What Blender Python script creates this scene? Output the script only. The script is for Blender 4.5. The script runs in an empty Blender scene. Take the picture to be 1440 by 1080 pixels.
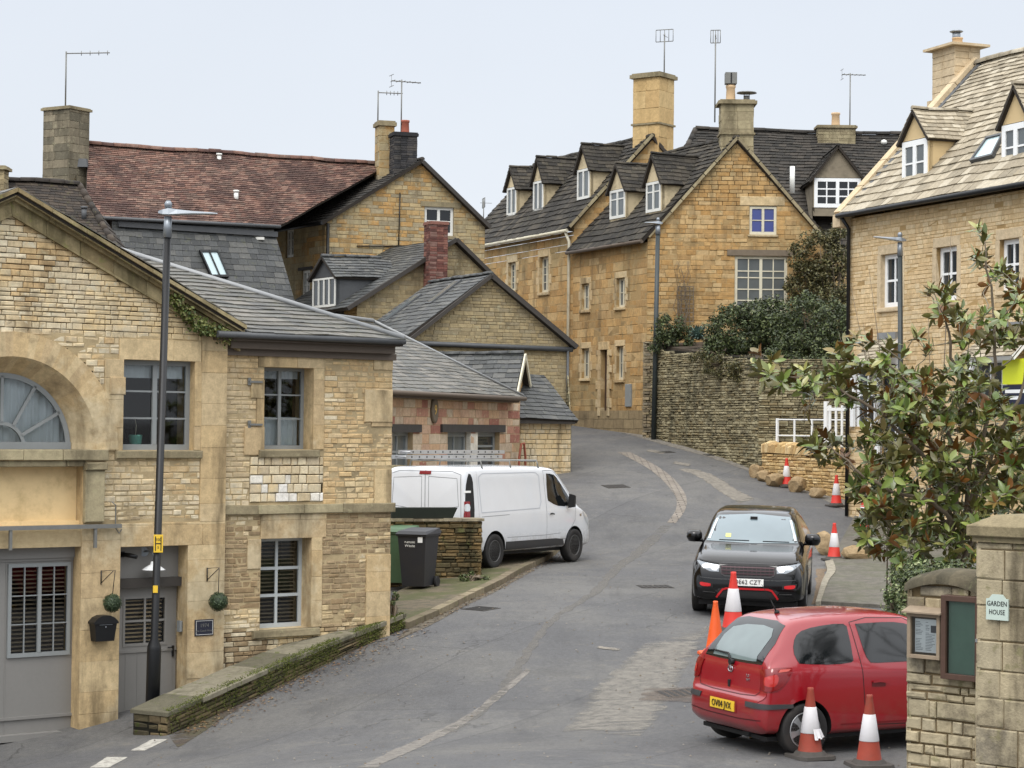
import bpy, bmesh, math, random
import numpy as np
from mathutils import Vector as V, Matrix
from mathutils.bvhtree import BVHTree
RND = random.Random(7)
sc = bpy.context.scene
col = sc.collection
rad = math.radians

# ------------------------------------------------------------------ camera, sky, sun, exposure
F = 3000.0
PITCH, ROLL = math.atan(60/3000), 0.011
cam_d = bpy.data.cameras.new('camera'); cam = bpy.data.objects.new('camera', cam_d); col.objects.link(cam)
cam_d.lens = 75; cam_d.sensor_width = 36; cam_d.clip_start = 0.5; cam_d.clip_end = 6000
MC = Matrix.Rotation(math.pi/2 + PITCH, 3, 'X') @ Matrix.Rotation(ROLL, 3, 'Z')
cam.matrix_world = MC.to_4x4()
sc.camera = cam
sc.view_settings.view_transform = 'Standard'; sc.view_settings.look = 'None'
sc.view_settings.exposure = 0.0; sc.view_settings.gamma = 1.0

SUN_EL, SUN_ROT = rad(52), rad(200)      # sun high behind the photographer, hidden by cloud
w = bpy.data.worlds.new('World'); sc.world = w; w.use_nodes = True
nt = w.node_tree; nt.nodes.clear()
out = nt.nodes.new('ShaderNodeOutputWorld')
sky = nt.nodes.new('ShaderNodeTexSky'); sky.sky_type = 'NISHITA'; sky.sun_disc = False
sky.sun_elevation = SUN_EL; sky.sun_rotation = SUN_ROT; sky.dust_density = 5; sky.air_density = 1
b1 = nt.nodes.new('ShaderNodeBackground'); b1.inputs['Strength'].default_value = 0.012
nt.links.new(sky.outputs[0], b1.inputs[0])
tc = nt.nodes.new('ShaderNodeTexCoord'); sx = nt.nodes.new('ShaderNodeSeparateXYZ')
nt.links.new(tc.outputs['Generated'], sx.inputs[0])
rp = nt.nodes.new('ShaderNodeValToRGB'); nt.links.new(sx.outputs[2], rp.inputs[0])
# cloud layer: brighter towards the zenith, as an overcast sky is
e = rp.color_ramp.elements
e[0].position = 0.0; e[0].color = (0.302, 0.319, 0.340, 1)
e[1].position = 1.0; e[1].color = (1.0, 1.0, 1.0, 1)
m_ = rp.color_ramp.elements.new(0.22); m_.color = (0.272, 0.291, 0.320, 1)
m_ = rp.color_ramp.elements.new(0.45); m_.color = (0.62, 0.64, 0.67, 1)
cn = nt.nodes.new('ShaderNodeTexNoise'); cn.inputs['Scale'].default_value = 5; cn.inputs['Detail'].default_value = 5
nt.links.new(tc.outputs['Generated'], cn.inputs['Vector'])
cr = nt.nodes.new('ShaderNodeMapRange'); cr.inputs['To Min'].default_value = 0.93; cr.inputs['To Max'].default_value = 1.05
nt.links.new(cn.outputs[0], cr.inputs[0])
mx = nt.nodes.new('ShaderNodeVectorMath'); mx.operation = 'SCALE'
nt.links.new(rp.outputs[0], mx.inputs[0]); nt.links.new(cr.outputs[0], mx.inputs['Scale'])
b2 = nt.nodes.new('ShaderNodeBackground'); b2.inputs['Strength'].default_value = 2.75
nt.links.new(mx.outputs[0], b2.inputs[0])
ad = nt.nodes.new('ShaderNodeAddShader'); nt.links.new(b1.outputs[0], ad.inputs[0]); nt.links.new(b2.outputs[0], ad.inputs[1])
nt.links.new(ad.outputs[0], out.inputs[0])
sl = bpy.data.lights.new('sun', 'SUN'); sl.energy = 1.5; sl.angle = rad(25); sl.color = (1.0, 0.965, 0.92)
so = bpy.data.objects.new('sun', sl); col.objects.link(so)
# direction towards the sun: azimuth measured like the sky texture's rotation
az = SUN_ROT
sd = V((math.sin(az)*math.cos(SUN_EL), math.cos(az)*math.cos(SUN_EL), math.sin(SUN_EL)))
so.rotation_euler = sd.to_track_quat('Z', 'Y').to_euler()
sc.cycles.max_bounces = 6; sc.cycles.transparent_max_bounces = 12
sc.cycles.use_adaptive_sampling = True
try: sc.cycles.use_denoising = True
except Exception: pass

# ------------------------------------------------------------------ photograph geometry helpers
def ray(px, py):
    return MC @ V(((px-720)/F, -(py-540)/F, -1.0))
def at(px, py, Y):
    r = ray(px, py); return r*(Y/r.y)
class Fr:
    """upright facade plane through two pixel columns at given distances"""
    def __init__(s, p0, p1, P0=None, P1=None):
        a = P0 or at(p0[0], 600, p0[1]); b = P1 or at(p1[0], 600, p1[1])
        s.o = V((a[0], a[1], 0)); r = V((b[0]-a[0], b[1]-a[1], 0)); s.L = r.length; s.r = r.normalized()
        s.n = V((s.r.y, -s.r.x, 0))
    def p(s, u, z, d=0.0): return s.o + s.r*u + s.n*d + V((0, 0, z))
    def uz(s, px, py, d=0.0):
        q = ray(px, py); o = s.o + s.n*d
        t = o.dot(s.n)/q.dot(s.n); h = q*t
        return (h-o).dot(s.r), h.z
    def u(s, px, py=600, d=0.0): return s.uz(px, py, d)[0]
    def z(s, px, py, d=0.0): return s.uz(px, py, d)[1]
    def rect(s, x0, y0, x1, y1, d=0.0):
        xm, ym = (x0+x1)/2, (y0+y1)/2
        return (s.u(x0, ym, d), s.u(x1, ym, d), s.z(xm, y1, d), s.z(xm, y0, d))
    def off(s, d):
        f = Fr.__new__(Fr); f.o = s.o+s.n*d; f.r = s.r; f.n = s.n; f.L = s.L; return f

# ------------------------------------------------------------------ terrain height (thin plate through surveyed points)
CP = [(720,1080,21.0),(400,1080,23.5),(0,1080,27.8),(1110,1064,23.0),(30,1046,29.4),(212,1037,29.0),(568,880,33.9),
      (980,861,35.5),(690,804,41.0),(815,786,44.4),(1172,790,43.0),(1106,676,57.0),(1060,663,57.5),(920,614,65.5),
      (804,597,71.0),(600,828,38.8),(1230,1105,21.3),(860,700,52.0),(1260,790,42.5),(1260,860,36.0)]
pts = []
for a_, b_, Y_ in CP:
    q = at(a_, b_, Y_); pts.append((q.x, q.y, q.z))
pts += [(0,0,-1.65),(-12,2,-2.4),(12,2,-1.7),(-12,30,-4.5),(-14,45,-3.6),(-8,60,-1.8),(-16,75,0.5),(-2,84,1.4),(4,90,1.8),
        (14,22,-3.1),(15,40,-2.6),(14,56,-1.1),(20,75,1.0),(-4,50,-2.2),(0.6,49,-2.35),(-30,40,-4),(-30,90,1.5),(30,30,-2.5),(30,90,2)]
P_ = np.array(pts)
def tps_k(r2): return np.where(r2 > 1e-9, r2*np.log(np.maximum(r2, 1e-9))*0.5, 0.0)
n_ = len(P_); A_ = np.zeros((n_+3, n_+3))
A_[:n_, :n_] = tps_k(((P_[:, None, :2]-P_[None, :, :2])**2).sum(-1)) + np.eye(n_)*0.6
A_[:n_, n_] = 1; A_[:n_, n_+1:] = P_[:, :2]; A_[n_, :n_] = 1; A_[n_+1:, :n_] = P_[:, :2].T
W_ = np.linalg.solve(A_, np.concatenate([P_[:, 2], np.zeros(3)]))
def gz(x, y):
    x = min(max(x, -34.), 34.); y = min(max(y, -4.), 96.)
    r2 = (P_[:, 0]-x)**2+(P_[:, 1]-y)**2
    return float(W_[:n_] @ tps_k(r2) + W_[n_] + W_[n_+1]*x + W_[n_+2]*y)
def gh(px, py):
    """where the pixel's sight line meets the ground"""
    Y = 12.0
    while Y < 120:
        q = at(px, py, Y)
        if q.z < gz(q.x, q.y):
            lo, hi = Y-.5, Y
            for _ in range(12):
                m = (lo+hi)/2; q = at(px, py, m)
                if q.z < gz(q.x, q.y): hi = m
                else: lo = m
            q = at(px, py, hi); return V((q.x, q.y, gz(q.x, q.y)))
        Y += .5
    return at(px, py, 60)

# ------------------------------------------------------------------ object helpers
def wloc(o):
    l = V((0, 0, 0))
    while o: l = l + V(o.location); o = o.parent
    return l
def tag(o, label=None, cat=None, group=None, kind=None):
    if label: o['label'] = label
    if cat: o['category'] = cat
    if group: o['group'] = group
    if kind: o['kind'] = kind
    return o
def root(name, loc, label, cat, group=None):
    o = bpy.data.objects.new(name, None); col.objects.link(o); o.location = loc; o.empty_display_size = .2
    return tag(o, label, cat, group)
def copy_tree(o, parent=None):
    c = o.copy(); col.objects.link(c); c.parent = parent
    for ch in o.children: copy_tree(ch, c)
    return c

class MB:
    def __init__(s): s.v = []; s.f = []; s.mi = []; s.m = 0; s.sm = []
    def face(s, ps, smooth=False):
        n = len(s.v); s.v.extend([tuple(p) for p in ps]); s.f.append(tuple(range(n, n+len(ps)))); s.mi.append(s.m); s.sm.append(smooth)
    def mesh(s, vs, fs, smooth=False):
        n = len(s.v); s.v.extend([tuple(p) for p in vs])
        for f in fs: s.f.append(tuple(i+n for i in f)); s.mi.append(s.m); s.sm.append(smooth)
    def hexa(s, a, b):      # a: 4 bottom points ccw from above, b: 4 top points
        s.mesh(list(a)+list(b), [(3,2,1,0),(4,5,6,7),(0,1,5,4),(1,2,6,5),(2,3,7,6),(3,0,4,7)])
    def box(s, x0, x1, y0, y1, z0, z1):
        s.hexa([(x0,y0,z0),(x1,y0,z0),(x1,y1,z0),(x0,y1,z0)], [(x0,y0,z1),(x1,y0,z1),(x1,y1,z1),(x0,y1,z1)])
    def fb(s, fr, u0, u1, z0, z1, d0, d1, bev=0.0):
        """box in a facade's frame, d measured outwards"""
        if bev <= 0:
            p = fr.p
            s.hexa([p(u0,z0,d1),p(u1,z0,d1),p(u1,z0,d0),p(u0,z0,d0)], [p(u0,z1,d1),p(u1,z1,d1),p(u1,z1,d0),p(u0,z1,d0)])
        else:
            s.blk(fr, u0, u1, u0, u1, z0, z1, d0, d1, bev, None)
    def blk(s, fr, a0, a1, b0, b1, z0, z1, d0, d1, ch, rng):
        """one stone: back rectangle at d0, chamfered face at d1"""
        j = (lambda k: rng.uniform(-k, k)) if rng else (lambda k: 0.0)
        c = min(ch, (z1-z0)*.4, max(.001, (a1-a0)*.4)); dm = d1-c*.8
        p = fr.p; q = c*.45
        bk = [(a0,z0),(a1,z0),(b1,z1),(b0,z1)]
        ct = [(a0+c+j(q),z0+c+j(q)),(a1-c+j(q),z0+c+j(q)),(b1-c+j(q),z1-c+j(q)),(b0+c+j(q),z1-c+j(q))]
        vs = [p(u,z,d0) for u,z in bk] + [p(u+j(q*.6),z+j(q*.6),dm) for u,z in bk] + [p(u,z,d1+j(c*.5)) for u,z in ct]
        fs = [(8,9,10,11)]
        for i in range(4):
            k = (i+1) % 4; fs += [(i,k,k+4,i+4),(i+4,k+4,k+8,i+8)]
        s.mesh(vs, fs)
    def tube(s, pts, r, n=8, smooth=True, cap=True):
        pts = [V(p) for p in pts]; R = r if isinstance(r, (list, tuple)) else [r]*len(pts); base = len(s.v)
        ref = None
        for i, p in enumerate(pts):
            t = (pts[min(i+1, len(pts)-1)]-pts[max(i-1, 0)]).normalized()
            if ref is None:
                ref = t.cross(V((0,0,1)) if abs(t.z) < .9 else V((1,0,0))).normalized()
            ref = (ref - t*ref.dot(t)).normalized(); b = t.cross(ref)
            for k in range(n):
                a = 2*math.pi*k/n; s.v.append(tuple(p + (ref*math.cos(a)+b*math.sin(a))*R[i]))
        for i in range(len(pts)-1):
            for k in range(n):
                a = base+i*n+k; b2 = base+i*n+(k+1) % n
                s.f.append((a, b2, b2+n, a+n)); s.mi.append(s.m); s.sm.append(smooth)
        if cap:
            s.f.append(tuple(base+k for k in range(n))[::-1]); s.mi.append(s.m); s.sm.append(False)
            e_ = base+(len(pts)-1)*n; s.f.append(tuple(e_+k for k in range(n))); s.mi.append(s.m); s.sm.append(False)
    def lathe(s, c, prof, n=24, smooth=True, axis='z', sq=None):
        base = len(s.v); c = V(c)
        for r, h in prof:
            for k in range(n):
                a = 2*math.pi*(k+.5)/n
                if axis == 'z': s.v.append(tuple(c+V((r*math.cos(a), r*math.sin(a), h))))
                elif axis == 'y': s.v.append(tuple(c+V((r*math.cos(a), h, r*math.sin(a)))))
                else: s.v.append(tuple(c+V((h, r*math.cos(a), r*math.sin(a)))))
        for i in range(len(prof)-1):
            for k in range(n):
                a = base+i*n+k; b = base+i*n+(k+1) % n
                s.f.append((a, b, b+n, a+n)); s.mi.append(s.m); s.sm.append(smooth)
        s.f.append(tuple(base+k for k in range(n))[::-1]); s.mi.append(s.m); s.sm.append(False)
        e_ = base+(len(prof)-1)*n; s.f.append(tuple(e_+k for k in range(n))); s.mi.append(s.m); s.sm.append(False)
    def build(s, name, mat, parent=None, label=None, local=False, uv=True):
        o0 = V((0,0,0)) if local else wloc(parent)
        me = bpy.data.meshes.new(name)
        me.from_pydata([(x-o0.x, y-o0.y, z-o0.z) for x, y, z in s.v], [], s.f)
        for m in (mat if isinstance(mat, (list, tuple)) else [mat]): me.materials.append(m)
        me.polygons.foreach_set('material_index', s.mi)
        me.polygons.foreach_set('use_smooth', s.sm)
        me.update()
        if uv: boxuv(me, o0)
        o = bpy.data.objects.new(name, me); col.objects.link(o); o.parent = parent
        if label: o['label'] = label
        return o
def boxuv(me, o0):
    uvl = me.uv_layers.new(name='UVMap'); dat = np.zeros(len(me.loops)*2, np.float32); i = 0
    vs = me.vertices
    for p in me.polygons:
        n = p.normal
        if abs(n.z) > .97: T, B = V((1,0,0)), V((0,1,0))
        else:
            T = V((-n.y, n.x, 0)).normalized(); B = n.cross(T)
            if B.z < 0: B = -B
        for li in p.loop_indices:
            c = vs[me.loops[li].vertex_index].co + o0
            dat[li*2] = c.dot(T); dat[li*2+1] = c.dot(B)
    uvl.data.foreach_set('uv', dat)

# ------------------------------------------------------------------ materials
def srgb(r, g, b):
    f = lambda c: (c/255/12.92) if c/255 <= .04045 else ((c/255+.055)/1.055)**2.4
    return (f(r), f(g), f(b), 1)
class Mat:
    def __init__(s, name):
        s.m = bpy.data.materials.new(name); s.m.use_nodes = True; s.t = s.m.node_tree
        s.b = s.t.nodes['Principled BSDF']
    def n(s, typ, **kw):
        nd = s.t.nodes.new('ShaderNode'+typ)
        for k, v in kw.items():
            if k.startswith('i_'):
                k2 = k[2:]; k2 = int(k2) if k2.isdigit() else k2.replace('_', ' ')
                s.set(nd.inputs[k2], v)
            else: setattr(nd, k, v)
        return nd
    def set(s, inp, v):
        if isinstance(v, bpy.types.NodeSocket): s.t.links.new(v, inp)
        else:
            if inp.type == 'VECTOR' and len(v) == 4: v = v[:3]
            inp.default_value = v
    def math(s, op, a, b=None, c=None, clamp=False):
        nd = s.t.nodes.new('ShaderNodeMath'); nd.operation = op; nd.use_clamp = clamp
        s.set(nd.inputs[0], a)
        if b is not None: s.set(nd.inputs[1], b)
        if c is not None: s.set(nd.inputs[2], c)
        return nd.outputs[0]
    def mix(s, f, a, b, mode='MIX'):
        nd = s.t.nodes.new('ShaderNodeMix'); nd.data_type = 'RGBA'; nd.blend_type = mode
        s.set(nd.inputs[0], f); s.set(nd.inputs[6], a); s.set(nd.inputs[7], b); return nd.outputs[2]
    def ramp(s, f, els, const=False):
        nd = s.t.nodes.new('ShaderNodeValToRGB'); s.set(nd.inputs[0], f); cr = nd.color_ramp
        if const: cr.interpolation = 'CONSTANT'
        while len(cr.elements) > 1: cr.elements.remove(cr.elements[-1])
        cr.elements[0].position = els[0][0]; cr.elements[0].color = els[0][1]
        for p, c in els[1:]: e = cr.elements.new(p); e.color = c
        return nd.outputs[0]
    def noise(s, scale, detail=4, rough=.55, vec=None, dist=0.0, w=None):
        nd = s.n('TexNoise'); nd.inputs['Scale'].default_value = scale; nd.inputs['Detail'].default_value = detail
        nd.inputs['Roughness'].default_value = rough; nd.inputs['Distortion'].default_value = dist
        s.set(nd.inputs['Vector'], vec if vec is not None else s.obj()); return nd.outputs[0]
    def obj(s):
        if not hasattr(s, '_o'): s._o = s.n('NewGeometry').outputs['Position']
        return s._o
    def step(s, v, a, b):
        nd = s.n('MapRange'); nd.interpolation_type = 'SMOOTHSTEP'; s.set(nd.inputs[0], v)
        nd.inputs[1].default_value = a; nd.inputs[2].default_value = b; return nd.outputs[0]
    def isl(s): return s.n('NewGeometry').outputs['Random Per Island']
    def bump(s, h, dist=.01, strength=1.0):
        nd = s.n('Bump'); nd.inputs['Strength'].default_value = strength; nd.inputs['Distance'].default_value = dist
        s.set(nd.inputs['Height'], h); s.t.links.new(nd.outputs[0], s.b.inputs['Normal']); return nd
    def fin(s, colr=None, rough=None, metal=None, spec=None):
        if colr is not None: s.set(s.b.inputs['Base Color'], colr)
        if rough is not None: s.set(s.b.inputs['Roughness'], rough)
        if metal is not None: s.set(s.b.inputs['Metallic'], metal)
        if spec is not None: s.set(s.b.inputs['Specular IOR Level'], spec)
        return s.m
def mulv(m, c, f):   # colour times value
    nd = m.n('VectorMath', operation='SCALE'); m.set(nd.inputs[0], c); m.set(nd.inputs['Scale'], f); return nd.outputs[0]

def desat(c, k, v=1.0):
    g = c[0]*.3+c[1]*.59+c[2]*.11; return tuple(max(0, min(255, (g+(x-g)*k)*v)) for x in c)
DES = {'dressed_stone': (.92,1.03), 'ironstone': (.82,1.08), 'weathered_stone': (.8,1.08), 'rubble_cream': (.85,1.04), 'rubble_ochre': (.95,1.0), 'pink_stone': (.72,1.0), 'new_stone': (.82,1.03), 'fresh_stone': (.85,.97), 'boulder': (.62,.82), 'gate_stone': (.9,.84), 'new_dressed_stone': (.75,.98), 'fresh_joint': (1,1), 'ochre_ashlar': (.82,1.0), 'new_stone_tile': (.7,.86), 'red_clay_tile': (.66,.80), 'red_brick': (.8,.95)}
TIGHT = {'bin_wall_stone': .6, 'dry_stone': .8, 'rubble_cream': .6, 'rubble_ochre': .6, 'rubble_brown': .7, 'ironstone': .65, 'weathered_stone': .8, 'new_stone': .6, 'dressed_stone': .5, 'grey_rubble': .7, 'new_dressed_stone': .5, 'ochre_ashlar': .6}
def m_stone(name, cols, grime=(60,55,45), gr_amt=.55, lichen=None, bump=.006, big=.5, seed=0., bleach=None):
    """individually laid stones: a colour per stone, mottling, weather stains and lichen"""
    tt = TIGHT.get(name, 1.0); mu = [sum(c[i] for c in cols)/len(cols) for i in range(3)]; cols = [tuple(m+(x-m)*tt for m, x in zip(mu, c)) for c in cols]
    if name in DES: cols = [desat(c, *DES[name]) for c in cols]
    cols = [desat(c, .9 if 'brick' not in name else .8, 1.02) for c in cols]
    M = Mat(name); off = M.n('VectorMath', operation='ADD'); M.set(off.inputs[0], M.obj()); off.inputs[1].default_value = (seed, seed*2, seed*.7)
    P = off.outputs[0]
    k = len(cols); base = M.ramp(M.isl(), [(i/k, srgb(*c)) for i, c in enumerate(cols)], const=True)
    n1 = M.noise(9, 5, .65, P); n2 = M.noise(45, 3, .6, P); n3 = M.noise(big, 5, .6, P); n4 = M.noise(2.7, 5, .7, P)
    v = M.math('MULTIPLY_ADD', n1, .9, .55); v2 = M.math('MULTIPLY_ADD', n2, .5, .75)
    c = mulv(M, base, M.math('MULTIPLY', v, v2))
    if bleach: c = M.mix(M.math('MULTIPLY', M.step(M.math('MULTIPLY_ADD', n1, .25, n3), .60, .72), bleach[1]), c, mulv(M, srgb(*bleach[0]), v))
    # broad vertical-run weathering
    mp = M.n('Mapping'); M.set(mp.inputs[0], P); mp.inputs['Scale'].default_value = (1.3, 1.3, .28)
    n5 = M.noise(1.4, 6, .65, mp.outputs[0])
    g = M.math('MULTIPLY', M.step(n5, .47, .72), gr_amt); c = M.mix(g, c, srgb(*grime))
    g2 = M.math('MULTIPLY', M.step(n4, .55, .75), gr_amt*.6); c = M.mix(g2, c, srgb(*grime))
    if lichen:
        g3 = M.math('MULTIPLY', M.step(M.noise(6, 6, .7, P, .5), .56, .66), .75); c = M.mix(g3, c, srgb(*lichen))
    M.bump(M.math('ADD', M.math('MULTIPLY', n1, .7), M.math('MULTIPLY', n2, .5)), bump)
    return M.fin(c, .92, spec=.25)
def m_mortar(name, c, c2=None):
    M = Mat(name); n = M.noise(14, 5, .7); n2 = M.noise(1.1, 5, .6)
    cc = M.mix(n, srgb(*c), srgb(*(c2 or tuple(int(x*.7) for x in c)))); cc = M.mix(M.math('MULTIPLY', M.step(n2, .45, .7), .5), cc, srgb(*[int(x*.55) for x in c]))
    M.bump(n, .01); return M.fin(cc, .95, spec=.2)
def m_tile(name, cols, moss=(92,96,60), moss_amt=.5, pale=None, rough=.75, dark=None, seed=0.):
    if name in DES: cols = [desat(c, *DES[name]) for c in cols]
    cols = [desat(c, .9 if 'brick' not in name else .8, 1.02) for c in cols]
    M = Mat(name); off = M.n('VectorMath', operation='ADD'); M.set(off.inputs[0], M.obj()); off.inputs[1].default_value = (seed, seed*2, seed*.7)
    P = off.outputs[0]; k = len(cols)
    base = M.ramp(M.isl(), [(i/k, srgb(*c)) for i, c in enumerate(cols)], const=True)
    n1 = M.noise(12, 5, .65, P); n3 = M.noise(.7, 5, .65, P); n4 = M.noise(7, 6, .75, P)
    c = mulv(M, base, M.math('MULTIPLY_ADD', n1, 1.0, .5))
    if dark: c = M.mix(M.math('MULTIPLY', M.step(n3, .46, .64), .8), c, srgb(*dark))
    c = M.mix(M.math('MULTIPLY', M.math('MULTIPLY', M.step(n4, .55, .68), M.step(M.noise(1.1, 4, .6, P), .38, .6)), moss_amt), c, srgb(*moss))
    if pale: c = M.mix(M.math('MULTIPLY', M.step(M.noise(16, 5, .75, P), .6, .68), .6), c, srgb(*pale))
    M.bump(n1, .006); return M.fin(c, rough, spec=.4)
def m_plain(name, c, rough=.6, metal=0., var=.15, scale=8, bump=0., spec=.5, dirt=0., dirtc=(70,64,52)):
    M = Mat(name); n = M.noise(scale, 5, .65)
    c2 = mulv(M, srgb(*c), M.math('MULTIPLY_ADD', n, var*2, 1-var))
    if dirt: c2 = M.mix(M.math('MULTIPLY', M.step(M.noise(1.7, 6, .7), .45, .72), dirt), c2, srgb(*dirtc))
    if bump: M.bump(n, bump)
    return M.fin(c2, rough, metal, spec)
def m_texwall(name, c1, c2, mortar, cw=.35, ch=.14, seed=0.):
    """coursed stone pattern for walls seen only in small part"""
    M = Mat(name); uv = M.n('TexCoord').outputs['UV']
    nz = M.n('TexNoise'); nz.inputs['Scale'].default_value = 3; M.set(nz.inputs['Vector'], uv)
    sub = M.n('VectorMath', operation='SCALE'); M.set(sub.inputs[0], nz.outputs['Color']); sub.inputs['Scale'].default_value = .05
    ad = M.n('VectorMath', operation='ADD'); M.set(ad.inputs[0], uv); M.set(ad.inputs[1], sub.outputs[0])
    br = M.n('TexBrick'); M.set(br.inputs['Vector'], ad.outputs[0]); br.inputs['Scale'].default_value = 1
    br.inputs['Brick Width'].default_value = cw; br.inputs['Row Height'].default_value = ch; br.inputs['Mortar Size'].default_value = .012
    br.inputs['Color1'].default_value = srgb(*c1); br.inputs['Color2'].default_value = srgb(*c2); br.inputs['Mortar'].default_value = srgb(*mortar)
    n = M.noise(5, 6, .7); n3 = M.noise(.8, 5, .6)
    c = mulv(M, br.outputs['Color'], M.math('MULTIPLY_ADD', n, 1.0, .5))
    c = M.mix(M.math('MULTIPLY', M.step(n3, .48, .7), .5), c, srgb(70,62,48))
    M.bump(M.math('SUBTRACT', n, br.outputs['Fac']), .02); return M.fin(c, .92, spec=.2)

# ------------------------------------------------------------------ masonry, tiles, windows
def span(poly, z):
    xs = []
    for i in range(len(poly)):
        (u0, z0), (u1, z1) = poly[i], poly[(i+1) % len(poly)]
        if abs(z1-z0) < 1e-9:
            if abs(z-z0) < 1e-6: xs += [u0, u1]
        elif min(z0, z1)-1e-6 <= z <= max(z0, z1)+1e-6: xs.append(u0+(u1-u0)*(z-z0)/(z1-z0))
    return (min(xs), max(xs)) if xs else None
def backing(mb, fr, poly, holes, d):
    zs = sorted({round(p[1], 4) for p in poly} | {round(z, 4) for h in holes for z in h[2:4]})
    zmin, zmax = min(p[1] for p in poly), max(p[1] for p in poly)
    zs = [z for z in zs if zmin-1e-6 <= z <= zmax+1e-6]
    for z0, z1 in zip(zs, zs[1:]):
        e = (z1-z0)*1e-3
        a, b = span(poly, z0+e), span(poly, z1-e)
        if not a or not b: continue
        hs = sorted([(h[0], h[1]) for h in holes if h[2] < z1-e and h[3] > z0+e])
        la, lb = a[0], b[0]
        for h0, h1 in hs:
            if h0 > la+1e-4: mb.face([fr.p(la,z0,d), fr.p(h0,z0,d), fr.p(h0,z1,d), fr.p(lb,z1,d)])
            la = lb = max(h1, la)
        if a[1] > la+1e-4: mb.face([fr.p(la,z0,d), fr.p(a[1],z0,d), fr.p(b[1],z1,d), fr.p(lb,z1,d)])
def courses(mb, fr, poly, holes, rng, h=(.07,.11), w=(.1,.28), d0=-.02, proud=(.004,.014), ch=.008, gap=.007, skip=0.0, big=0.0, mfun=None):
    z = min(p[1] for p in poly); zt = max(p[1] for p in poly)
    while z < zt-.02:
        hh = rng.uniform(*h)
        if z+hh > zt: hh = zt-z
        z1 = z+hh; a, b = span(poly, z+.001), span(poly, z1-.001)
        if a and b:
            L, R = min(a[0], b[0]), max(a[1], b[1])
            segs = [(L, R)]
            for hl in holes:
                if hl[2] < z1-.004 and hl[3] > z+.004:
                    ns = []
                    for s0, s1 in segs:
                        if hl[1] <= s0 or hl[0] >= s1: ns.append((s0, s1)); continue
                        if hl[0] > s0: ns.append((s0, hl[0]))
                        if hl[1] < s1: ns.append((hl[1], s1))
                    segs = ns
            for s0, s1 in segs:
                u = s0
                while u < s1-.01:
                    ww = rng.uniform(*w)*(1.6 if rng.random() < big else 1)
                    if u+ww > s1-w[0]*.55: ww = s1-u
                    g = gap*.5
                    a0, a1, b0, b1 = u+g, u+ww-g, u+g, u+ww-g
                    a0, b0 = max(a0, a[0]), max(b0, b[0]); a1, b1 = min(a1, a[1]), min(b1, b[1])
                    if a1-a0 > .015 and b1-b0 > -.0 and rng.random() >= skip:
                        b1 = max(b1, b0+.002)
                        if mfun: mb.m = mfun(u+ww/2, (z+z1)/2, rng)
                        mb.blk(fr, a0, a1, b0, b1, z+g+rng.uniform(-.2,.2)*gap, z1-g+rng.uniform(-.2,.2)*gap, d0, rng.uniform(*proud), ch, rng)
                    u += ww
        z = z1
def wall(parent, fr, poly, holes, smat, mmat, rng, name='wall', dback=.001, skip_core=False, **kw):
    M = MB(); M.m = 1; backing(M, fr, poly, holes, dback); M.m = 0
    courses(M, fr, poly, holes, rng, **kw)
    # reveals of the openings
    M.m = 1
    for h in holes:
        if len(h) > 4 and h[4] == 'x': continue
        u0, u1, z0, z1 = h[:4]; D = -.35
        M.face([fr.p(u0,z0,dback),fr.p(u0,z1,dback),fr.p(u0,z1,D),fr.p(u0,z0,D)])
        M.face([fr.p(u1,z0,D),fr.p(u1,z1,D),fr.p(u1,z1,dback),fr.p(u1,z0,dback)])
        M.face([fr.p(u0,z1,dback),fr.p(u1,z1,dback),fr.p(u1,z1,D),fr.p(u0,z1,D)])
        M.face([fr.p(u0,z0,D),fr.p(u1,z0,D),fr.p(u1,z0,dback),fr.p(u0,z0,dback)])
    return M.build(name, [smat, mmat], parent)
from mathutils import noise as NZ
def settle_roof(mb, n0):
    """old roofs are never flat: gentle dips shared by slates and ridge"""
    for i in range(n0, len(mb.v)):
        x, y, z = mb.v[i]; mb.v[i] = (x, y, z+.05*NZ.noise(V((x*.5, y*.35, 1.7)))+.02*NZ.noise(V((x*1.9, y*1.4, 4.2))))
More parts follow.
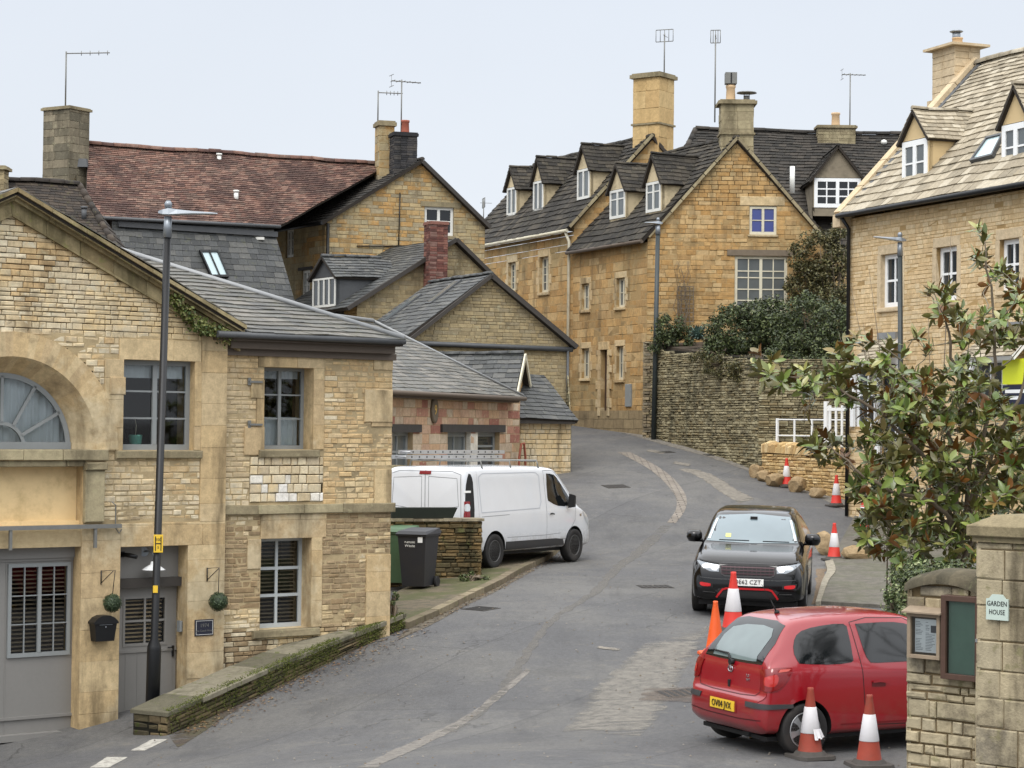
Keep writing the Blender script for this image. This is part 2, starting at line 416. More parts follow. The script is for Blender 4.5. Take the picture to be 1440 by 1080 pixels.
def tiles(mb, p00, p10, p11, p01, row=(.2,.2), wid=.2, th=.02, rng=RND, rag=.3, under=True, thk=.09, um=1, lift=.6):
    """slates laid on a four-cornered roof slope: eave p00-p10, top p01-p11"""
    p00, p10, p11, p01 = map(V, (p00, p10, p11, p01)); n0_ = len(mb.v)
    N = (p10-p00).cross(p01-p00)
    if N.length < 1e-6: N = (p10-p00).cross(p11-p00)
    N.normalize()
    if N.z < 0: N = -N
    H = ((p01-p00).length+(p11-p10).length)/2
    v = 0.0; j = 0
    while v < 1-1e-4:
        rh = row[0]+(row[1]-row[0])*v; dv = rh/H
        v1 = min(v+dv*1.25, 1.0)
        if v+dv > 1-.25*dv: nv = 1.0
        else: nv = v+dv
        a0, b0 = p00.lerp(p01, v), p10.lerp(p11, v); a1, b1 = p00.lerp(p01, v1), p10.lerp(p11, v1)
        L = (b0-a0).length; s = -(j % 2)*.5*wid*rng.uniform(.7,1.2); dn = (a0-a1).normalized() if (a0-a1).length > 1e-6 else V((0,0,0))
        while s < L:
            ww = wid*rng.uniform(.65, 1.35); e = s+ww
            t0, t1 = max(s, 0)/max(L,.01), min(e, L)/max(L,.01)
            if t1-t0 > .02/max(L,.1):
                g = .003/max(L,.1); q0, q1 = a0.lerp(b0, t0+g), a0.lerp(b0, t1-g); r0, r1 = a1.lerp(b1, t0+g), a1.lerp(b1, t1-g)
                dd = dn*rng.uniform(0, rag*.08)
                hA = th*(1.6+rng.uniform(0, lift)); hB = th*(1.6+rng.uniform(0, lift))
                q0 = q0+dd; q1 = q1+dd
                A0, A1, B1, B0 = q0+N*hA, q1+N*hB, r1+N*th*.55, r0+N*th*.55
                C0, C1 = q0+N*(hA-th*1.15), q1+N*(hB-th*1.15)
                mb.mesh([A0,A1,B1,B0,C0,C1,r0-N*.0,r1-N*.0], [(0,1,2,3),(4,5,1,0),(4,0,3,6),(5,7,2,1)])
            s = e
        v = nv; j += 1
    if under:
        m = mb.m; mb.m = um
        e = N*.001; t = N*thk
        tw = abs((p11-p00).dot(N)-(p10-p00).dot(N)); gN = 1 if tw < .02 else 14
        B_ = lambda i, j, o: (p00.lerp(p10, i/gN)).lerp(p01.lerp(p11, i/gN), j/gN)-o
        for i in range(gN):
            for j in range(gN): mb.hexa([B_(i,j,t),B_(i+1,j,t),B_(i+1,j+1,t),B_(i,j+1,t)], [B_(i,j,e),B_(i+1,j,e),B_(i+1,j+1,e),B_(i,j+1,e)])
        mb.m = m
    settle_roof(mb, n0_)
def ridge(mb, a, b, r=.09, seg=.4, rng=RND, n=7):
    n0_ = len(mb.v); a, b = V(a), V(b); L = (b-a).length; k = max(1, int(L/seg)); t = (b-a)/k; d = t.normalized()
    side = d.cross(V((0,0,1))).normalized(); up = side.cross(d)
    for i in range(k):
        p, q = a+t*i+d*.004, a+t*(i+1)-d*.004; rr = r*rng.uniform(.92, 1.08); off = up*rng.uniform(-.006, .01)
        vs = []
        for P in (p, q):
            for j in range(n):
                an = math.pi*(j/(n-1))*1.1-.05*math.pi
                vs.append(P+off+side*math.cos(an)*rr+up*(math.sin(an)*rr*.85-rr*.1))
        fs = [(j, j+1, j+1+n, j+n) for j in range(n-1)]+[tuple(range(n))[::-1], tuple(range(n, 2*n))]
        mb.mesh(vs, fs, True)
    settle_roof(mb, n0_)
def strip_along(mb, a, b, w, h, up=V((0,0,1))):
    a, b = V(a), V(b); d = (b-a).normalized(); s = d.cross(up).normalized()*w*.5; u = s.cross(d).normalized()*h
    if u.z < 0: u = -u
    mb.hexa([a-s-u*.5, b-s-u*.5, b+s-u*.5, a+s-u*.5], [a-s+u*.5, b-s+u*.5, b+s+u*.5, a+s+u*.5])
def window(parent, fr, u0, u1, z0, z1, mf, mg, d=-.10, cols=2, rows=2, case=1, fw=.055, bar=.022, top=None, dep=.05, curtain=None, cmat=None, name='window', label=None, gd=None):
    """frame with glazing bars, pane as sub-part, optional curtain or blind behind"""
    M = MB(); D0, D1 = d-dep, d
    M.fb(fr,u0,u0+fw,z0,z1,D0,D1); M.fb(fr,u1-fw,u1,z0,z1,D0,D1); M.fb(fr,u0+fw,u1-fw,z1-fw,z1,D0,D1); M.fb(fr,u0+fw,u1-fw,z0,z0+fw*1.15,D0,D1)
    a, b = u0+fw, u1-fw; lo, hi = z0+fw*1.15, z1-fw
    for i in range(1, case):
        x = a+(b-a)*i/case; M.fb(fr,x-fw*.5,x+fw*.5,lo,hi,D0,D1+.004)
    cw = (b-a)/case
    for k in range(case):
        ca, cb = a+cw*k+(fw*.5 if k else 0), a+cw*(k+1)-(fw*.5 if k < case-1 else 0)
        for i in range(1, cols):
            x = ca+(cb-ca)*i/cols; M.fb(fr,x-bar/2,x+bar/2,lo,hi,D0+.012,D1-.008)
        ys = [lo+(hi-lo)*j/rows for j in range(1, rows)] if top is None else [lo+(hi-lo)*t for t in top]
        for y in ys: M.fb(fr,ca,cb,y-bar/2,y+bar/2,D0+.014,D1-.010)
    o = M.build(name, mf, parent, label)
    G = MB(); g = D0+.02; G.face([fr.p(a,lo,g),fr.p(b,lo,g),fr.p(b,hi,g),fr.p(a,hi,g)]); G.build('pane', mg, o)
    if curtain:
        C = MB()
        if curtain == 'blind':
            z = lo+.02
            while z < hi-.02:
                C.hexa([fr.p(a,z,g-.06),fr.p(b,z,g-.06),fr.p(b,z+.012,g-.10),fr.p(a,z+.012,g-.10)],[fr.p(a,z+.006,g-.06),fr.p(b,z+.006,g-.06),fr.p(b,z+.018,g-.10),fr.p(a,z+.018,g-.10)])
                z += .058
            C.build('blind', cmat, o)
        else:
            sh = curtain   # list of (t0,t1,h0,h1) panels of folded cloth
            for t0, t1, h0, h1 in sh:
                n = max(4, int((t1-t0)*(b-a)/.03)); vs = []; fs = []
                for i in range(n+1):
                    x = a+(b-a)*(t0+(t1-t0)*i/n); dd = g-.09-.018*math.sin(i*1.9)
                    vs += [fr.p(x, lo+(hi-lo)*h0, dd), fr.p(x, lo+(hi-lo)*h1, dd)]
                for i in range(n): fs.append((2*i, 2*i+2, 2*i+3, 2*i+1))
                C.mesh(vs, fs, True)
            C.build('curtain', cmat, o)
        # dark room behind
        B = MB(); q = g-.9; e = .25
        B.face([fr.p(a-e,lo-e,q),fr.p(b+e,lo-e,q),fr.p(b+e,hi+e,q),fr.p(a-e,hi+e,q)])
        for (x0, y0, x1, y1) in ((a-e,lo-e,a-e,hi+e),(b+e,lo-e,b+e,hi+e),(a-e,hi+e,b+e,hi+e),(a-e,lo-e,b+e,lo-e)):
            B.face([fr.p(x0,y0,g-.11),fr.p(x1,y1,g-.11),fr.p(x1,y1,q),fr.p(x0,y0,q)])
        B.build('room', MT['room'], o)
    return o
def surround(mb, fr, u0, u1, z0, z1, rng, jw=.16, lh=.2, sill=.09, d1=.022, lover=.12, quoin=True, dr=-.16, sillp=.07, sover=.08):
    """dressed stone jambs, lintel and sill round an opening"""
    if quoin:
        for s in (0, 1):
            z = z0; k = 0
            while z < z1-.01:
                h = min(rng.uniform(.18,.34), z1-z); h = z1-z if z1-z-h < .08 else h
                ww = jw*(1.45 if k % 2 else .8)
                if s == 0: mb.blk(fr,u0-ww,u0,u0-ww,u0,z+.003,z+h-.003,dr,d1,.008,rng)
                else: mb.blk(fr,u1,u1+ww,u1,u1+ww,z+.003,z+h-.003,dr,d1,.008,rng)
                z += h; k += 1
    if lh: mb.blk(fr,u0-lover,u1+lover,u0-lover,u1+lover,z1+.002,z1+lh,dr,d1+.002,.01,rng)
    if sill: mb.blk(fr,u0-sover,u1+sover,u0-sover,u1+sover,z0-sill,z0-.002,dr,sillp,.012,rng)
def hull_walls(parent, corners, zb, zt, mat, name='wall'):
    """plain outer walls through ground corners (for the sides the photo does not show)"""
    M = MB()
    for a, b in zip(corners, corners[1:]): M.face([(a[0],a[1],zb),(b[0],b[1],zb),(b[0],b[1],zt),(a[0],a[1],zt)])
    return M.build(name, mat, parent)
def fbox_dec(fr, d):  # ground z at a facade point
    return None
def text_mesh(s, size, M4, name, mat, parent, ext=.002, align='CENTER', font_shear=0, label=None, sx=1.0):
    cu = bpy.data.curves.new('t', 'FONT'); cu.body = s; cu.size = size; cu.extrude = ext; cu.align_x = align; cu.align_y = 'CENTER'; cu.shear = font_shear
    cu.resolution_u = 2
    ob = bpy.data.objects.new('t', cu); col.objects.link(ob)
    dg = bpy.context.evaluated_depsgraph_get(); dg.update()
    me = bpy.data.meshes.new_from_object(ob.evaluated_get(dg)); bpy.data.objects.remove(ob); bpy.data.curves.remove(cu)
    me.transform(M4 @ Matrix.Diagonal((sx,1,1,1))); me.materials.clear(); me.materials.append(mat)
    o0 = wloc(parent); me.transform(Matrix.Translation(-o0))
    o = bpy.data.objects.new(name, me); col.objects.link(o); o.parent = parent
    if label: o['label'] = label
    return o
def fr_mat(fr, u, z, d):
    """matrix placing text on a facade"""
    o = fr.p(u, z, d); m = Matrix((fr.r.to_4d(), V((0,0,1,0)), fr.n.to_4d(), (0,0,0,1))).transposed()
    m[0][3], m[1][3], m[2][3] = o; m[3][0] = m[3][1] = m[3][2] = 0; m[3][3] = 1; return m
def tube_obj(name, pts, r, mat, parent, n=8, label=None):
    M = MB(); M.tube(pts, r, n); return M.build(name, mat, parent, label)

# ------------------------------------------------------------------ shared materials
MT = {}
SAT = {}
MT['room'] = m_plain('room', (22,20,18), .95, var=.3, spec=.1)
MT['stoneA'] = m_stone('rubble_cream', [(204,188,152),(196,178,140),(188,166,124),(208,194,162),(198,172,126),(182,162,128),(206,188,148)], (118,102,78), .75, (200,192,168), bleach=((204,178,130), .6))
MT['stoneA3'] = m_stone('rubble_brown', [(152,130,98),(140,120,90),(164,142,108),(146,122,88)], (92,76,56), .6, (170,156,128), seed=15)
MT['stoneA2'] = m_stone('rubble_ochre', [(200,168,116),(190,158,108),(206,176,126),(182,150,104),(204,180,138)], (96,80,58), .8, (178,164,130), seed=5, bleach=((182,168,140), .65))
MT['ashA'] = m_stone('dressed_stone', [(192,162,112),(182,152,104),(200,176,130),(186,164,124),(174,148,108)], (108,94,70), .9, None, bump=.005, seed=9, bleach=((188,174,144), .75))
MT['ashB'] = m_stone('dressed_grey_stone', [(150,138,108),(138,126,98),(158,146,114)], (84,76,58), .7, (160,152,120), bump=.004, seed=3)
MT['white_st'] = m_stone('painted_stone', [(226,222,212),(218,212,198),(228,224,216)], (150,136,110), .3, None, bump=.004, seed=4)
MT['mortA'] = m_mortar('mortar_cream', (190,172,136), (158,138,104))
MT['stoneJ'] = m_stone('ironstone', [(182,138,74),(170,124,62),(160,126,76),(176,146,96),(150,112,60),(186,152,96),(166,118,54)], (96,84,62), .75, (150,138,104), seed=11, big=.3, bleach=((152,136,100), .75))
MT['mortJ'] = m_mortar('mortar_ochre', (178,152,108), (146,120,82))
MT['stoneH'] = m_stone('weathered_stone', [(172,134,74),(160,142,104),(150,112,56),(176,152,102),(148,134,102),(180,128,58),(134,122,94)], (92,84,66), .8, (168,160,132), seed=21, big=.3, bleach=((160,148,116), .85))
MT['mortH'] = m_mortar('mortar_grey', (158,142,110), (124,108,80))
MT['stoneE'] = m_stone('grey_rubble', [(150,136,104),(134,120,90),(160,142,104),(142,130,104),(168,150,112)], (88,80,62), .7, (158,152,126), seed=31)
MT['stoneB'] = m_stone('pink_stone', [(198,150,112),(204,162,120),(188,120,90),(200,172,136),(206,156,106),(172,98,76),(190,164,130),(202,150,104)], (130,100,76), .45, (196,180,150), seed=41)
MT['mortB'] = m_mortar('mortar_pale', (186,166,132), (150,126,96))
MT['stoneN'] = m_stone('new_stone', [(206,174,122),(198,164,110),(212,184,136),(190,156,104),(202,178,134)], (150,124,84), .35, None, bump=.005, seed=51)
MT['mortN'] = m_mortar('mortar_new', (182,154,108), (160,132,90))
MT['ashN'] = m_stone('new_dressed_stone', [(206,180,136),(202,174,128)], (160,136,98), .3, None, bump=.002, seed=55)
MT['dry'] = m_stone('dry_stone', [(140,130,100),(122,114,88),(152,142,110),(110,102,80),(164,154,122),(130,116,84)], (58,58,44), .7, (164,160,134), seed=61, big=.5)
MT['dryback'] = m_mortar('dark_joint', (34,32,24), (20,20,15))
MT['lowst'] = m_stone('mossy_stone', [(92,80,58),(78,70,50),(104,90,64),(68,62,46)], (40,44,26), .9, (66,76,30), seed=71, bump=.012)
MT['newdry'] = m_stone('fresh_stone', [(206,170,106),(196,156,92),(212,180,122),(184,146,88)], (150,120,74), .35, None, seed=81)
MT['gate'] = m_stone('gate_stone', [(164,146,114),(148,132,104),(172,152,116),(138,124,98),(178,156,116),(156,144,120)], (70,62,48), .95, (126,120,88), seed=91, bump=.012, bleach=((176,164,136), .7))
MT['mortG'] = m_mortar('mortar_gate', (132,114,84), (96,82,60))
MT['slate'] = m_tile('slate', [(84,84,79),(94,92,86),(74,74,71),(106,102,94),(88,85,77)], (92,92,60), .6, (150,146,128), .6, seed=2)
MT['slateb'] = m_tile('blue_slate', [(58,60,61),(68,70,70),(51,53,53),(80,80,77),(63,65,64)], (84,86,58), .6, (128,126,112), .5, seed=12)
MT['stile'] = m_tile('stone_tile', [(54,50,44),(64,59,51),(45,42,38),(72,66,56),(51,48,43)], (72,74,42), .5, (132,127,110), .9, dark=(34,32,29), seed=7)
MT['stiled'] = m_tile('dark_stone_tile', [(48,45,41),(55,51,46),(41,39,36),(61,56,50)], (70,68,46), .4, (104,100,88), .9, seed=17)
MT['ntile'] = m_tile('new_stone_tile', [(186,168,132),(172,154,120),(196,178,142),(162,146,114),(204,188,154)], (150,130,80), .25, (206,194,164), .9, seed=27)
MT['rtile'] = m_tile('red_clay_tile', [(150,90,66),(162,102,76),(134,78,60),(122,84,66),(170,116,90),(112,68,54),(140,98,76)], (96,84,62), .35, (168,136,116), .85, dark=(60,42,38), seed=37)
MT['mtile'] = m_tile('mossy_dark_tile', [(58,50,43),(50,44,39),(66,57,48),(45,40,36)], (88,86,52), .7, None, .9, seed=47)
MT['under'] = m_plain('roof_felt', (48,42,36), .95, var=.3)
MT['lead'] = m_plain('lead', (138,140,141), .55, .3, var=.2, scale=5)
MT['leadd'] = m_plain('dark_lead', (84,86,88), .6, .3, var=.25, scale=5)
MT['white'] = m_plain('white_paint', (222,222,216), .45, var=.05, dirt=.15, dirtc=(160,156,140))
MT['wclean'] = m_plain('new_white_paint', (236,238,238), .4, var=.03)
MT['cream'] = m_plain('cream_paint', (206,200,178), .55, var=.1, dirt=.4, dirtc=(130,122,96))
MT['greyw'] = m_plain('grey_paint', (126,124,120), .45, var=.06, scale=20, dirt=.12, dirtc=(96,92,86))
MT['greyf'] = m_plain('grey_window_paint', (134,138,138), .45, var=.08, dirt=.15, dirtc=(96,94,88))
MT['render'] = m_plain('lime_render', (202,186,152), .9, var=.16, scale=4, bump=.002, dirt=.6, dirtc=(112,98,72))
MT['rendn'] = m_plain('new_render', (204,180,136), .9, var=.06, scale=4)
MT['rendo'] = m_plain('ochre_render', (222,196,148), .9, var=.14, scale=3, dirt=.5, dirtc=(150,124,80))
MT['black'] = m_plain('black_metal', (22,23,25), .45, .2, var=.15)
MT['postg'] = m_plain('dark_post_paint', (48,56,58), .5, .1, var=.15, dirt=.25, dirtc=(80,78,66))
MT['silver'] = m_plain('lamp_aluminium', (138,144,150), .4, .5, var=.08)
MT['iron'] = m_plain('galvanised_iron', (124,124,120), .6, .5, var=.25)
MT['alu'] = m_plain('ladder_aluminium', (186,188,190), .4, .6, var=.15, scale=12)
MT['timber'] = m_plain('old_timber', (112,100,84), .85, var=.35, scale=6, bump=.004)
MT['timberd'] = m_plain('dark_timber', (62,58,54), .85, var=.3, scale=6)
MT['gutter'] = m_plain('gutter', (90,78,66), .6, var=.2)
MT['brick'] = m_stone('red_brick', [(138,74,60),(122,64,54),(150,88,70),(108,62,54),(142,98,84)], (60,48,42), .6, None, seed=101)
MT['brickb'] = m_stone('sooty_brick', [(56,56,58),(66,64,64),(48,48,50),(78,74,70)], (36,36,36), .6, None, seed=103)
MT['mortR'] = m_mortar('mortar_brick', (150,134,118), (112,96,84))
MT['mortS'] = m_mortar('mortar_soot', (84,82,78), (54,52,50))
MT['pot'] = m_plain('chimney_pot', (150,84,66), .85, var=.25)
MT['potc'] = m_plain('buff_pot', (196,168,132), .85, var=.12)
MT['asho'] = m_stone('ochre_ashlar', [(198,160,96),(190,150,88),(204,170,108)], (150,124,80), .4, None, bump=.003, seed=111)
def m_glass(name, c, rough=.04, var=.4, spec=.6):
    M = Mat(name); n = M.noise(1.3, 3, .6); return M.fin(mulv(M, srgb(*c), M.math('MULTIPLY_ADD', n, var*2, 1-var)), rough, 0., spec)
MT['glass'] = m_glass('window_glass', (44,50,54)); MT['glassd'] = m_glass('dark_window_glass', (22,25,28))
MT['glassg'] = m_glass('grey_window_glass', (92,98,100), .1); MT['glassb'] = m_glass('blue_blind_glass', (64,74,132), .1, .15)
MT['skylt'] = m_glass('rooflight_glass', (176,196,200), .15, .1, 1.0)
def m_clear(name, tint=(236,240,240)):
    M = Mat(name); T = M.n('BsdfTransparent'); T.inputs[0].default_value = srgb(*tint)
    G = M.n('BsdfGlossy'); G.inputs['Roughness'].default_value = .03; G.inputs[0].default_value = (1,1,1,1)
    fz = M.n('Fresnel'); fz.inputs[0].default_value = 1.52
    mxs = M.n('MixShader'); M.t.links.new(M.math('MULTIPLY_ADD', fz.outputs[0], .9, .01, clamp=True), mxs.inputs[0])
    M.t.links.new(T.outputs[0], mxs.inputs[1]); M.t.links.new(G.outputs[0], mxs.inputs[2])
    M.t.links.new(mxs.outputs[0], M.t.nodes['Material Output'].inputs[0]); return M.m
MT['clear'] = m_clear('clear_glass')
MT['cloth'] = m_plain('white_curtain', (206,212,214), .9, var=.08)
MT['blindw'] = m_plain('wood_blind', (226,198,156), .7, var=.12)
MT['blindd'] = m_plain('dark_blind', (150,134,110), .7, var=.15)
MT['soil'] = m_plain('dark_soil', (60,50,38), .95, var=.4)

# ================================================================== LEFT: pedimented stone coach house
FA = Fr((0, 29.3), (551, 33.3)); rng = random.Random(11)
GA = gz(*FA.p(FA.u(200), 0)[:2])-.6
A = root('stone_coach_house', FA.p(0, GA+.6), 'large cream stone house with a pediment, arched window and grey doors on the left', 'house')
ua, za = FA.uz(24, 264, .28); ue, ze_ = FA.uz(346, 458, .28)
uL = 2*ua-ue; u318 = FA.u(318, 600, .08); uR = FA.u(551)
F1 = FA.off(.08); F2 = FA
slope = (za-ze_)/(ue-ua)
ztop318 = FA.z(318, 478)
poly1 = [(uL, GA), (u318, GA), (u318, za-.32-slope*(u318-ua)), (ua, za-.32), (uL+.2, ze_-.2)]
uc, zs = F1.uz(15, 632); 
def circ_holes(uc, zs, r, n=14):
    hs = []
    for i in range(n):
        a, b = r*math.sin(math.pi/2*i/n), r*math.sin(math.pi/2*(i+1)/n)
        q = r*math.cos(math.pi/2*i/n); hs.append((uc-q, uc+q, zs+a, zs+b, 'x'))
    return hs
R1, R2 = 1.04, 1.62
gu1 = F1.u(112, 900); gu0 = 2*uc-gu1; gz0, gz1 = F1.z(60, 1056), F1.z(60, 770)
gdoor = (gu0, gu1, gz0, gz1)
fdoor = F1.rect(167, 768, 262, 1033); w1 = F1.rect(173, 507, 273, 633)
pu1 = F1.u(118, 700); panel = (2*uc-pu1, pu1, F1.z(100, 738), zs-.14)
bandz = (F1.z(220, 768), F1.z(220, 735))
Z = [ (gu1, fdoor[0], GA, F1.z(130, 738)), (fdoor[1], u318, GA, bandz[0]), (fdoor[0], u318, bandz[0], bandz[1]),
      (F1.u(282), u318, bandz[1], ztop318+.1), (F1.u(166), F1.u(281), w1[3], F1.z(220, 478)), (F1.u(146), w1[0], w1[2]-.02, w1[3]),
      (w1[1], F1.u(282), w1[2], w1[3]), (pu1, F1.u(147), F1.z(130, 735), zs-.14), (uL, gu1, gz1, F1.z(60, 738)) ]
holes1 = [gdoor, fdoor, w1, panel]+circ_holes(uc, zs, R2-.05)
W = MB()
from mathutils import noise as NZ
def ab_wall(M, fr, poly, holes, zones, mats):
    M.m = 1; backing(M, fr, poly, holes, -.001)
    zx = [tuple(z[:4])+('x',) for z in zones]
    M.m = 0; courses(M, fr, poly, holes+zx, rng, h=(.055,.095), w=(.08,.26), ch=.010, gap=.009, proud=(-.002,.012), big=.12, mfun=mats)
    M.m = 2
    for z in zones:
        pz = [(z[0],z[2]),(z[1],z[2]),(z[1],z[3]),(z[0],z[3])]
        courses(M, fr, pz, [h for h in holes if len(h) == 4], rng, h=(.26,.46), w=(.45,.95), ch=.004, gap=.002, proud=(.016,.020))
    M.m = 2
    for h in holes:
        if len(h) > 4: continue
        u0, u1, z0, z1 = h; D = -.5; b = -.012
        M.face([fr.p(u0,z0,b),fr.p(u0,z1,b),fr.p(u0,z1,D),fr.p(u0,z0,D)]); M.face([fr.p(u1,z0,D),fr.p(u1,z1,D),fr.p(u1,z1,b),fr.p(u1,z0,b)])
        M.face([fr.p(u0,z1,b),fr.p(u1,z1,b),fr.p(u1,z1,D),fr.p(u0,z1,D)]); M.face([fr.p(u0,z0,D),fr.p(u1,z0,D),fr.p(u1,z0,b),fr.p(u0,z0,b)])
ab_wall(W, F1, poly1, holes1, Z, lambda u, z, r: 4 if NZ.noise(V((u*.9, z*.9, 3)))+r.uniform(-.25,.25) > .12+(.15 if z > zs+1 else 0) else 0)
# facade to the right of the pilaster
w2 = F2.rect(371, 517, 440, 632); w3 = F2.rect(366, 757, 437, 884)
zt2 = F2.z(430, 486); st0, st1 = F2.z(430, 722), F2.z(430, 709)
poly2 = [(u318-.02, GA), (uR, GA), (uR, zt2), (u318-.02, zt2)]
Z2 = [ (F2.u(362), F2.u(456), w2[3], F2.z(400, 488)), (F2.u(360), w2[0], w2[2], w2[3]-.35), (w2[1], F2.u(455), w2[2], w2[3]),
       (F2.u(522), uR, F2.z(530, 600), F2.z(530, 558)), (F2.u(517), uR, GA, F2.z(530, 780)), (F2.u(368), F2.u(460), w3[3], st0), (w3[1], F2.u(455), w3[2], w3[3]), (F2.u(350), w3[0], F2.z(360, 800), w3[3]),
       (F2.u(527), uR, F2.z(530, 710), F2.z(530, 660)), (F2.u(524), uR, F2.z(530, 520), zt2)]
patch = (F2.u(352), F2.u(455), F2.z(400, 706), F2.z(400, 642))
W2 = W; W2.m = 1
ab_wall(W, F2, poly2, [w2, w3, tuple(patch)+('x',)], Z2, lambda u, z, r: (5 if z < st0 else 4) if NZ.noise(V((u*.9, z*.9, 9)))+r.uniform(-.3,.3) > ((-.35 if z > w3[2]+.35 else .3) if z < st0 else (-.35 if z > patch[3] else -.2)) else 0)
pp = [(patch[0],patch[2]),(patch[1],patch[2]),(patch[1],patch[3]),(patch[0],patch[3])]
st_ = random.Random(5)
for r_ in range(5):
    z0 = patch[2]+(patch[3]-patch[2])*r_/5; z1 = patch[2]+(patch[3]-patch[2])*(r_+1)/5; u = patch[0]
    while u < patch[1]-.05:
        ww = st_.uniform(.1,.24); ww = min(ww, patch[1]-u)
        W.m = 3 if (r_ < 3 and st_.random() < .4) else 0
        W.blk(F2, u+.006, u+ww-.006, u+.006, u+ww-.006, z0+.006, z1-.006, -.02, .018+st_.random()*.008, .012, st_); u += ww
# extra big stones
W.m = 2
for (x0,y0,x1,y1) in [(512,548,551,594),(352,534,371,560),(343,600,371,640),(150,530,172,555)]:
    q = F2.rect(x0,y0,x1,y1); W.blk(F2 if x0 > 320 else F1, q[0],q[1],q[0],q[1],q[2],q[3],-.02,.03,.01,rng)
W.build('wall', [MT['stoneA'], MT['mortA'], MT['ashA'], MT['white_st'], MT['stoneA2'], MT['stoneA3']], A)
# side and back walls
DB = -8.5
cs = [F1.p(uL, 0), FA.p(uL, 0, DB), FA.p(uR, 0, DB), FA.p(uR, 0, -.02)]
MT['texA'] = m_texwall('coursed_cream_stone', (186,162,118), (170,144,100), (140,118,84), .26, .1)
hull_walls(A, cs, GA, zt2, MT['texA'], 'side_wall')
# string course, band, corbel, eaves cornice
S = MB(); r2 = random.Random(3)
def band(M, fr, u0, u1, z0, z1, d1, seg=(.5,.9), d0=-.05, rg=r2):
    u = u0
    while u < u1-.01:
        w_ = rg.uniform(*seg); w_ = u1-u if u+w_ > u1-.25 else w_
        M.blk(fr, u+.002, u+w_-.002, u+.002, u+w_-.002, z0, z1, d0, d1+rg.uniform(-.004,.004), .012, rg); u += w_
band(S, F2, u318-.01, uR+.05, st0, st1, .06)
S.build('string_course', MT['ashB'], A); S = MB(); band(S, F1, uL, F1.u(149, 640), zs-.15, zs, .09)
band(S, F1, uL, F1.u(120, 660), zs-.24, zs-.155, .03)
S.blk(F1, F1.u(119), F1.u(146), F1.u(119), F1.u(146), F1.z(130,734), F1.z(130,662), -.02, .07, .015, r2)
S.blk(F1, F1.u(118), F1.u(148), F1.u(118), F1.u(148), F1.z(130,661), F1.z(130,650), -.02, .11, .015, r2); S.build('impost_band', MT['ashB'], A)
# window sills and lintel drips
for fr, q, e in ((F1, w1, .12), (F2, w2, .1), (F2, w3, .14)):
    S = MB(); S.blk(fr, q[0]-e, q[1]+e, q[0]-e, q[1]+e, q[2]-.12, q[2]-.005, -.32, .07, .015, r2); S.build('window_sill', MT['ashB'], A)
# arch ring and its splayed soffit
AR = MB(); nA = 40; dF, dG = .035, -.33
for i in range(nA):
    a0, a1 = math.pi*i/nA, math.pi*(i+1)/nA
    P = lambda r, a, d: F1.p(uc+r*math.cos(a), zs+r*math.sin(a), d)
    Rm = R2-.34
    AR.face([P(R2,a0,dF),P(R2,a1,dF),P(Rm,a1,dF),P(Rm,a0,dF)][::-1], False)
    AR.face([P(Rm,a0,dF),P(Rm,a1,dF),P(Rm-.03,a1,dF-.04),P(Rm-.03,a0,dF-.04)][::-1], True)
    AR.face([P(Rm-.03,a0,dF-.04),P(Rm-.03,a1,dF-.04),P(R1,a1,dG),P(R1,a0,dG)][::-1], True)
    AR.face([P(R2,a1,dF),P(R2,a0,dF),P(R2,a0,-.05),P(R2,a1,-.05)][::-1])
AR.build('arch_surround', MT['ashA'], A)
Pn = MB(); Pn.face([F1.p(panel[0],panel[2],-.24),F1.p(panel[1],panel[2],-.24),F1.p(panel[1],panel[3],-.24),F1.p(panel[0],panel[3],-.24)])
Pn.fb(F1, panel[0], panel[1], panel[2], panel[2]+.05, -.24, -.14); Pn.build('stone_panel', MT['rendo'] , A)
# fanlight
FL = MB(); d = -.30
for i in range(nA):
    a0, a1 = math.pi*i/nA, math.pi*(i+1)/nA
    for ra, rb in ((R1, R1-.07), (.36, .31)):
        P = lambda r, a, dd: F1.p(uc+r*math.cos(a), zs+.02+r*math.sin(a), dd)
        FL.hexa([P(ra,a0,d),P(ra,a1,d),P(rb,a1,d),P(rb,a0,d)], [P(ra,a0,d-.05),P(ra,a1,d-.05),P(rb,a1,d-.05),P(rb,a0,d-.05)])
for k in range(1, 6):
    a = math.pi*k/6; c, s_ = math.cos(a), math.sin(a)
    pts4 = []
    for r, sg in ((.34,-1),(.34,1),(R1-.04,1),(R1-.04,-1)): pts4.append((uc+r*c-sg*.022*s_, zs+.02+r*s_+sg*.022*c))
    FL.hexa([F1.p(u,z,d) for u,z in pts4], [F1.p(u,z,d-.045) for u,z in pts4])
FL.fb(F1, uc-R1, uc+R1, zs, zs+.1, d-.06, d+.015)
fl = FL.build('fanlight', MT['greyf'], A)
G = MB(); 
for i in range(nA):
    a0, a1 = math.pi*i/nA, math.pi*(i+1)/nA
    G.face([F1.p(uc,zs+.02,d-.025),F1.p(uc+(R1-.05)*math.cos(a0),zs+.02+(R1-.05)*math.sin(a0),d-.025),F1.p(uc+(R1-.05)*math.cos(a1),zs+.02+(R1-.05)*math.sin(a1),d-.025)])
G.build('pane', MT['clear'], fl)
C = MB(); n = 90; vs = []; fs = []
for i in range(n+1):
    x = -R1+.03+(2*R1-.06)*i/n; top = math.sqrt(max(0, (R1-.02)**2-x*x)); dd = d-.14-.02*math.sin(i*1.3)-.01*math.sin(i*.37)
    vs += [F1.p(uc+x, zs+.08, dd), F1.p(uc+x, zs+.08+top, dd)]
for i in range(n): fs.append((2*i, 2*i+2, 2*i+3, 2*i+1))
C.mesh(vs, fs, True); C.build('curtain', MT['cloth'], fl)
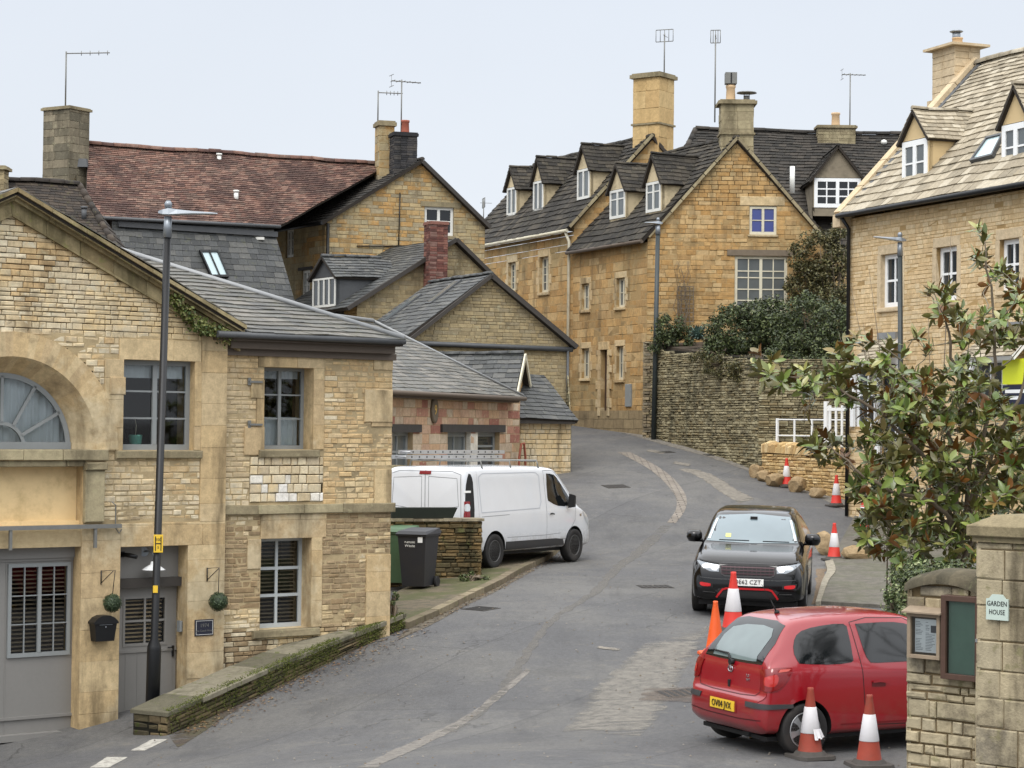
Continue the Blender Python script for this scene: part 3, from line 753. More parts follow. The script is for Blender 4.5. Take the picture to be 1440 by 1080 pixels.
# pediment cornice
PC = MB()
def rake(M, u0, z0, u1, z1, h, d0, d1, dz=0):
    a = [F1.p(u0,z0-h+dz,d1),F1.p(u1,z1-h+dz,d1),F1.p(u1,z1-h+dz,d0),F1.p(u0,z0-h+dz,d0)]
    b = [F1.p(u0,z0+dz,d1),F1.p(u1,z1+dz,d1),F1.p(u1,z1+dz,d0),F1.p(u0,z0+dz,d0)]
    M.hexa(a, b)
for (U0, Z0, U1, Z1) in ((ua, za, ue, ze_), (uL, ze_, ua, za)):
    k = 7
    for i in range(k):
        t0, t1 = i/k+.001, (i+1)/k-.001; f = lambda a, b, t: a+(b-a)*t
        o = RND.uniform(-.006,.006)
        p4 = (f(U0,U1,t0), f(Z0,Z1,t0), f(U0,U1,t1), f(Z0,Z1,t1))
        rake(PC, *p4, .055, -.35, .24+o); rake(PC, *p4, .06, -.3, .19+o, -.055); rake(PC, *p4, .05, -.3, .12+o, -.115); rake(PC, *p4, .18, -.1, .04+o, -.165); rake(PC, *p4, .03, -.1, .06+o, -.345)
PC.build('pediment_cornice', m_stone('cornice_stone', [(150,134,98),(142,124,88),(160,144,106)], (80,74,50), .8, (128,126,76), bump=.004, seed=6), A)
# eaves moulding and gutter of the lower part
ECu1 = FA.u(567, 481, .3); zec = FA.z(567, 483, .3)
EC = MB(); EC.fb(F2, u318+.02, ECu1-.05, zec-.16, zec-.05, -.1, .16); EC.fb(F2, u318-.25, ECu1, zec-.05, zec+.0, -.1, .25); EC.fb(F2, u318, uR+.03, zec-.26, zec-.16, -.1, .06)
EC.build('eaves_cornice', MT['gutter'], A)
GT = MB(); GT.tube([F2.p(u318-.3, zec+.03, .31), F2.p(ECu1+.02, zec+.03, .31)], .05, 8); GT.build('gutter', MT['leadd'], A)
# main hipped roof
tanp = .42; Dr = 4.3
C0 = FA.p(uL-.3, zec+.05, .33); C1 = FA.p(ECu1, zec+.05, .33); H1 = FA.p(ECu1-Dr, zec+.05+Dr*tanp, .33-Dr); H0 = FA.p(uL-.3, zec+.05+Dr*tanp, .33-Dr)
Rf = MB(); tiles(Rf, FA.p(ue+.05, zec+.05, .33), C1, H1, FA.p(ua, zec+.05+Dr*tanp, .33-Dr), (.24,.2), .3, .016, random.Random(2))
tiles(Rf, C1, FA.p(ECu1, zec+.05, .33-2*Dr), H1+V((.01,0,0)), H1, (.3,.25), .35, .016, random.Random(2))
tiles(Rf, FA.p(ECu1, zec+.05, .33-2*Dr), FA.p(uL-.3, zec+.05, .33-2*Dr), H0, H1, (.5,.5), .6, .016, random.Random(2))
# pediment roof running back to the ridge
for sgn in (1, -1):
    e0 = F1.p(ua+sgn*(ue-ua), ze_+.0, .2); a0 = F1.p(ua, za-.0, .2); a1 = F1.p(ua, za-.0, -4.2); e1 = F1.p(ua+sgn*(ue-ua), ze_+.0, -.6)
    if sgn > 0: tiles(Rf, e0, e1, a1, a0, (.3,.3), .35, .014, random.Random(4))
    else: tiles(Rf, e1, e0, a0, a1, (.3,.3), .35, .014, random.Random(4))
rfA = Rf.build('roof', [MT['slate'], MT['under']], A)
HL = MB(); HL.tube([C1+V((0,0,.03)), H1+V((0,0,.05))], .045, 8); HL.tube([H1+V((0,0,.05)), H0+V((0,0,.05))], .045, 8); HL.build('hip_flashing', MT['lead'], rfA)
# windows
window(A, F1, w1[0], w1[1], w1[2], w1[3], MT['greyf'], MT['clear'], d=-.13, cols=1, rows=3, case=2, fw=.07, bar=.026, curtain=[(0,1,.84,1)], cmat=MT['cloth'], top=(.33,.67), label='casement window with a green pot on its sill')
window(A, F2, w2[0], w2[1], w2[2], w2[3], MT['greyf'], MT['clear'], d=-.26, cols=1, rows=3, case=2, fw=.05, curtain=[(0,1,0,.38),(0,1,.9,1)], cmat=MT['cloth'], top=(.36,.68))
window(A, F2, w3[0], w3[1], w3[2], w3[3], m_plain('pale_grey_paint',(176,182,184),.45,var=.06), MT['clear'], d=-.26, cols=2, rows=3, case=1, fw=.055, bar=.045, curtain='blind', cmat=MT['blindd'], top=(.34,.67))
# front door with blinds, fixed panel above
fz = F1.z(210, 822); ft = fdoor[3]
Fd = MB(); Fd.m = 0
Fd.fb(F1, fdoor[0], fdoor[1], fz, ft, -.34, -.27); fxp = Fd.build('panel_above_door', MT['greyw'], A)
Fd = MB(); Fd.fb(F1, fdoor[0], fdoor[1], fz-.05, fz+.08, -.34, -.16); Fd.build('door_beam', MT['timberd'], A)
dr0, dr1 = fdoor[0]+.02, F1.u(248, 900, -.3)
dm = MB(); D0, D1 = -.38, -.31; zb0 = fdoor[2]+.02; zt0 = fz-.06
wz0, wz1 = F1.z(205, 908, -.3), F1.z(205, 838, -.3); wu0, wu1 = F1.u(174, 870, -.3), F1.u(234, 870, -.3)
dm.fb(F1, dr0, dr1, zb0, wz0, D0, D1); dm.fb(F1, dr0, wu0, wz0, wz1, D0, D1); dm.fb(F1, wu1, dr1, wz0, wz1, D0, D1); dm.fb(F1, dr0, dr1, wz1, zt0, D0, D1)
dm.fb(F1, dr0, dr1, wz0-.09, wz0-.05, D1, D1+.02); dm.fb(F1, dr0, dr1, zb0, zb0+.14, D1, D1+.012)
for k in range(6): x = dr0+.06+(dr1-dr0-.12)*k/5; dm.fb(F1, x-.004, x+.004, zb0+.16, wz0-.1, D1, D1+.004)
door = dm.build('front_door', MT['greyw'], A)
window(A, F1, wu0-.01, wu1+.01, wz0, wz1, MT['greyw'], MT['clear'], d=-.30, cols=2, rows=2, case=1, fw=.035, bar=.03, curtain='blind', cmat=MT['blindw'], name='door_window')
fm = MB(); fm.fb(F1, dr1+.004, fdoor[1]+.0, zb0-.1, zt0, -.40, -.27); fm.fb(F1, dr0-.08, dr0-.004, zb0-.1, zt0, -.40, -.27); fm.build('door_frame', MT['greyw'], A)
hd = MB(); hd.fb(F1, dr1-.07, dr1-.045, wz0-.18, wz0-.02, D1, D1+.03); hd.tube([F1.p(dr1-.06,wz0-.04,D1+.05), F1.p(dr1-.16,wz0-.04,D1+.05)], .01, 6); hd.build('handle', MT['black'], door)
# wide garage style door
gm = MB(); gD = -.24; g0, g1 = gdoor[0], gdoor[1]; zb1 = gdoor[2]+.17
gm.fb(F1, g0, g1, gdoor[3]-.16, gdoor[3], gD-.06, gD+.05)
gw = (F1.u(12,850,gD), F1.u(96,850,gD), F1.z(50,921,gD), F1.z(50,794,gD))
gm.fb(F1, g0, g1, zb1, gw[2], gD-.05, gD); gm.fb(F1, g0, gw[0], gw[2], gdoor[3]-.16, gD-.05, gD); gm.fb(F1, gw[1], g1, gw[2], gdoor[3]-.16, gD-.05, gD); gm.fb(F1, gw[0], gw[1], gw[3], gdoor[3]-.16, gD-.05, gD)
gm.fb(F1, g0, g1, gdoor[3]-.2, gdoor[3]-.16, gD, gD+.02); gm.fb(F1, g0, g1, F1.z(50, 1010, gD), F1.z(50, 1006, gD), gD, gD+.03); gm.fb(F1, gw[0]-.05, gw[0]-.035, zb1, gdoor[3]-.2, gD, gD+.006)
gm.fb(F1, g0, g1, zb1-.03, zb1+.06, gD, gD+.12)
gdo = gm.build('wide_door', MT['greyw'], A)
window(A, F1, gw[0]-.02, gw[1]+.02, gw[2]-.02, gw[3]+.02, MT['greyf'], MT['clear'], d=gD+.03, cols=2, rows=3, case=2, fw=.05, bar=.014, curtain='blind', cmat=MT['blindd'], name='door_window')
th = MB(); th.fb(F1, fdoor[0], fdoor[1], fdoor[2]-.14, fdoor[2]+.01, -.4, .02); th.build('doorstep', MT['ashB'], A)
# steel awning rail on the wall
zb_ = F1.z(80, 741)
AW = MB(); AW.fb(F1, uL+.4, F1.u(166,741), zb_-.028, zb_+.028, .06, .12)
for px in (11, 130): x = F1.u(px, 741); AW.fb(F1, x-.02, x+.02, zb_-.3, zb_-.028, .07, .11)
AW.build('steel_rail', MT['iron'], A)
# iron pintles beside the upper window, wrought hook
for py in (537, 597):
    h = MB(); x0, x1 = F2.u(349, py), F2.u(367, py); z = F2.z(358, py); h.fb(F2, x0, x1, z-.015, z+.015, .02, .05); h.fb(F2, x0-.02, x0+.03, z-.05, z+.06, .015, .035); h.build('iron_bracket', MT['iron'], A)
hk = MB(); x, z = F1.uz(160, 740); hk.tube([F1.p(x-.06,z+.35,.05),F1.p(x,z+.3,.05),F1.p(x,z-.02,.05),F1.p(x+.06,z-.1,.05),F1.p(x+.1,z-.04,.05)], .009, 6); hk.build('iron_hook', MT['iron'], A)
# ---------- things fixed on or standing by the house
def hang_ball(px, py, r, bx, by, label):
    x, z = F1.uz(px, py, .2); R_ = root('topiary_ball', F1.p(x, z, .2), label, 'topiary ball', 'topiary balls hanging beside the front door')
    M = MB(); rg = random.Random(px)
    c = F1.p(x, z, .2)
    M.lathe(c, [(r*.9*math.sin(math.pi*i/8), -r*.9*math.cos(math.pi*i/8)) for i in range(9)], 12)
    for _ in range(900):
        a, b = rg.uniform(0, 6.283), math.acos(rg.uniform(-1, 1)); nrm = V((math.cos(a)*math.sin(b), math.sin(a)*math.sin(b), math.cos(b)))
        q = c+nrm*r*rg.uniform(.88,1.03); t = nrm.orthogonal().normalized(); t.rotate(Matrix.Rotation(rg.uniform(0,6.28), 3, nrm)); s2 = (t.cross(nrm)+nrm*rg.uniform(-.8,.8)).normalized(); L = .022
        M.face([q-t*L*.5, q+s2*L*.4, q+t*L*.5+nrm*.006, q-s2*L*.4])
    M.build('foliage', MT['topi'], R_)
    H = MB(); bx_, bz_ = F1.uz(bx, by, .0)
    H.tube([F1.p(bx_,bz_-.16,.03),F1.p(bx_,bz_+.04,.03)],.009,6); H.tube([F1.p(bx_,bz_+.03,.03),F1.p(bx_+(.13 if px < 200 else .1),bz_+.05,.2),c+V((0,0,r*.9))],.006,6); H.tube([F1.p(bx_,bz_-.14,.03),F1.p(bx_+.1,bz_+.04,.2)],.006,6)
    H.build('hanging_bracket', MT['black'], R_)
def m_leaf(name, cols, back=None, rough=.5, trans=.0, spec=.4):
    M = Mat(name); k = len(cols); base = M.ramp(M.isl(), [(i/k, srgb(*c)) for i, c in enumerate(cols)], const=True)
    n = M.noise(1.6, 3, .6); c = mulv(M, base, M.math('MULTIPLY_ADD', n, .9, .55))
    if back: c = M.mix(M.n('NewGeometry').outputs['Backfacing'], c, srgb(*back))
    M.fin(c, rough, spec=spec); return M.m
MT['topi'] = m_leaf('box_leaf', [(52,66,42),(62,78,50),(44,58,38),(74,88,60)])
hang_ball(158, 848, .13, 141, 806, 'dark green topiary ball above the black letterbox left of the door')
hang_ball(307, 846, .14, 290, 802, 'dark green topiary ball above the slate name plate right of the door')
# letterbox
x, z = F1.uz(144, 884, .1); LB = root('letterbox', F1.p(x, z-.17, .1), 'black metal letterbox with an arched lid on the stone pier', 'letterbox')
M = MB(); M.hexa([F1.p(x-.14,z-.17,.19),F1.p(x+.14,z-.17,.19),F1.p(x+.14,z-.17,.03),F1.p(x-.14,z-.17,.03)],[F1.p(x-.17,z+.08,.21),F1.p(x+.17,z+.08,.21),F1.p(x+.17,z+.08,.03),F1.p(x-.17,z+.08,.03)]); M.build('box', MT['black'], LB)
M = MB()
prof = [(-.19,.075),(-.19,.10),(-.13,.16),(-.06,.19),(.06,.19),(.13,.16),(.19,.10),(.19,.075)]
for d_, fl_ in ((.225, 0), (.03, 1)): 
    pl = [F1.p(x+a, z+b, d_) for a, b in prof]; M.face(pl[::-1] if fl_ == 0 else pl)
for (a0,b0),(a1,b1) in zip(prof, prof[1:]+prof[:1]): M.face([F1.p(x+a0,z+b0,.03),F1.p(x+a1,z+b1,.03),F1.p(x+a1,z+b1,.225),F1.p(x+a0,z+b0,.225)])
M.build('lid', MT['black'], LB); M = MB(); M.lathe(F1.p(x,z+.03,.205), [(.008,-.01),(.012,.0),(.006,.01)], 8); M.fb(F1,x-.1,x+.1,z+.06,z+.066,.205,.212); M.build('lock', MT['silver'], LB)
# slate name plate
q = F1.rect(274, 871, 300, 894, .03); NP = root('house_name_plate', F1.p((q[0]+q[1])/2, q[2], .03), 'small dark name plate with pale lettering under the right topiary ball', 'sign')
M = MB(); M.fb(F1, q[0], q[1], q[2], q[3], .02, .04, .004); M.build('plate', m_plain('black_plate', (36,38,52), .4), NP)
M = MB()
for a, b, c_, d_ in ((q[0]+.015,q[1]-.015,q[3]-.022,q[3]-.017),(q[0]+.015,q[1]-.015,q[2]+.017,q[2]+.022),(q[0]+.015,q[0]+.02,q[2]+.02,q[3]-.02),(q[1]-.02,q[1]-.015,q[2]+.02,q[3]-.02)): M.fb(F1,a,b,c_,d_,.04,.043)
M.build('border', MT['white'], NP)
xm, zm = (q[0]+q[1])/2, (q[2]+q[3])/2
text_mesh('1974', .075, fr_mat(F1, xm, zm+.03, .041), 'number', MT['iron'], NP); text_mesh('The Coach House', .04, fr_mat(F1, xm, zm-.045, .041), 'house_name', MT['iron'], NP)
# enamel wall light and sensor
x, z = F1.uz(232, 795, .1); WL = root('wall_light', F1.p(x, z, -.2), 'white enamel wall light on a swan neck over the grey front door', 'wall light')
x -= .1
M = MB(); M.lathe(F1.p(x, z-.02, -.05), [(.17,-.05),(.165,-.045),(.1,-.0),(.05,.03),(.04,.07),(.0,.075)], 20); M.build('lamp_shade', m_plain('white_enamel',(216,218,218),.3,var=.04), WL)
M = MB(); M.tube([F1.p(x,z+.04,-.05),F1.p(x,z+.14,-.06),F1.p(x-.02,z+.2,-.14),F1.p(x-.05,z+.18,-.27)], .014, 8); M.lathe(F1.p(x-.05,z+.18,-.26), [(.07,-.012),(.07,.012),(.03,.02)], 14, axis='y'); M.build('arm', MT['silver'], WL)
x, z = F1.uz(172, 780, -.2); CM = root('security_camera', F1.p(x+.05, z, -.2), 'small black security camera above the grey front door', 'camera')
M = MB(); M.tube([F1.p(x+.02,z,-.26),F1.p(x+.09,z-.01,-.14),F1.p(x+.16,z-.03,-.06)], [.028,.035,.03], 10); M.fb(F1, x, x+.06, z-.04, z+.04, -.27, -.24); M.build('body', MT['black'], CM)
x, z = F1.uz(255, 882, .0); IC = root('door_intercom', F1.p(x+.05, z, -.2), 'small grey intercom in the right door reveal', 'intercom')
M = MB(); M.fb(F1, fdoor[1]-.05, fdoor[1]-.006, z-.08, z+.08, -.2, -.1, .008); M.build('body', MT['greyf'], IC)
x, z = F1.uz(195, 612, -.16); PT = root('plant_pot', F1.p(x, w1[2]+.07, -.22), 'mint green pot on the sill of the upper window', 'plant pot')
M = MB(); c = F1.p(x, w1[2]+.055, -.26); M.lathe(c, [(.07,0),(.09,.05),(.1,.15),(.105,.16),(.085,.16),(.08,.12)], 16); M.build('pot', m_plain('mint_glaze', (110,176,160), .35, var=.08), PT)
M = MB(); M.tube([c+V((0,0,.12)), c+V((.01,0,.3)), c+V((-.015,0,.42))], [.006,.005,.003], 5); M.build('stem', MT['cream'], PT)
# creeper hanging along the pediment
CR = MB(); rg = random.Random(8)
pathc = [(242,418),(262,440),(272,455),(290,463),(308,468),(322,474)]
for i in range(1500):
    k = rg.random()*(len(pathc)-1); a = int(k); t = k-a; px = pathc[a][0]*(1-t)+pathc[a+1][0]*t+rg.gauss(0,3.5); py = pathc[a][1]*(1-t)+pathc[a+1][1]*t+rg.gauss(0,5)
    u_, z_ = F1.uz(px, py, .12); c = F1.p(u_, z_, .12+rg.uniform(-.08,.1)); t1 = V([rg.gauss(0,1) for _ in range(3)]).normalized(); t2 = t1.orthogonal().normalized(); L = rg.uniform(.015,.035)
    CR.face([c-t1*L, c+t2*L*.7, c+t1*L, c-t2*L*.7])
MT['ivy'] = m_leaf('ivy_leaf', [(84,96,44),(104,112,56),(66,82,40),(120,122,70),(92,84,48)])
iv = CR.build('ivy', MT['ivy']); tag(iv, 'green ivy trailing over the right end of the pediment cornice', 'ivy')

# ================================================================== low mossy wall
lw0, lw1 = gh(182, 1037), gh(236, 1034)
e0 = V((lw1.x, lw1.y, 0)); far = at(567, 868, 33.7); e1 = V((far.x, far.y, 0))
FW = Fr(None, None, e0, e1); LWt = .62
LWo = root('low_stone_wall', (e0.x, e0.y, gz(e0.x, e0.y)), 'low mossy stone wall with flat coping beside the road on the left', 'wall')
M = MB(); LWM = random.Random(21); Lw = FW.L
def topz(u):  # top of coping follows the hill
    P_a, P_b = FW.z(236, 1000), FW.z(565, 862); t = u/Lw; return P_a+(P_b-P_a)*t+.03*math.sin(t*math.pi)
n = 26
for (fr, u0, u1, steps) in ((FW, 0, Lw, 1), ):
    z = None
    u = 0
    rows = 5
    for r_ in range(-2, rows):
        u = LWM.uniform(-.2, 0)
        while u < Lw:
            ww = LWM.uniform(.16, .42); a, b = max(u, 0), min(u+ww, Lw)
            if b-a > .03:
                ga, gb = gz(*FW.p(a,0)[:2]), gz(*FW.p(b,0)[:2]); ta, tb = topz(a)-.07, topz(b)-.07
                f0, f1 = r_/rows, (r_+1)/rows
                za0, za1, zb0_, zb1_ = ga+(ta-ga)*f0, ga+(ta-ga)*f1, gb+(tb-gb)*f0, gb+(tb-gb)*f1
                g = .006; dd = LWM.uniform(0, .03); jj = lambda: LWM.uniform(-.008,.008)
                pr = [FW.p(a+g,za0+g,-.05),FW.p(b-g,zb0_+g,-.05),FW.p(b-g,zb1_-g,-.05),FW.p(a+g,za1-g,-.05)]
                fr4 = [FW.p(a+g+.012+jj(),za0+g+.01+jj(),dd),FW.p(b-g-.012+jj(),zb0_+g+.01+jj(),dd),FW.p(b-g-.012+jj(),zb1_-g-.01+jj(),dd),FW.p(a+g+.012+jj(),za1-g-.01+jj(),dd)]
                md = [FW.p(a+g,za0+g,dd-.012),FW.p(b-g,zb0_+g,dd-.012),FW.p(b-g,zb1_-g,dd-.012),FW.p(a+g,za1-g,dd-.012)]
                M.mesh(pr+md+fr4, [(8,9,10,11)]+[(i,(i+1)%4,(i+1)%4+4,i+4) for i in range(4)]+[(i+4,(i+1)%4+4,(i+1)%4+8,i+8) for i in range(4)])
            u += ww
# near end face
FE = Fr(None, None, FW.p(0,0,-LWt), FW.p(0,0,0)); gE = gz(*FW.p(0,0)[:2])
courses(M, FE, [(0,gE-.1),(LWt,gE-.1),(LWt,topz(0)-.07),(0,topz(0)-.07)], [], LWM, h=(.08,.14), w=(.14,.3), ch=.02, gap=.012, proud=(.0,.03), d0=-.05)
M.m = 1
for i in range(n):
    a, b = Lw*i/n, Lw*(i+1)/n; za_, zb_2 = topz(a)-.07, topz(b)-.07; ga, gb = gz(*FW.p(a,0)[:2])-.5, gz(*FW.p(b,0)[:2])-.5
    M.hexa([FW.p(a,ga,-.02),FW.p(b,gb,-.02),FW.p(b,gb,-LWt),FW.p(a,ga,-LWt)], [FW.p(a,za_,-.02),FW.p(b,zb_2,-.02),FW.p(b,zb_2,-LWt),FW.p(a,za_,-LWt)])
M.build('masonry', [MT['lowst'], MT['dryback']], LWo)
M = MB(); u = -.04
while u < Lw:
    ww = LWM.uniform(.5,.95); b = min(u+ww, Lw+.03); o = .035+LWM.uniform(-.01,.015); th_ = .07+LWM.uniform(-.006,.01); g = .006
    z0, z1 = topz(u), topz(b)
    lo = [FW.p(u+g,z0-th_,o),FW.p(b-g,z1-th_,o),FW.p(b-g,z1-th_,-LWt-.03),FW.p(u+g,z0-th_,-LWt-.03)]
    md = [FW.p(u+g,z0-.015,o),FW.p(b-g,z1-.015,o),FW.p(b-g,z1-.015,-LWt-.03),FW.p(u+g,z0-.015,-LWt-.03)]
    hi = [FW.p(u+g+.015,z0,o-.018),FW.p(b-g-.015,z1,o-.018),FW.p(b-g-.015,z1,-LWt-.01),FW.p(u+g+.015,z0,-LWt-.01)]
    M.mesh(lo+md+hi, [(3,2,1,0),(8,9,10,11)]+[(i,(i+1)%4,(i+1)%4+4,i+4) for i in range(4)]+[(i+4,(i+1)%4+4,(i+1)%4+8,i+8) for i in range(4)])
    u = b
M.build('coping', m_stone('coping_stone', [(108,102,84),(94,90,74),(122,116,98)], (58,58,42), .8, (84,92,46), seed=73, bump=.012), LWo)

MS = MB(); rg = random.Random(55)
for _ in range(16000):
    u = rg.random()*Lw; 
    if NZ.noise(V((u*1.6, 0, 1)))+rg.uniform(-.3,.3) < -.1: continue
    g_ = FW.p(u,0,.03); z0, z1 = gz(g_.x,g_.y), topz(u)
    if rg.random() < .6: zz = z0+(z1-z0)*rg.random()**.8; c = FW.p(u, zz, .03+rg.uniform(0,.012))
    else: c = FW.p(u, z1+.004, .03-abs(rg.gauss(0,.07)))
    a = V([rg.gauss(0,1) for _ in range(3)]).normalized(); b = a.orthogonal().normalized(); s_ = rg.uniform(.004,.011)
    MS.face([c-a*s_, c+b*s_*.8, c+a*s_, c-b*s_*.8])
o = MS.build('moss', m_leaf('moss', [(74,84,34),(90,98,44),(58,66,30),(104,108,58)], rough=.9, spec=.1), None, uv=False); tag(o, 'green moss growing on the low wall beside the road', 'moss', kind='stuff')

# ================================================================== ground, road, kerbs
def axis(a, b, step, ext, g=1.35):
    v = [a+step*i for i in range(int((b-a)/step)+1)]; s = step; x = v[-1]
    while x < ext: s *= g; x += s; v.append(x)
    s = step; x = v[0]
    while x > -ext: s *= g; x -= s; v.insert(0, x)
    return v
xs_, ys_ = axis(-14, 16, .5, 2500), axis(14, 80, .5, 2500)
Mg = MB(); Mg.v = [(x, y, gz(x, y)) for y in ys_ for x in xs_]
nx = len(xs_)
for j in range(len(ys_)-1):
    for i in range(nx-1):
        a = j*nx+i; Mg.f.append((a, a+1, a+1+nx, a+nx)); Mg.mi.append(0); Mg.sm.append(True)
M = Mat('asphalt'); P = M.obj()
n1, n2, n3 = M.noise(.35, 6, .7), M.noise(90, 3, .7), M.noise(2.4, 8, .75)
c = M.mix(M.step(n1, .40, .62), srgb(84,84,85), srgb(96,95,93)); c = mulv(M, c, M.math('MULTIPLY_ADD', n2, 1.3, .35))
nf = M.noise(16, 6, .8); c = mulv(M, c, M.math('MULTIPLY_ADD', nf, 1.3, .35)); no = M.noise(.9, 6, .7); c = mulv(M, c, M.math('MULTIPLY_ADD', M.step(no, .5, .68), -.16, 1.04))
mpg = M.n('Mapping'); M.set(mpg.inputs[0], P); mpg.inputs['Scale'].default_value = (1.2,.22,1); mpg.inputs['Rotation'].default_value = (0,0,rad(-28))
n4 = M.noise(1.3, 8, .75, mpg.outputs[0]); c = M.mix(M.math('MULTIPLY', M.step(n4, .52, .66), .4), c, srgb(68,68,70)); c = M.mix(M.math('MULTIPLY', M.step(n3, .57, .66), .45), c, srgb(112,108,100))
vr = M.n('TexVoronoi'); vr.inputs['Scale'].default_value = 70; M.set(vr.inputs['Vector'], P)
c = M.mix(M.math('MULTIPLY', M.step(vr.outputs['Distance'], .22, .05), .5), c, srgb(148,144,136))
# cracks and the straight edges of old repairs
wv = M.n('VectorMath', operation='ADD'); M.set(wv.inputs[0], P); nv = M.n('TexNoise'); nv.inputs['Scale'].default_value = 1.7; nv.inputs['Detail'].default_value = 6; M.set(nv.inputs['Vector'], P); M.set(wv.inputs[1], nv.outputs['Color'])
vc = M.n('TexVoronoi', feature='DISTANCE_TO_EDGE'); vc.inputs['Scale'].default_value = .32; M.set(vc.inputs['Vector'], wv.outputs[0])
ck = M.math('MULTIPLY', M.step(vc.outputs['Distance'], .007, .002), M.step(M.noise(.5, 4, .6), .52, .6)); c = M.mix(M.math('MULTIPLY', ck, .45), c, srgb(48,47,46))
bx = M.n('TexBrick'); bx.inputs['Scale'].default_value = 1; bx.inputs['Brick Width'].default_value = 7; bx.inputs['Row Height'].default_value = 3.1; bx.inputs['Mortar Size'].default_value = .02
mb2 = M.n('Mapping'); M.set(mb2.inputs[0], P); mb2.inputs['Rotation'].default_value = (0,0,rad(-62)); M.set(bx.inputs['Vector'], mb2.outputs[0])
bx.inputs['Color1'].default_value = (.88,.88,.88,1); bx.inputs['Color2'].default_value = (1.1,1.1,1.1,1); bx.inputs['Mortar'].default_value = (.72,.72,.72,1)
c = M.mix(.75, c, bx.outputs['Color'], 'MULTIPLY')
M.bump(M.math('SUBTRACT', M.math('ADD', n2, nf), ck), .006); M.fin(c, .82, spec=.35)
tag(Mg.build('road', M.m, uv=False), kind='structure')

def lerp2(line, t):
    d = [0]
    for a, b in zip(line, line[1:]): d.append(d[-1]+(V(a)-V(b)).length)
    s = t*d[-1]
    for i in range(len(line)-1):
        if s <= d[i+1]+1e-9: return V(line[i]).lerp(V(line[i+1]), (s-d[i])/max(1e-9, d[i+1]-d[i]))
    return V(line[-1])
def smooth_line(line, k=6):
    P = [V((p[0], p[1], 0)) for p in line]; out = []
    for i in range(len(P)-1):
        p0, p1, p2, p3 = P[max(i-1,0)], P[i], P[i+1], P[min(i+2,len(P)-1)]
        for j in range(k):
            t = j/k; out.append(.5*((2*p1)+(p2-p0)*t+(2*p0-5*p1+4*p2-p3)*t*t+(3*p1-p0-3*p2+p3)*t**3))
    out.append(P[-1]); return out
def sheet(name, A_, B_, dz, mat, kind='structure', label=None, cat=None, n=40, m=6, edge=0, curb=None, parent=None, jag=0.0):
    """a thin surface lying on the terrain between two lines"""
    A2, B2 = smooth_line(A_), smooth_line(B_); M = MB(); rg = random.Random(len(name)+int(jag*100))
    g = []
    for i in range(n+1):
        a, b = lerp2(A2, i/n), lerp2(B2, i/n)
        if jag: dd = (b-a).normalized(); a = a-dd*rg.uniform(-jag,jag); b = b+dd*rg.uniform(-jag,jag)
        g.append([a.lerp(b, j/m) for j in range(m+1)])
    for r in g:
        for p in r: M.v.append((p.x, p.y, gz(p.x, p.y)+dz))
    for i in range(n):
        for j in range(m):
            a = i*(m+1)+j; q = (a, a+1, a+m+2, a+m+1); M.f.append(q); M.mi.append(0); M.sm.append(True)
    if curb:   # drop the outline down to the ground
        ring = [i*(m+1) for i in range(n+1)]+[n*(m+1)+j for j in range(1,m+1)]+[i*(m+1)+m for i in range(n-1,-1,-1)]+[j for j in range(m-1,0,-1)]
        k = len(ring)
        for q in range(k):
            a, b = V(M.v[ring[q]]), V(M.v[ring[(q+1) % k]]); M.face([a, b, b-V((0,0,curb)), a-V((0,0,curb))])
    me = M
    # make faces look up
    fade = [min(1.0, 4*min((k//(m+1))/n, 1-(k//(m+1))/n, (k%(m+1))/m*1.0, 1-(k%(m+1))/m)) for k in range((n+1)*(m+1))]+[0]*(len(M.v)-(n+1)*(m+1))
    p = [V(me.v[i]) for i in me.f[0]]
    if (p[1]-p[0]).cross(p[3]-p[0]).z < 0:
        me.f = [f[::-1] for f in me.f]
    o = me.build(name, mat, parent); tag(o, label, cat, None, kind)
    at_ = o.data.attributes.new('wear', 'FLOAT', 'POINT'); at_.data.foreach_set('value', fade); return o
def G(px, py): q = gh(px, py); return (q.x, q.y)
def m_ground(name, c1, c2, sc_=3, green=None, bump=.006, gr=.5, rough=.9, broken=None):
    M = Mat(name); n1, n2, n3 = M.noise(sc_, 6, .7), M.noise(60, 3, .7), M.noise(.9, 5, .65)
    c = M.mix(M.step(n1, .35, .65), srgb(*c1), srgb(*c2)); c = mulv(M, c, M.math('MULTIPLY_ADD', n2, .8, .6))
    if green: c = M.mix(M.math('MULTIPLY', M.step(n3, .45, .62), gr), c, srgb(*green))
    if broken:   # worn away in places, so the surface below shows
        mp = M.n('Mapping'); M.set(mp.inputs[0], M.obj()); mp.inputs['Scale'].default_value = (.55, 1.9, 1); mp.inputs['Rotation'].default_value = (0,0,rad(-8))
        M.set(M.b.inputs['Alpha'], M.math('MULTIPLY', M.step(M.math('MULTIPLY_ADD', M.n('Attribute', attribute_name='wear').outputs['Fac'], .22, M.noise(broken[0], 8, .78, mp.outputs[0])), broken[1]+.06, broken[1]+.22), broken[2]))
    M.bump(M.math('ADD', n1, n2), bump); return M.fin(c, rough, spec=.3)
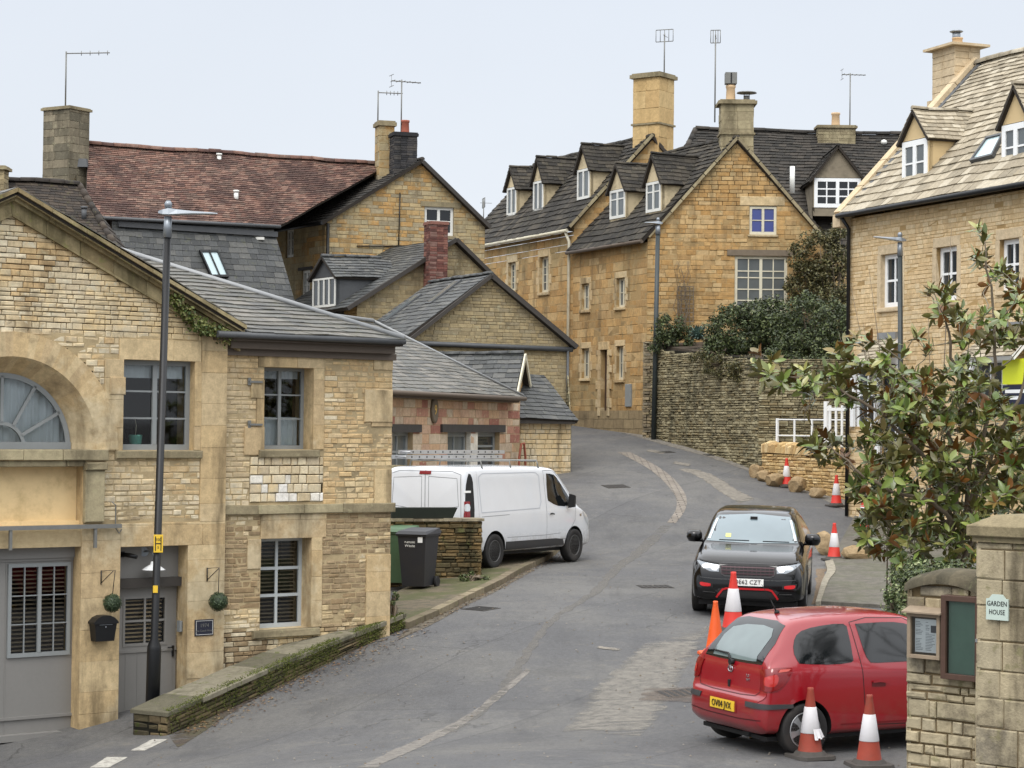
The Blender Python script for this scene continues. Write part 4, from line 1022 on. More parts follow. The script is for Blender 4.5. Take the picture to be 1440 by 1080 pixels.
# forecourt on the left with its kerb
kerb = [(568,884),(610,866),(650,846),(700,822),(744,798),(780,776),(800,752)]
KL = [G(*p) for p in kerb]
back = [G(548,858), G(556,846), G(560,838), G(600,812), (KL[4][0]-3.6, KL[4][1]+1), (KL[5][0]-4.2, KL[5][1]+1), (KL[6][0]-4.6, KL[6][1]+2)]
sheet('forecourt', KL, back, .09, m_ground('forecourt_concrete', (112,102,84), (88,82,68), 5, (74,80,42), gr=.7), curb=.2, n=50, m=16)
Kf = smooth_line(KL)
M = MB(); rgk = random.Random(4); L = sum((a-b).length for a, b in zip(Kf, Kf[1:])); s = 0
while s < L-.3:
    a, b = lerp2(Kf, s/L), lerp2(Kf, min(1, (s+.58)/L)); d = (b-a).normalized(); nn = V((d.y,-d.x,0))*.14
    zA, zB = gz(a.x,a.y), gz(b.x,b.y); h = .10+rgk.uniform(0,.015)
    lo = [a+nn*.6+V((0,0,zA-.1)), b+nn*.6+V((0,0,zB-.1)), b-nn*.5+V((0,0,zB-.1)), a-nn*.5+V((0,0,zA-.1))]
    M.hexa(lo, [p+V((0,0,h+.1)) for p in lo]); s += .6
o = M.build('kerb', m_stone('kerb_stone', [(120,108,88),(108,98,78),(134,122,98)], (66,60,46), .7, (96,100,60), seed=75)); tag(o, kind='structure')
sheet('gutter_line', [G(560,900),G(612,876),G(655,852),G(705,828),G(752,802)], [G(566,890),G(610,868),G(652,848),G(701,824),G(747,799)], .004, m_ground('wet_gutter', (112,104,90), (66,60,52), 9))
# leaf litter and dirt strip along the low wall
sheet('road_dirt', [G(250,1052),G(330,1000),G(420,955),G(500,915),G(575,880)], [G(238,1036),G(320,985),G(410,945),G(500,905),G(568,878)], .005, m_ground('dirt', (88,78,70), (72,66,60), 14, (84,84,52), gr=.4, broken=(3,.36,.9)), n=40, m=8)
# pale worn patches, patched strips and setts
pale = m_ground('worn_concrete', (140,134,124), (110,106,99), 9, gr=0, broken=(1.6,.33,.85))
sheet('patch_line', [G(500,1080),G(560,1052),G(660,1003),G(740,940)], [G(528,1080),G(578,1056),G(672,1006),G(746,943)], .004, m_ground('worn_line', (138,133,126), (106,103,99), 12, broken=(2.2,.3,.85)), jag=.03)
setts = Mat('road_setts'); uv = setts.n('TexCoord').outputs['Object']
br = setts.n('TexBrick'); setts.set(br.inputs['Vector'], uv); br.inputs['Scale'].default_value = 1; br.inputs['Brick Width'].default_value = .3; br.inputs['Row Height'].default_value = .13; br.inputs['Mortar Size'].default_value = .015
br.inputs['Color1'].default_value = srgb(142,134,124); br.inputs['Color2'].default_value = srgb(118,110,100); br.inputs['Mortar'].default_value = srgb(74,70,66)
setts.bump(setts.math('SUBTRACT', setts.noise(9,4), br.outputs['Fac']), .02); setts.fin(mulv(setts, br.outputs['Color'], setts.math('MULTIPLY_ADD', setts.noise(5,5,.7), .9, .55)), .9)
sheet('sett_channel', [G(868,636),G(905,655),G(928,672),G(948,695),G(951,715),G(938,735)], [G(886,636),G(926,657),G(948,674),G(964,696),G(964,716),G(950,736)], .005, setts.m, n=60, m=3)
sheet('patched_trench', [G(930,738),G(905,762),G(868,792),G(830,832),G(770,872),G(690,980),G(620,1030)], [G(948,738),G(924,762),G(886,792),G(842,834),G(782,874),G(704,982),G(640,1030)], .004, m_ground('trench_fill', (126,122,116), (104,102,99), 12, broken=(1.5,.36,.5)), n=70, m=3, jag=.04)
sheet('worn_strip', [G(955,660),G(985,672),G(1010,690),G(1040,708)], [G(968,658),G(1005,669),G(1032,686),G(1062,702)], .004, pale, jag=.05)
sheet('road_edge_right', [G(840,600),G(920,622),G(985,640),G(1050,662),G(1110,684),G(1160,704),G(1200,724)], [G(845,592),G(922,612),G(990,632),G(1058,655),G(1118,674),G(1175,694),G(1215,712)], .006, pale, n=60, m=3, jag=.03)
sheet('worn_patch', [G(905,905),G(860,945),G(820,985),G(790,1030)], [G(1000,880),G(960,950),G(945,985),G(900,1035)], .005, m_ground('worn_patch', (148,143,134), (118,115,109), 7, broken=(1.3,.42,.62)), n=50, m=14)
sheet('worn_patch_near_car', [G(905,968),G(898,986)], [G(1010,966),G(1000,990)], .010, m_ground('reddish_patch', (118,106,96), (94,86,80), 9, broken=(2.2,.38,.5)), n=12, m=12)
# faded dash, white marks lower left, right kerb
wm = m_ground('road_paint', (186,183,174), (140,137,130), 12)
for k, (a, b) in enumerate([(((183,1056),(214,1040)),((203,1056),(236,1040))), (((126,1080),(150,1065)),((152,1080),(180,1065)))]):
    sheet('road_marking', [G(*p) for p in a], [G(*p) for p in b], .006, wm, n=8, m=4, jag=.01)
for x0, y0, x1, y1, hh in ((838,912,872,916,3),(908,635,932,639,3),(790,1014,822,1032,0),(945,652,968,656,3)):
    if hh: sheet('road_marking', [G(x0,y0),G(x1,y1)], [G(x0+4,y0-hh),G(x1+4,y1-hh)], .008, pale, n=8, m=2, jag=.02)
# right pavement
sheet('pavement', [G(1150,850),G(1160,820),G(1170,806),G(1166,793),G(1205,722)], [G(1330,860),G(1340,830),G(1340,812),G(1340,795),G(1400,740)], .06, m_ground('pavement', (108,104,96), (88,85,78), 5, (84,88,64), gr=.35), curb=.2, n=40, m=14)
sheet('pavement_kerb', [G(1147,852),G(1156,822),G(1163,807),G(1160,794)], [G(1154,852),G(1165,822),G(1175,807),G(1171,792)], .075, m_ground('pale_kerb', (150,144,130), (124,118,104), 8), curb=.1, n=24, m=2)
sheet('road_dirt_right', [G(1142,850),G(1146,822),G(1150,800)], [G(1153,850),G(1160,822),G(1160,800)], .005, m_ground('leaf_dirt', (124,106,88), (98,86,70), 14), n=16, m=3, jag=.04)
# loose leaves and stones by the low wall
LT = MB(); rg = random.Random(77)
for _ in range(900):
    t = rg.random(); u = t*Lw; d_ = abs(rg.gauss(0,.32))+.03; q = FW.p(u, 0, d_); z = gz(q.x, q.y)+.012; a = rg.uniform(0,6.28); s_ = rg.uniform(.008,.032)
    c_, s2 = math.cos(a)*s_, math.sin(a)*s_
    LT.face([(q.x-c_,q.y-s2,z),(q.x+s2*.6,q.y-c_*.6,z+rg.uniform(0,.01)),(q.x+c_,q.y+s2,z+rg.uniform(0,.015)),(q.x-s2*.6,q.y+c_*.6,z+.003)])
for _ in range(500):
    t = rg.random(); q = lerp2(Kf, t*.8); nn = V((rg.uniform(.0,.25), -rg.uniform(0,.2), 0)); q = q+nn; z = gz(q.x,q.y)+.012; s_ = rg.uniform(.008,.028); a = rg.uniform(0,6.28); c_, s2 = math.cos(a)*s_, math.sin(a)*s_
    LT.face([(q.x-c_,q.y-s2,z),(q.x+s2*.6,q.y-c_*.6,z+.006),(q.x+c_,q.y+s2,z),(q.x-s2*.6,q.y+c_*.6,z+.01)])
o = LT.build('leaf_litter', m_leaf('dead_leaf', [(96,70,48),(120,92,62),(74,56,42),(140,118,84)])); tag(o, 'fallen brown leaves and grit along the road edge', 'leaf litter', kind='stuff')

def ironwork(px, py, w_, l_, rot, name='drain_cover', slots=6):
    q = gh(px, py); M = MB(); c_, s_ = math.cos(rot), math.sin(rot); T3 = lambda x, y, z: (q.x+x*c_-y*s_, q.y+x*s_+y*c_, gz(q.x+x*c_-y*s_, q.y+x*s_+y*c_)+z)
    def rc(x0, x1, y0, y1, z0, z1): M.hexa([T3(x0,y0,z0),T3(x1,y0,z0),T3(x1,y1,z0),T3(x0,y1,z0)],[T3(x0,y0,z1),T3(x1,y0,z1),T3(x1,y1,z1),T3(x0,y1,z1)])
    rc(-w_/2,w_/2,-l_/2,l_/2,-.02,.006); M.m = 1
    for i in range(slots): x = -w_/2+w_*(i+.5)/slots; rc(x-w_/slots*.28, x+w_/slots*.28, -l_*.4, l_*.4, .004, .011)
    o = M.build(name, [m_plain('iron_frame', (58,54,50), .8, .2, var=.3), m_plain('iron_slot', (38,36,34), .8, var=.3)], None); tag(o, kind='structure')
ironwork(921,825,.6,.45,.2); ironwork(676,856,.45,.5,.9); ironwork(866,684,.6,.6,.3); ironwork(960,975,.6,.6,.25); ironwork(935,636,.5,.4,.4); ironwork(1002,640,.5,.4,.3)
GRT = MB(); rg = random.Random(31)
for _ in range(1100):
    px, py = rg.uniform(240,1260), rg.uniform(700,1078); Y = 20+rg.random()**1.3*30; q = at(px, py, 30); X_ = rg.uniform(-5,5.5); Y_ = rg.uniform(20,48); z = gz(X_, Y_)+.008; s_ = rg.uniform(.006,.02); a = rg.uniform(0,6.28); c_, s2 = math.cos(a)*s_, math.sin(a)*s_
    if (X_+.9)*.0-0 > 1: continue
    GRT.mesh([(X_-c_,Y_-s2,z),(X_+s2,Y_-c_,z),(X_+c_,Y_+s2,z),(X_-s2,Y_+c_,z),(X_,Y_,z+s_*.7)], [(0,1,4),(1,2,4),(2,3,4),(3,0,4)])
o = GRT.build('road_grit', m_leaf('grit', [(110,102,92),(84,76,66),(126,120,110),(96,84,66)]), None, uv=False); tag(o, 'loose grit and small leaves scattered over the road', 'grit', kind='stuff')

sheet('garden_lawn', [(5.35,20.0),(5.6,24),(6.1,29),(6.6,34)], [(12,18.5),(13,24),(13.5,29),(13,34)], .03, m_ground('garden_lawn', (66,76,38), (52,56,34), 5, (80,66,46), gr=.5), n=30, m=20, jag=.05)

# ================================================================== MIDDLE: buildings down the hill
def gable_poly(u0, u1, zb, ze0, ze1, ua, za): return [(u0,zb),(u1,zb),(u1,ze1),(ua,za),(u0,ze0)]
def verge(M, a, b, h=.12, w=.14):
    """coping or barge running up a gable edge"""
    strip_along(M, a, b, w, h)
def chimney(parent, c, wx, wy, z0, z1, mats, ang=0., cap=.08, capo=.07, base=None, pots=(), name='chimney', h=(.09,.14), w=(.2,.45), potm=None, capm=None, neck=None):
    """stack of coursed stone; c centre, wx/wy plan size; pots: (dx,dy,r,h)"""
    r = V((math.cos(ang), math.sin(ang), 0)); q = V((-r.y, r.x, 0)); c = V((c[0], c[1], 0)); rg = random.Random(int(c.x*100)+7)
    M = MB()
    cs = [c-r*wx/2-q*wy/2, c+r*wx/2-q*wy/2, c+r*wx/2+q*wy/2, c-r*wx/2+q*wy/2]
    for i in range(4):
        a, b = cs[i], cs[(i+1) % 4]; fr = Fr(None, None, a, b)
        M.m = 1; M.face([fr.p(0,z0,-.01),fr.p(fr.L,z0,-.01),fr.p(fr.L,z1,-.01),fr.p(0,z1,-.01)]); M.m = 0
        courses(M, fr, [(-.0,z0),(fr.L+.0,z0),(fr.L+.0,z1),(-.0,z1)], [], rg, h=h, w=w, d0=-.02, proud=(.0,.012), ch=.008, gap=.006)
    o = M.build(name, mats, parent)
    K = MB()
    def slab(zz0, zz1, e):
        p = [c+r*sx*(wx/2+e)+q*sy*(wy/2+e) for sx, sy in ((-1,-1),(1,-1),(1,1),(-1,1))]
        K.hexa([v+V((0,0,zz0)) for v in p], [v+V((0,0,zz1)) for v in p])
    slab(z1, z1+cap, capo); slab(z1+cap, z1+cap*1.4, capo*.4)
    K.build('chimney_cap', capm or MT['ashB'], o)
    if neck: K = MB(); slab(neck, neck+.06, .05); K.build('string_band', capm or MT['ashB'], o)
    if base: K = MB(); slab(z0, base, .09); K.build('chimney_base', capm or MT['ashB'], o)
    for (dx, dy, rr, hh) in pots:
        p = c+r*dx+q*dy+V((0,0,z1+cap*1.35)); Q = MB()
        Q.lathe(p, [(rr*1.05,0),(rr,.05),(rr*.9,hh*.8),(rr*1.05,hh*.86),(rr*1.05,hh),(rr*.8,hh),(rr*.75,hh*.7)], 14); Q.build('chimney_pot', potm or MT['pot'], o)
    return o
def aerial(base, h, label, arms=5, ang=0., L=.7, tilt=0., name='tv_aerial', kind=0):
    R_ = root(name, base, label, 'aerial'); M = MB(); b = V(base)
    M.tube([b, b+V((0,0,h))], .024, 6); M.build('mast', MT['iron'], R_)
    M = MB(); d = V((math.cos(ang), math.sin(ang), 0)); s = V((-d.y, d.x, 0)); t = b+V((0,0,h-.06))
    if kind == 0:
        M.tube([t-d*L*.35, t+d*L*.65], .018, 5)
        for i in range(arms):
            p = t-d*L*.3+d*L*.9*i/(arms-1); w_ = .22-.02*i; M.tube([p-s*w_, p+s*w_], .011, 4)
        for zz in (-.18, .18): M.tube([t-d*L*.35+V((0,0,zz))-s*.2, t-d*L*.35+V((0,0,zz))+s*.2], .011, 4)
        M.tube([t-d*L*.35+V((0,0,-.18)), t-d*L*.35+V((0,0,.18))], .006, 4)
    elif kind == 1:     # long single boom
        M.tube([t, t+d*L], .018, 5)
        for i in range(arms): p = t+d*L*(.35+.6*i/(arms-1)); M.tube([p-V((0,0,.07)), p+V((0,0,.07))], .011, 4)
    else:
        for zz in (-.2,.2): M.tube([t+V((0,0,zz))-s*L*.5, t+V((0,0,zz))+s*L*.5], .014, 4)
        for i in range(5): q = t+s*(-L*.5+L*i/4); M.tube([q+V((0,0,-.2)), q+V((0,0,.2))], .011, 4)
        M.tube([t-d*.15, t+d*.35], .01, 4)
    M.build('antenna', MT['iron'], R_); return R_
def vent_pipe(parent, p, h=.35, r=.06, mat=None):
    M = MB(); M.tube([p, V(p)+V((0,0,h))], r, 10); M.tube([V(p)+V((0,0,h)), V(p)+V((0,0,h+.06))], r*1.3, 10); return M.build('vent_pipe', mat or MT['lead'], parent)
def simple_dormer(parent, fr, u0, u1, zb, ze, za, d0, depth, rmat, cheek, wmat=None, glass=None, cols=1, rows=2, case=2, over=.12, tw=.22, tr=.16, name='dormer', top=None, frw=.06, bar=.02, gablefill=None):
    """gabled dormer: front at offset d0 of the facade frame, running back into the roof"""
    rg = random.Random(int(u0*97)+3); um = (u0+u1)/2; M = MB()
    f = fr.off(d0)
    # front face round the window
    M.face([f.p(u0,ze,0),f.p(u1,ze,0),f.p(um,za,0)]); M.fb(f,u0-.0,u0+.07,zb-.3,ze,-.1,.0); M.fb(f,u1-.07,u1,zb-.3,ze,-.1,.0); M.fb(f,u0,u1,zb-.3,zb,-.1,-.0)
    for u in (u0, u1):
        M.face([f.p(u,zb-.6,0),f.p(u,ze,0),f.p(u,ze,-depth),f.p(u,zb-.6,-depth)])
    M.face([f.p(u0,ze,-.3),f.p(u1,ze,-.3),f.p(u1,zb,-.3),f.p(u0,zb,-.3)])
    o = M.build(name, gablefill or cheek, parent)
    if wmat: window(o, f, u0+.05, u1-.05, zb, ze-.02, wmat, glass, d=.03, cols=cols, rows=rows, case=case, fw=frw, bar=bar, top=top)
    T = MB(); s = (za-ze)/(um-u0); e = over
    for sg in (-1, 1):
        ue_ = um+sg*(um-u0+e); zz = ze-s*e+.05
        a, b, c_, d_ = f.p(ue_,zz,e), f.p(ue_,zz,-depth), f.p(um,za+.05,-depth-.3), f.p(um,za+.05,e)
        if sg > 0: tiles(T, a, b, c_, d_, (tr,tr), tw, .02, rg, thk=.06)
        else: tiles(T, b, a, d_, c_, (tr,tr), tw, .02, rg, thk=.06)
    ridge(T, f.p(um,za+.08,e), f.p(um,za+.08,-depth), .07, .35, rg)
    T.build('dormer_roof', [rmat, MT['under']], o); return o

# ---------- pink stone building behind the van
FB = Fr((545,46.0),(732,54.4)); rg = random.Random(31); gb = -3.2
B = root('pink_stone_building', FB.p(1, -2.6), 'pink and cream stone building with a hipped slate roof behind the white van', 'building')
uB1 = FB.u(731, 590); zB = FB.z(640, 557); uB0 = -1.2
hb = [FB.rect(551,605,580,690), FB.rect(629,607,661,690), FB.rect(668,607,702,690)]
wall(B, FB, [(uB0,gb),(uB1,gb),(uB1,zB),(uB0,zB)], hb, MT['stoneB'], MT['mortB'], rg, h=(.16,.26), w=(.3,.75), ch=.008, gap=.012, proud=(.003,.012))
MT['texB'] = m_texwall('coursed_pink_stone', (190,150,112), (180,132,98), (170,150,118), .5, .2)
DBb = -5.6
hull_walls(B, [FB.p(uB0,0), FB.p(uB0,0,DBb), FB.p(uB1,0,DBb), FB.p(uB1,0,-.01)], gb, zB, MT['texB'], 'side_wall')
for i, q in enumerate(hb): window(B, FB, q[0], q[1], q[2], q[3], MT['greyf'], MT['glassg'] if i < 2 else MT['glass'], d=-.12, cols=2 if i < 2 else 1, rows=3 if i < 2 else 5, case=1, fw=.12, bar=.05)
for x0, x1 in ((548,590),(619,708)): M = MB(); q = FB.rect(x0,600,x1,606); M.fb(FB, q[0], q[1], q[2]-.03, q[3]+.05, -.1, .06); M.build('timber_lintel', MT['timberd'], B)
q = FB.rect(664,607,667,680); M = MB(); M.fb(FB, q[0]-.15, q[1]+.2, q[2], q[3], -.1, .01); M.build('white_pier', MT['white_st'], B)
tB = .6; eB = .3; ce = FB.u(736, 563, eB); Db = 2.9
c1 = FB.p(ce, zB+.05, eB); h1 = FB.p(ce-Db, zB+.05+Db*tB, eB-Db); h0 = FB.p(uB0-1, zB+.05+Db*tB, eB-Db); c0 = FB.p(uB0-1, zB+.05, eB); c2 = FB.p(ce, zB+.05, eB-2*Db); c3 = FB.p(uB0-1, zB+.05, eB-2*Db)
T = MB(); tiles(T, c0, c1, h1, h0, (.2,.18), .3, .012, rg); tiles(T, c1, c2, h1+V((.01,0,0)), h1, (.2,.18), .3, .012, rg); tiles(T, c2, c3, h0, h1, (.4,.4), .5, .012, rg)
rf = T.build('roof', [MT['slate'], MT['under']], B)
M = MB(); M.tube([c1+V((0,0,.03)), h1+V((0,0,.05))], .04, 8); M.tube([h1+V((0,0,.05)), h0+V((0,0,.05))], .05, 8); M.build('hip_flashing', MT['lead'], rf)
M = MB(); M.fb(FB, uB0, ce-.05, zB-.1, zB+.02, -.05, .22); M.tube([FB.p(uB0,zB+.0,.34), FB.p(ce+.02,zB+.0,.34)], .055, 8); M.build('gutter', MT['gutter'], B)
x, z = FB.uz(609, 577); M = MB(); 
M.v += []; M.lathe(V((0,0,0)), [(.2,0),(.2,.05),(.15,.055)], 24)
mtx = fr_mat(FB, x, z, .01); M.v = [tuple(mtx @ V((a*1.0,b*1.5,c))) for a, b, c in M.v]; PL = M.build('oval_plaque', MT['timber'], None); PL.name = 'oval_plaque'
tag(PL, 'oval carved plaque with a gilt 9 on the pink stone wall', 'plaque'); text_mesh('9', .32, fr_mat(FB, x, z, .07), 'numeral', m_plain('gilt', (224,184,92), .5, .3), PL)

# ---------- slate roofed gabled wing and lean-to with stone yard wall
FC = Fr(None, None, V((at(714,600,54.9).x, 54.9, 0)), V((at(741,600,57.6).x, 57.6, 0)))
Cc = root('gabled_stone_wing', FC.p(FC.L/2, -2.2), 'small stone wing with a slate roof and pale barge boards beyond the pink building', 'building')
zCe = FC.z(742, 574); zCa = FC.z(726, 501); L = FC.L
wall(Cc, FC, gable_poly(0, L, -3, zCe, zCe, L/2, zCa), [], MT['stoneJ'], MT['mortJ'], rg, h=(.12,.2), w=(.2,.5))
dC = 4.6; T = MB()
tiles(T, FC.p(-.12,zCe-.05,.15), FC.p(L/2,zCa+.05,.15)*0+FC.p(-.12,zCe-.05,-dC)*1, FC.p(L/2,zCa+.06,-dC), FC.p(L/2,zCa+.06,.15), (.2,.16), .28, .014, rg)
tiles(T, FC.p(L+.12,zCe-.05,-dC), FC.p(L+.12,zCe-.05,.15), FC.p(L/2,zCa+.06,.15), FC.p(L/2,zCa+.06,-dC), (.2,.16), .28, .014, rg)
ridge(T, FC.p(L/2,zCa+.08,.15), FC.p(L/2,zCa+.08,-dC), .08, .4, rg); T.build('roof', [MT['slateb'], MT['under']], Cc)
M = MB(); verge(M, FC.p(-.12,zCe-.08,.19), FC.p(L/2,zCa+.03,.19), .14, .04); verge(M, FC.p(L+.12,zCe-.08,.19), FC.p(L/2,zCa+.03,.19), .14, .04); M.build('barge_board', MT['cream'], Cc)
hull_walls(Cc, [FC.p(0,0,0), FC.p(0,0,-dC), FC.p(L,0,-dC), FC.p(L,0,0)], -3, zCe, MT['texB'], 'side_wall')
FD = Fr((722,55.6),(787,56.6)); Dd = root('slate_lean_to', FD.p(.6,-2.3), 'lean to store with a dark slate roof and pale rubble front wall', 'building')
uD1 = FD.u(803); zD = FD.z(760, 591); zDt = FD.z(760, 527, -1.3)
wall(Dd, FD, [(-.3,-3.2),(uD1,-3.2),(uD1,zD),(-.3,zD)], [], MT['stoneA'], MT['mortA'], rg, h=(.1,.2), w=(.12,.35), gap=.014, ch=.012)
T = MB(); tiles(T, FD.p(-.1,zD+.02,.2), FD.p(uD1+.08,zD+.02,.2), FD.p(uD1+.08,zDt,-1.25), FD.p(-.1,zDt,-1.25), (.17,.15), .26, .014, rg); T.build('roof', [MT['slateb'], MT['under']], Dd)
M = MB(); M.fb(FD, -.25, uD1+.0, zD-.09, zD+.0, 0, .17); M.build('eaves_board', MT['timberd'], Dd)
FDs = Fr(None, None, FD.p(uD1,0,0), FD.p(uD1,0,0)+V((-.1,2.2,0)))
wall(Dd, FDs, [(0,-3.2),(2.2,-3.2),(2.2,zD),(1.3,zDt),(0,zD)], [], MT['dry'], MT['dryback'], rg, name='side_wall', h=(.07,.13), w=(.1,.3))

# ---------- long gable with a lead string
FE_ = Fr((575,57.0),(800,59.0)); E = root('gabled_rubble_house', FE_.p(2, -2), 'low grey rubble house with a wide slate gable in the centre', 'house')
Fe = FE_; ueL, zeL = Fe.uz(577,479); ueR, zeR = Fe.uz(801,479); uAe, zAe = Fe.uz(688,389)
zeL = zeR = (zeL+zeR)/2
wall(E, Fe, gable_poly(ueL-.3, ueR, -3, zeL-.2, zeR, uAe, zAe), [], MT['stoneE'], MT['mortH'], rg, h=(.07,.12), w=(.12,.34))
dE = 4.2; T = MB(); o_ = .12
sl = (zAe-zeR)/(ueR-uAe)
tiles(T, Fe.p(uAe-(ueR-uAe)-.55,zeL-.45*sl,-dE), Fe.p(uAe-(ueR-uAe)-.45,zeL-.4*sl,o_), Fe.p(uAe,zAe+.06,o_), Fe.p(uAe,zAe+.06,-dE), (.22,.18), .3, .014, rg)
tiles(T, Fe.p(ueR+.15,zeR-.1,o_), Fe.p(ueR+.15,zeR-.1,-dE), Fe.p(uAe,zAe+.06,-dE), Fe.p(uAe,zAe+.06,o_), (.2,.17), .3, .014, rg)
ridge(T, Fe.p(uAe,zAe+.09,o_), Fe.p(uAe,zAe+.09,-dE), .08, .4, rg)
rE = T.build('roof', [MT['slateb'], MT['under']], E)
M = MB(); verge(M, Fe.p(uAe,zAe+.02,.17), Fe.p(ueR+.15,zeR-.12,.17), .13, .07); verge(M, Fe.p(uAe,zAe+.02,.17), Fe.p(ueL-.35,zeL-.35*sl,.17), .1, .07); M.build('barge_board', MT['timberd'], E)
def on_left(t, s):   # a point on the left slope
    a = Fe.p(uAe-(ueR-uAe)*.98, zeL, o_).lerp(Fe.p(uAe,zAe+.06,o_), t); b = Fe.p(uAe-(ueR-uAe)*.98, zeL, -dE).lerp(Fe.p(uAe,zAe+.06,-dE), t); return a.lerp(b, s)
for t0, t1, s in ((.55,.93,.35),(.3,.75,.78)):
    M = MB(); a, b = on_left(t0, s), on_left(t1, s); q = (on_left(t0, s+.10)-a); nn = (b-a).cross(q).normalized(); nn = nn if nn.z > 0 else -nn
    M.hexa([a+nn*.02, a+q+nn*.02, b+q+nn*.02, b+nn*.02], [a+nn*.09, a+q+nn*.09, b+q+nn*.09, b+nn*.09]); RL = M.build('rooflight', MT['leadd'], rE)
    M = MB(); g = .12; a2, b2 = a.lerp(b,.06), a.lerp(b,.94); M.face([a2+q*g+nn*.095, a2+q*(1-g)+nn*.095, b2+q*(1-g)+nn*.095, b2+q*g+nn*.095]); M.build('pane', MT['glassg'], RL)
zg = Fe.z(690, 487); M = MB(); M.tube([Fe.p(ueL-.2, zg+.03, .08), Fe.p(ueR+.05, zg-.03, .08)], .07, 8); M.tube([Fe.p(ueR-.1, zg-.05, .1), Fe.p(ueR-.1, -2.5, .1)], .035, 8); M.build('gutter', MT['leadd'], E)
hull_walls(E, [Fe.p(ueL,0,0), Fe.p(ueL,0,-dE), Fe.p(ueR,0,-dE), Fe.p(ueR,0,-.01)], -3, zeL, MT['texA'], 'side_wall')

# ---------- house with the brick stack and small slate dormer
Fg = Fr((489,62.5),(690,65.0)); Gh = root('dormered_rubble_house', Fg.p(1,-1), 'rubble gabled house with a small slate dormer behind the wide slate gable', 'house')
ug0, zg0 = Fg.uz(489,431); uga, zga = Fg.uz(638,339); ug1, zg1 = Fg.uz(700,396)
wall(Gh, Fg, [(ug0+.3,-2),(ug1,-2),(ug1,zg1-.1),(uga,zga-.05),(ug0+.3,zg0+.1)], [], MT['stoneE'], MT['mortH'], rg, h=(.09,.16), w=(.15,.4))
dG_ = 5; T = MB()
tiles(T, Fg.p(ug0-.15,zg0-.06,-dG_), Fg.p(ug0-.15,zg0-.06,.15), Fg.p(uga,zga+.06,.15), Fg.p(uga,zga+.06,-dG_), (.2,.17), .28, .014, rg)
tiles(T, Fg.p(ug1+.1,zg1-.1,.15), Fg.p(ug1+.1,zg1-.1,-dG_), Fg.p(uga,zga+.06,-dG_), Fg.p(uga,zga+.06,.15), (.2,.17), .28, .014, rg)
T.build('roof', [MT['slateb'], MT['under']], Gh)
M = MB(); verge(M, Fg.p(ug0-.1,zg0-.08,.18), Fg.p(uga,zga+.04,.18), .12, .06); verge(M, Fg.p(ug1+.1,zg1-.12,.18), Fg.p(uga,zga+.04,.18), .12, .06); M.build('barge_board', MT['timberd'], Gh)
hull_walls(Gh, [Fg.p(ug0+.3,0,0), Fg.p(ug0+.3,0,-dG_), Fg.p(ug1,0,-dG_), Fg.p(ug1,0,0)], -2, zg0, MT['texA'], 'side_wall')
# dormer facing left on the catslide
Fdm = Fr(None, None, Fg.p(ug0+.05,0,-2.6), Fg.p(ug0+.05,0,-.6))   # faces left
simple_dormer(Gh, Fdm, .1, 1.75, zg0+.05, zg0+.95, zg0+1.55, 0.0, 1.9, MT['slateb'], MT['leadd'], MT['white'], MT['glass'], cols=1, rows=1, case=4)
chimney(Gh, Fg.p(Fg.u(605,360), 0, .34)[:2], .56, .55, Fg.z(605,425), Fg.z(605,315,.6), [MT['brick'], MT['mortR']], ang=.38, h=(.07,.078), w=(.2,.24), cap=.07, capo=.03, capm=MT['brick'], name='brick_chimney')

# ---------- tall weathered gable house
Fh = Fr((458,67.0),(683,69.0)); H = root('weathered_gable_house', Fh.p(2,0), 'tall weathered ochre stone gable house with a black brick chimney', 'house')
uh0, zh0 = Fh.uz(459,310); uh1, zh1 = Fh.uz(682,315); uha, zha = Fh.uz(592,229)
wh = Fh.rect(597,291,638,331)
wall(H, Fh, gable_poly(uh0, uh1, -2, zh0, zh1, uha, zha), [wh], MT['stoneH'], MT['mortH'], rg, h=(.09,.17), w=(.14,.5), gap=.014)
window(H, Fh, *wh, MT['white'], MT['glassd'], d=-.06, cols=1, rows=2, case=2, fw=.09, bar=.03)
M = MB(); M.fb(Fh, wh[0]-.15, wh[1]+.25, wh[3]+.0, wh[3]+.16, -.02, .03); M.build('lintel', MT['ashB'], H)
sB = at(389,318,70.0); dirS = V((sB.x,sB.y,0))-Fh.p(uh0,0); Fs = Fr(None, None, V((sB.x,sB.y,0)), Fh.p(uh0,0)); rgh = random.Random(5)
ws1 = Fs.rect(402,323,413,362); ws2 = Fs.rect(424,380,436,422)
wall(H, Fs, [(0,-2),(Fs.L,-2),(Fs.L,zh0),(0,zh0)], [ws1, ws2], MT['stoneH'], MT['mortH'], rgh, name='side_wall', h=(.14,.24), w=(.3,.7))
window(H, Fs, *ws1, MT['white'], MT['glass'], d=-.05, cols=2, rows=3, case=2, fw=.08); window(H, Fs, *ws2, MT['white'], MT['glass'], d=-.05, cols=2, rows=2, case=2, fw=.08)
M = MB(); q = ws2; M.fb(Fs, q[0]-.2, q[1]+.2, q[3], q[3]+.1, 0, .04); M.build('lintel', MT['timberd'], H)
back = V((sB.x, sB.y, 0))-Fh.p(uh0,0); back.z = 0
apx = Fh.p(uha, zha+.08, .15); apb = apx+back*1.25+V((0,0,0)); eL = Fh.p(uh0-.18, zh0-.08, .15); eLb = eL+back*1.02; eR = Fh.p(uh1+.15, zh1-.1, .15); eRb = eR+back*1.25
T = MB(); tiles(T, eLb, eL, apx, apb, (.22,.15), .26, .02, rg); tiles(T, eR, eRb, apb, apx, (.22,.15), .26, .02, rg); ridge(T, apx+V((0,0,.03)), apb+V((0,0,.03)), .09, .4, rg); T.build('roof', [MT['stiled'], MT['under']], H)
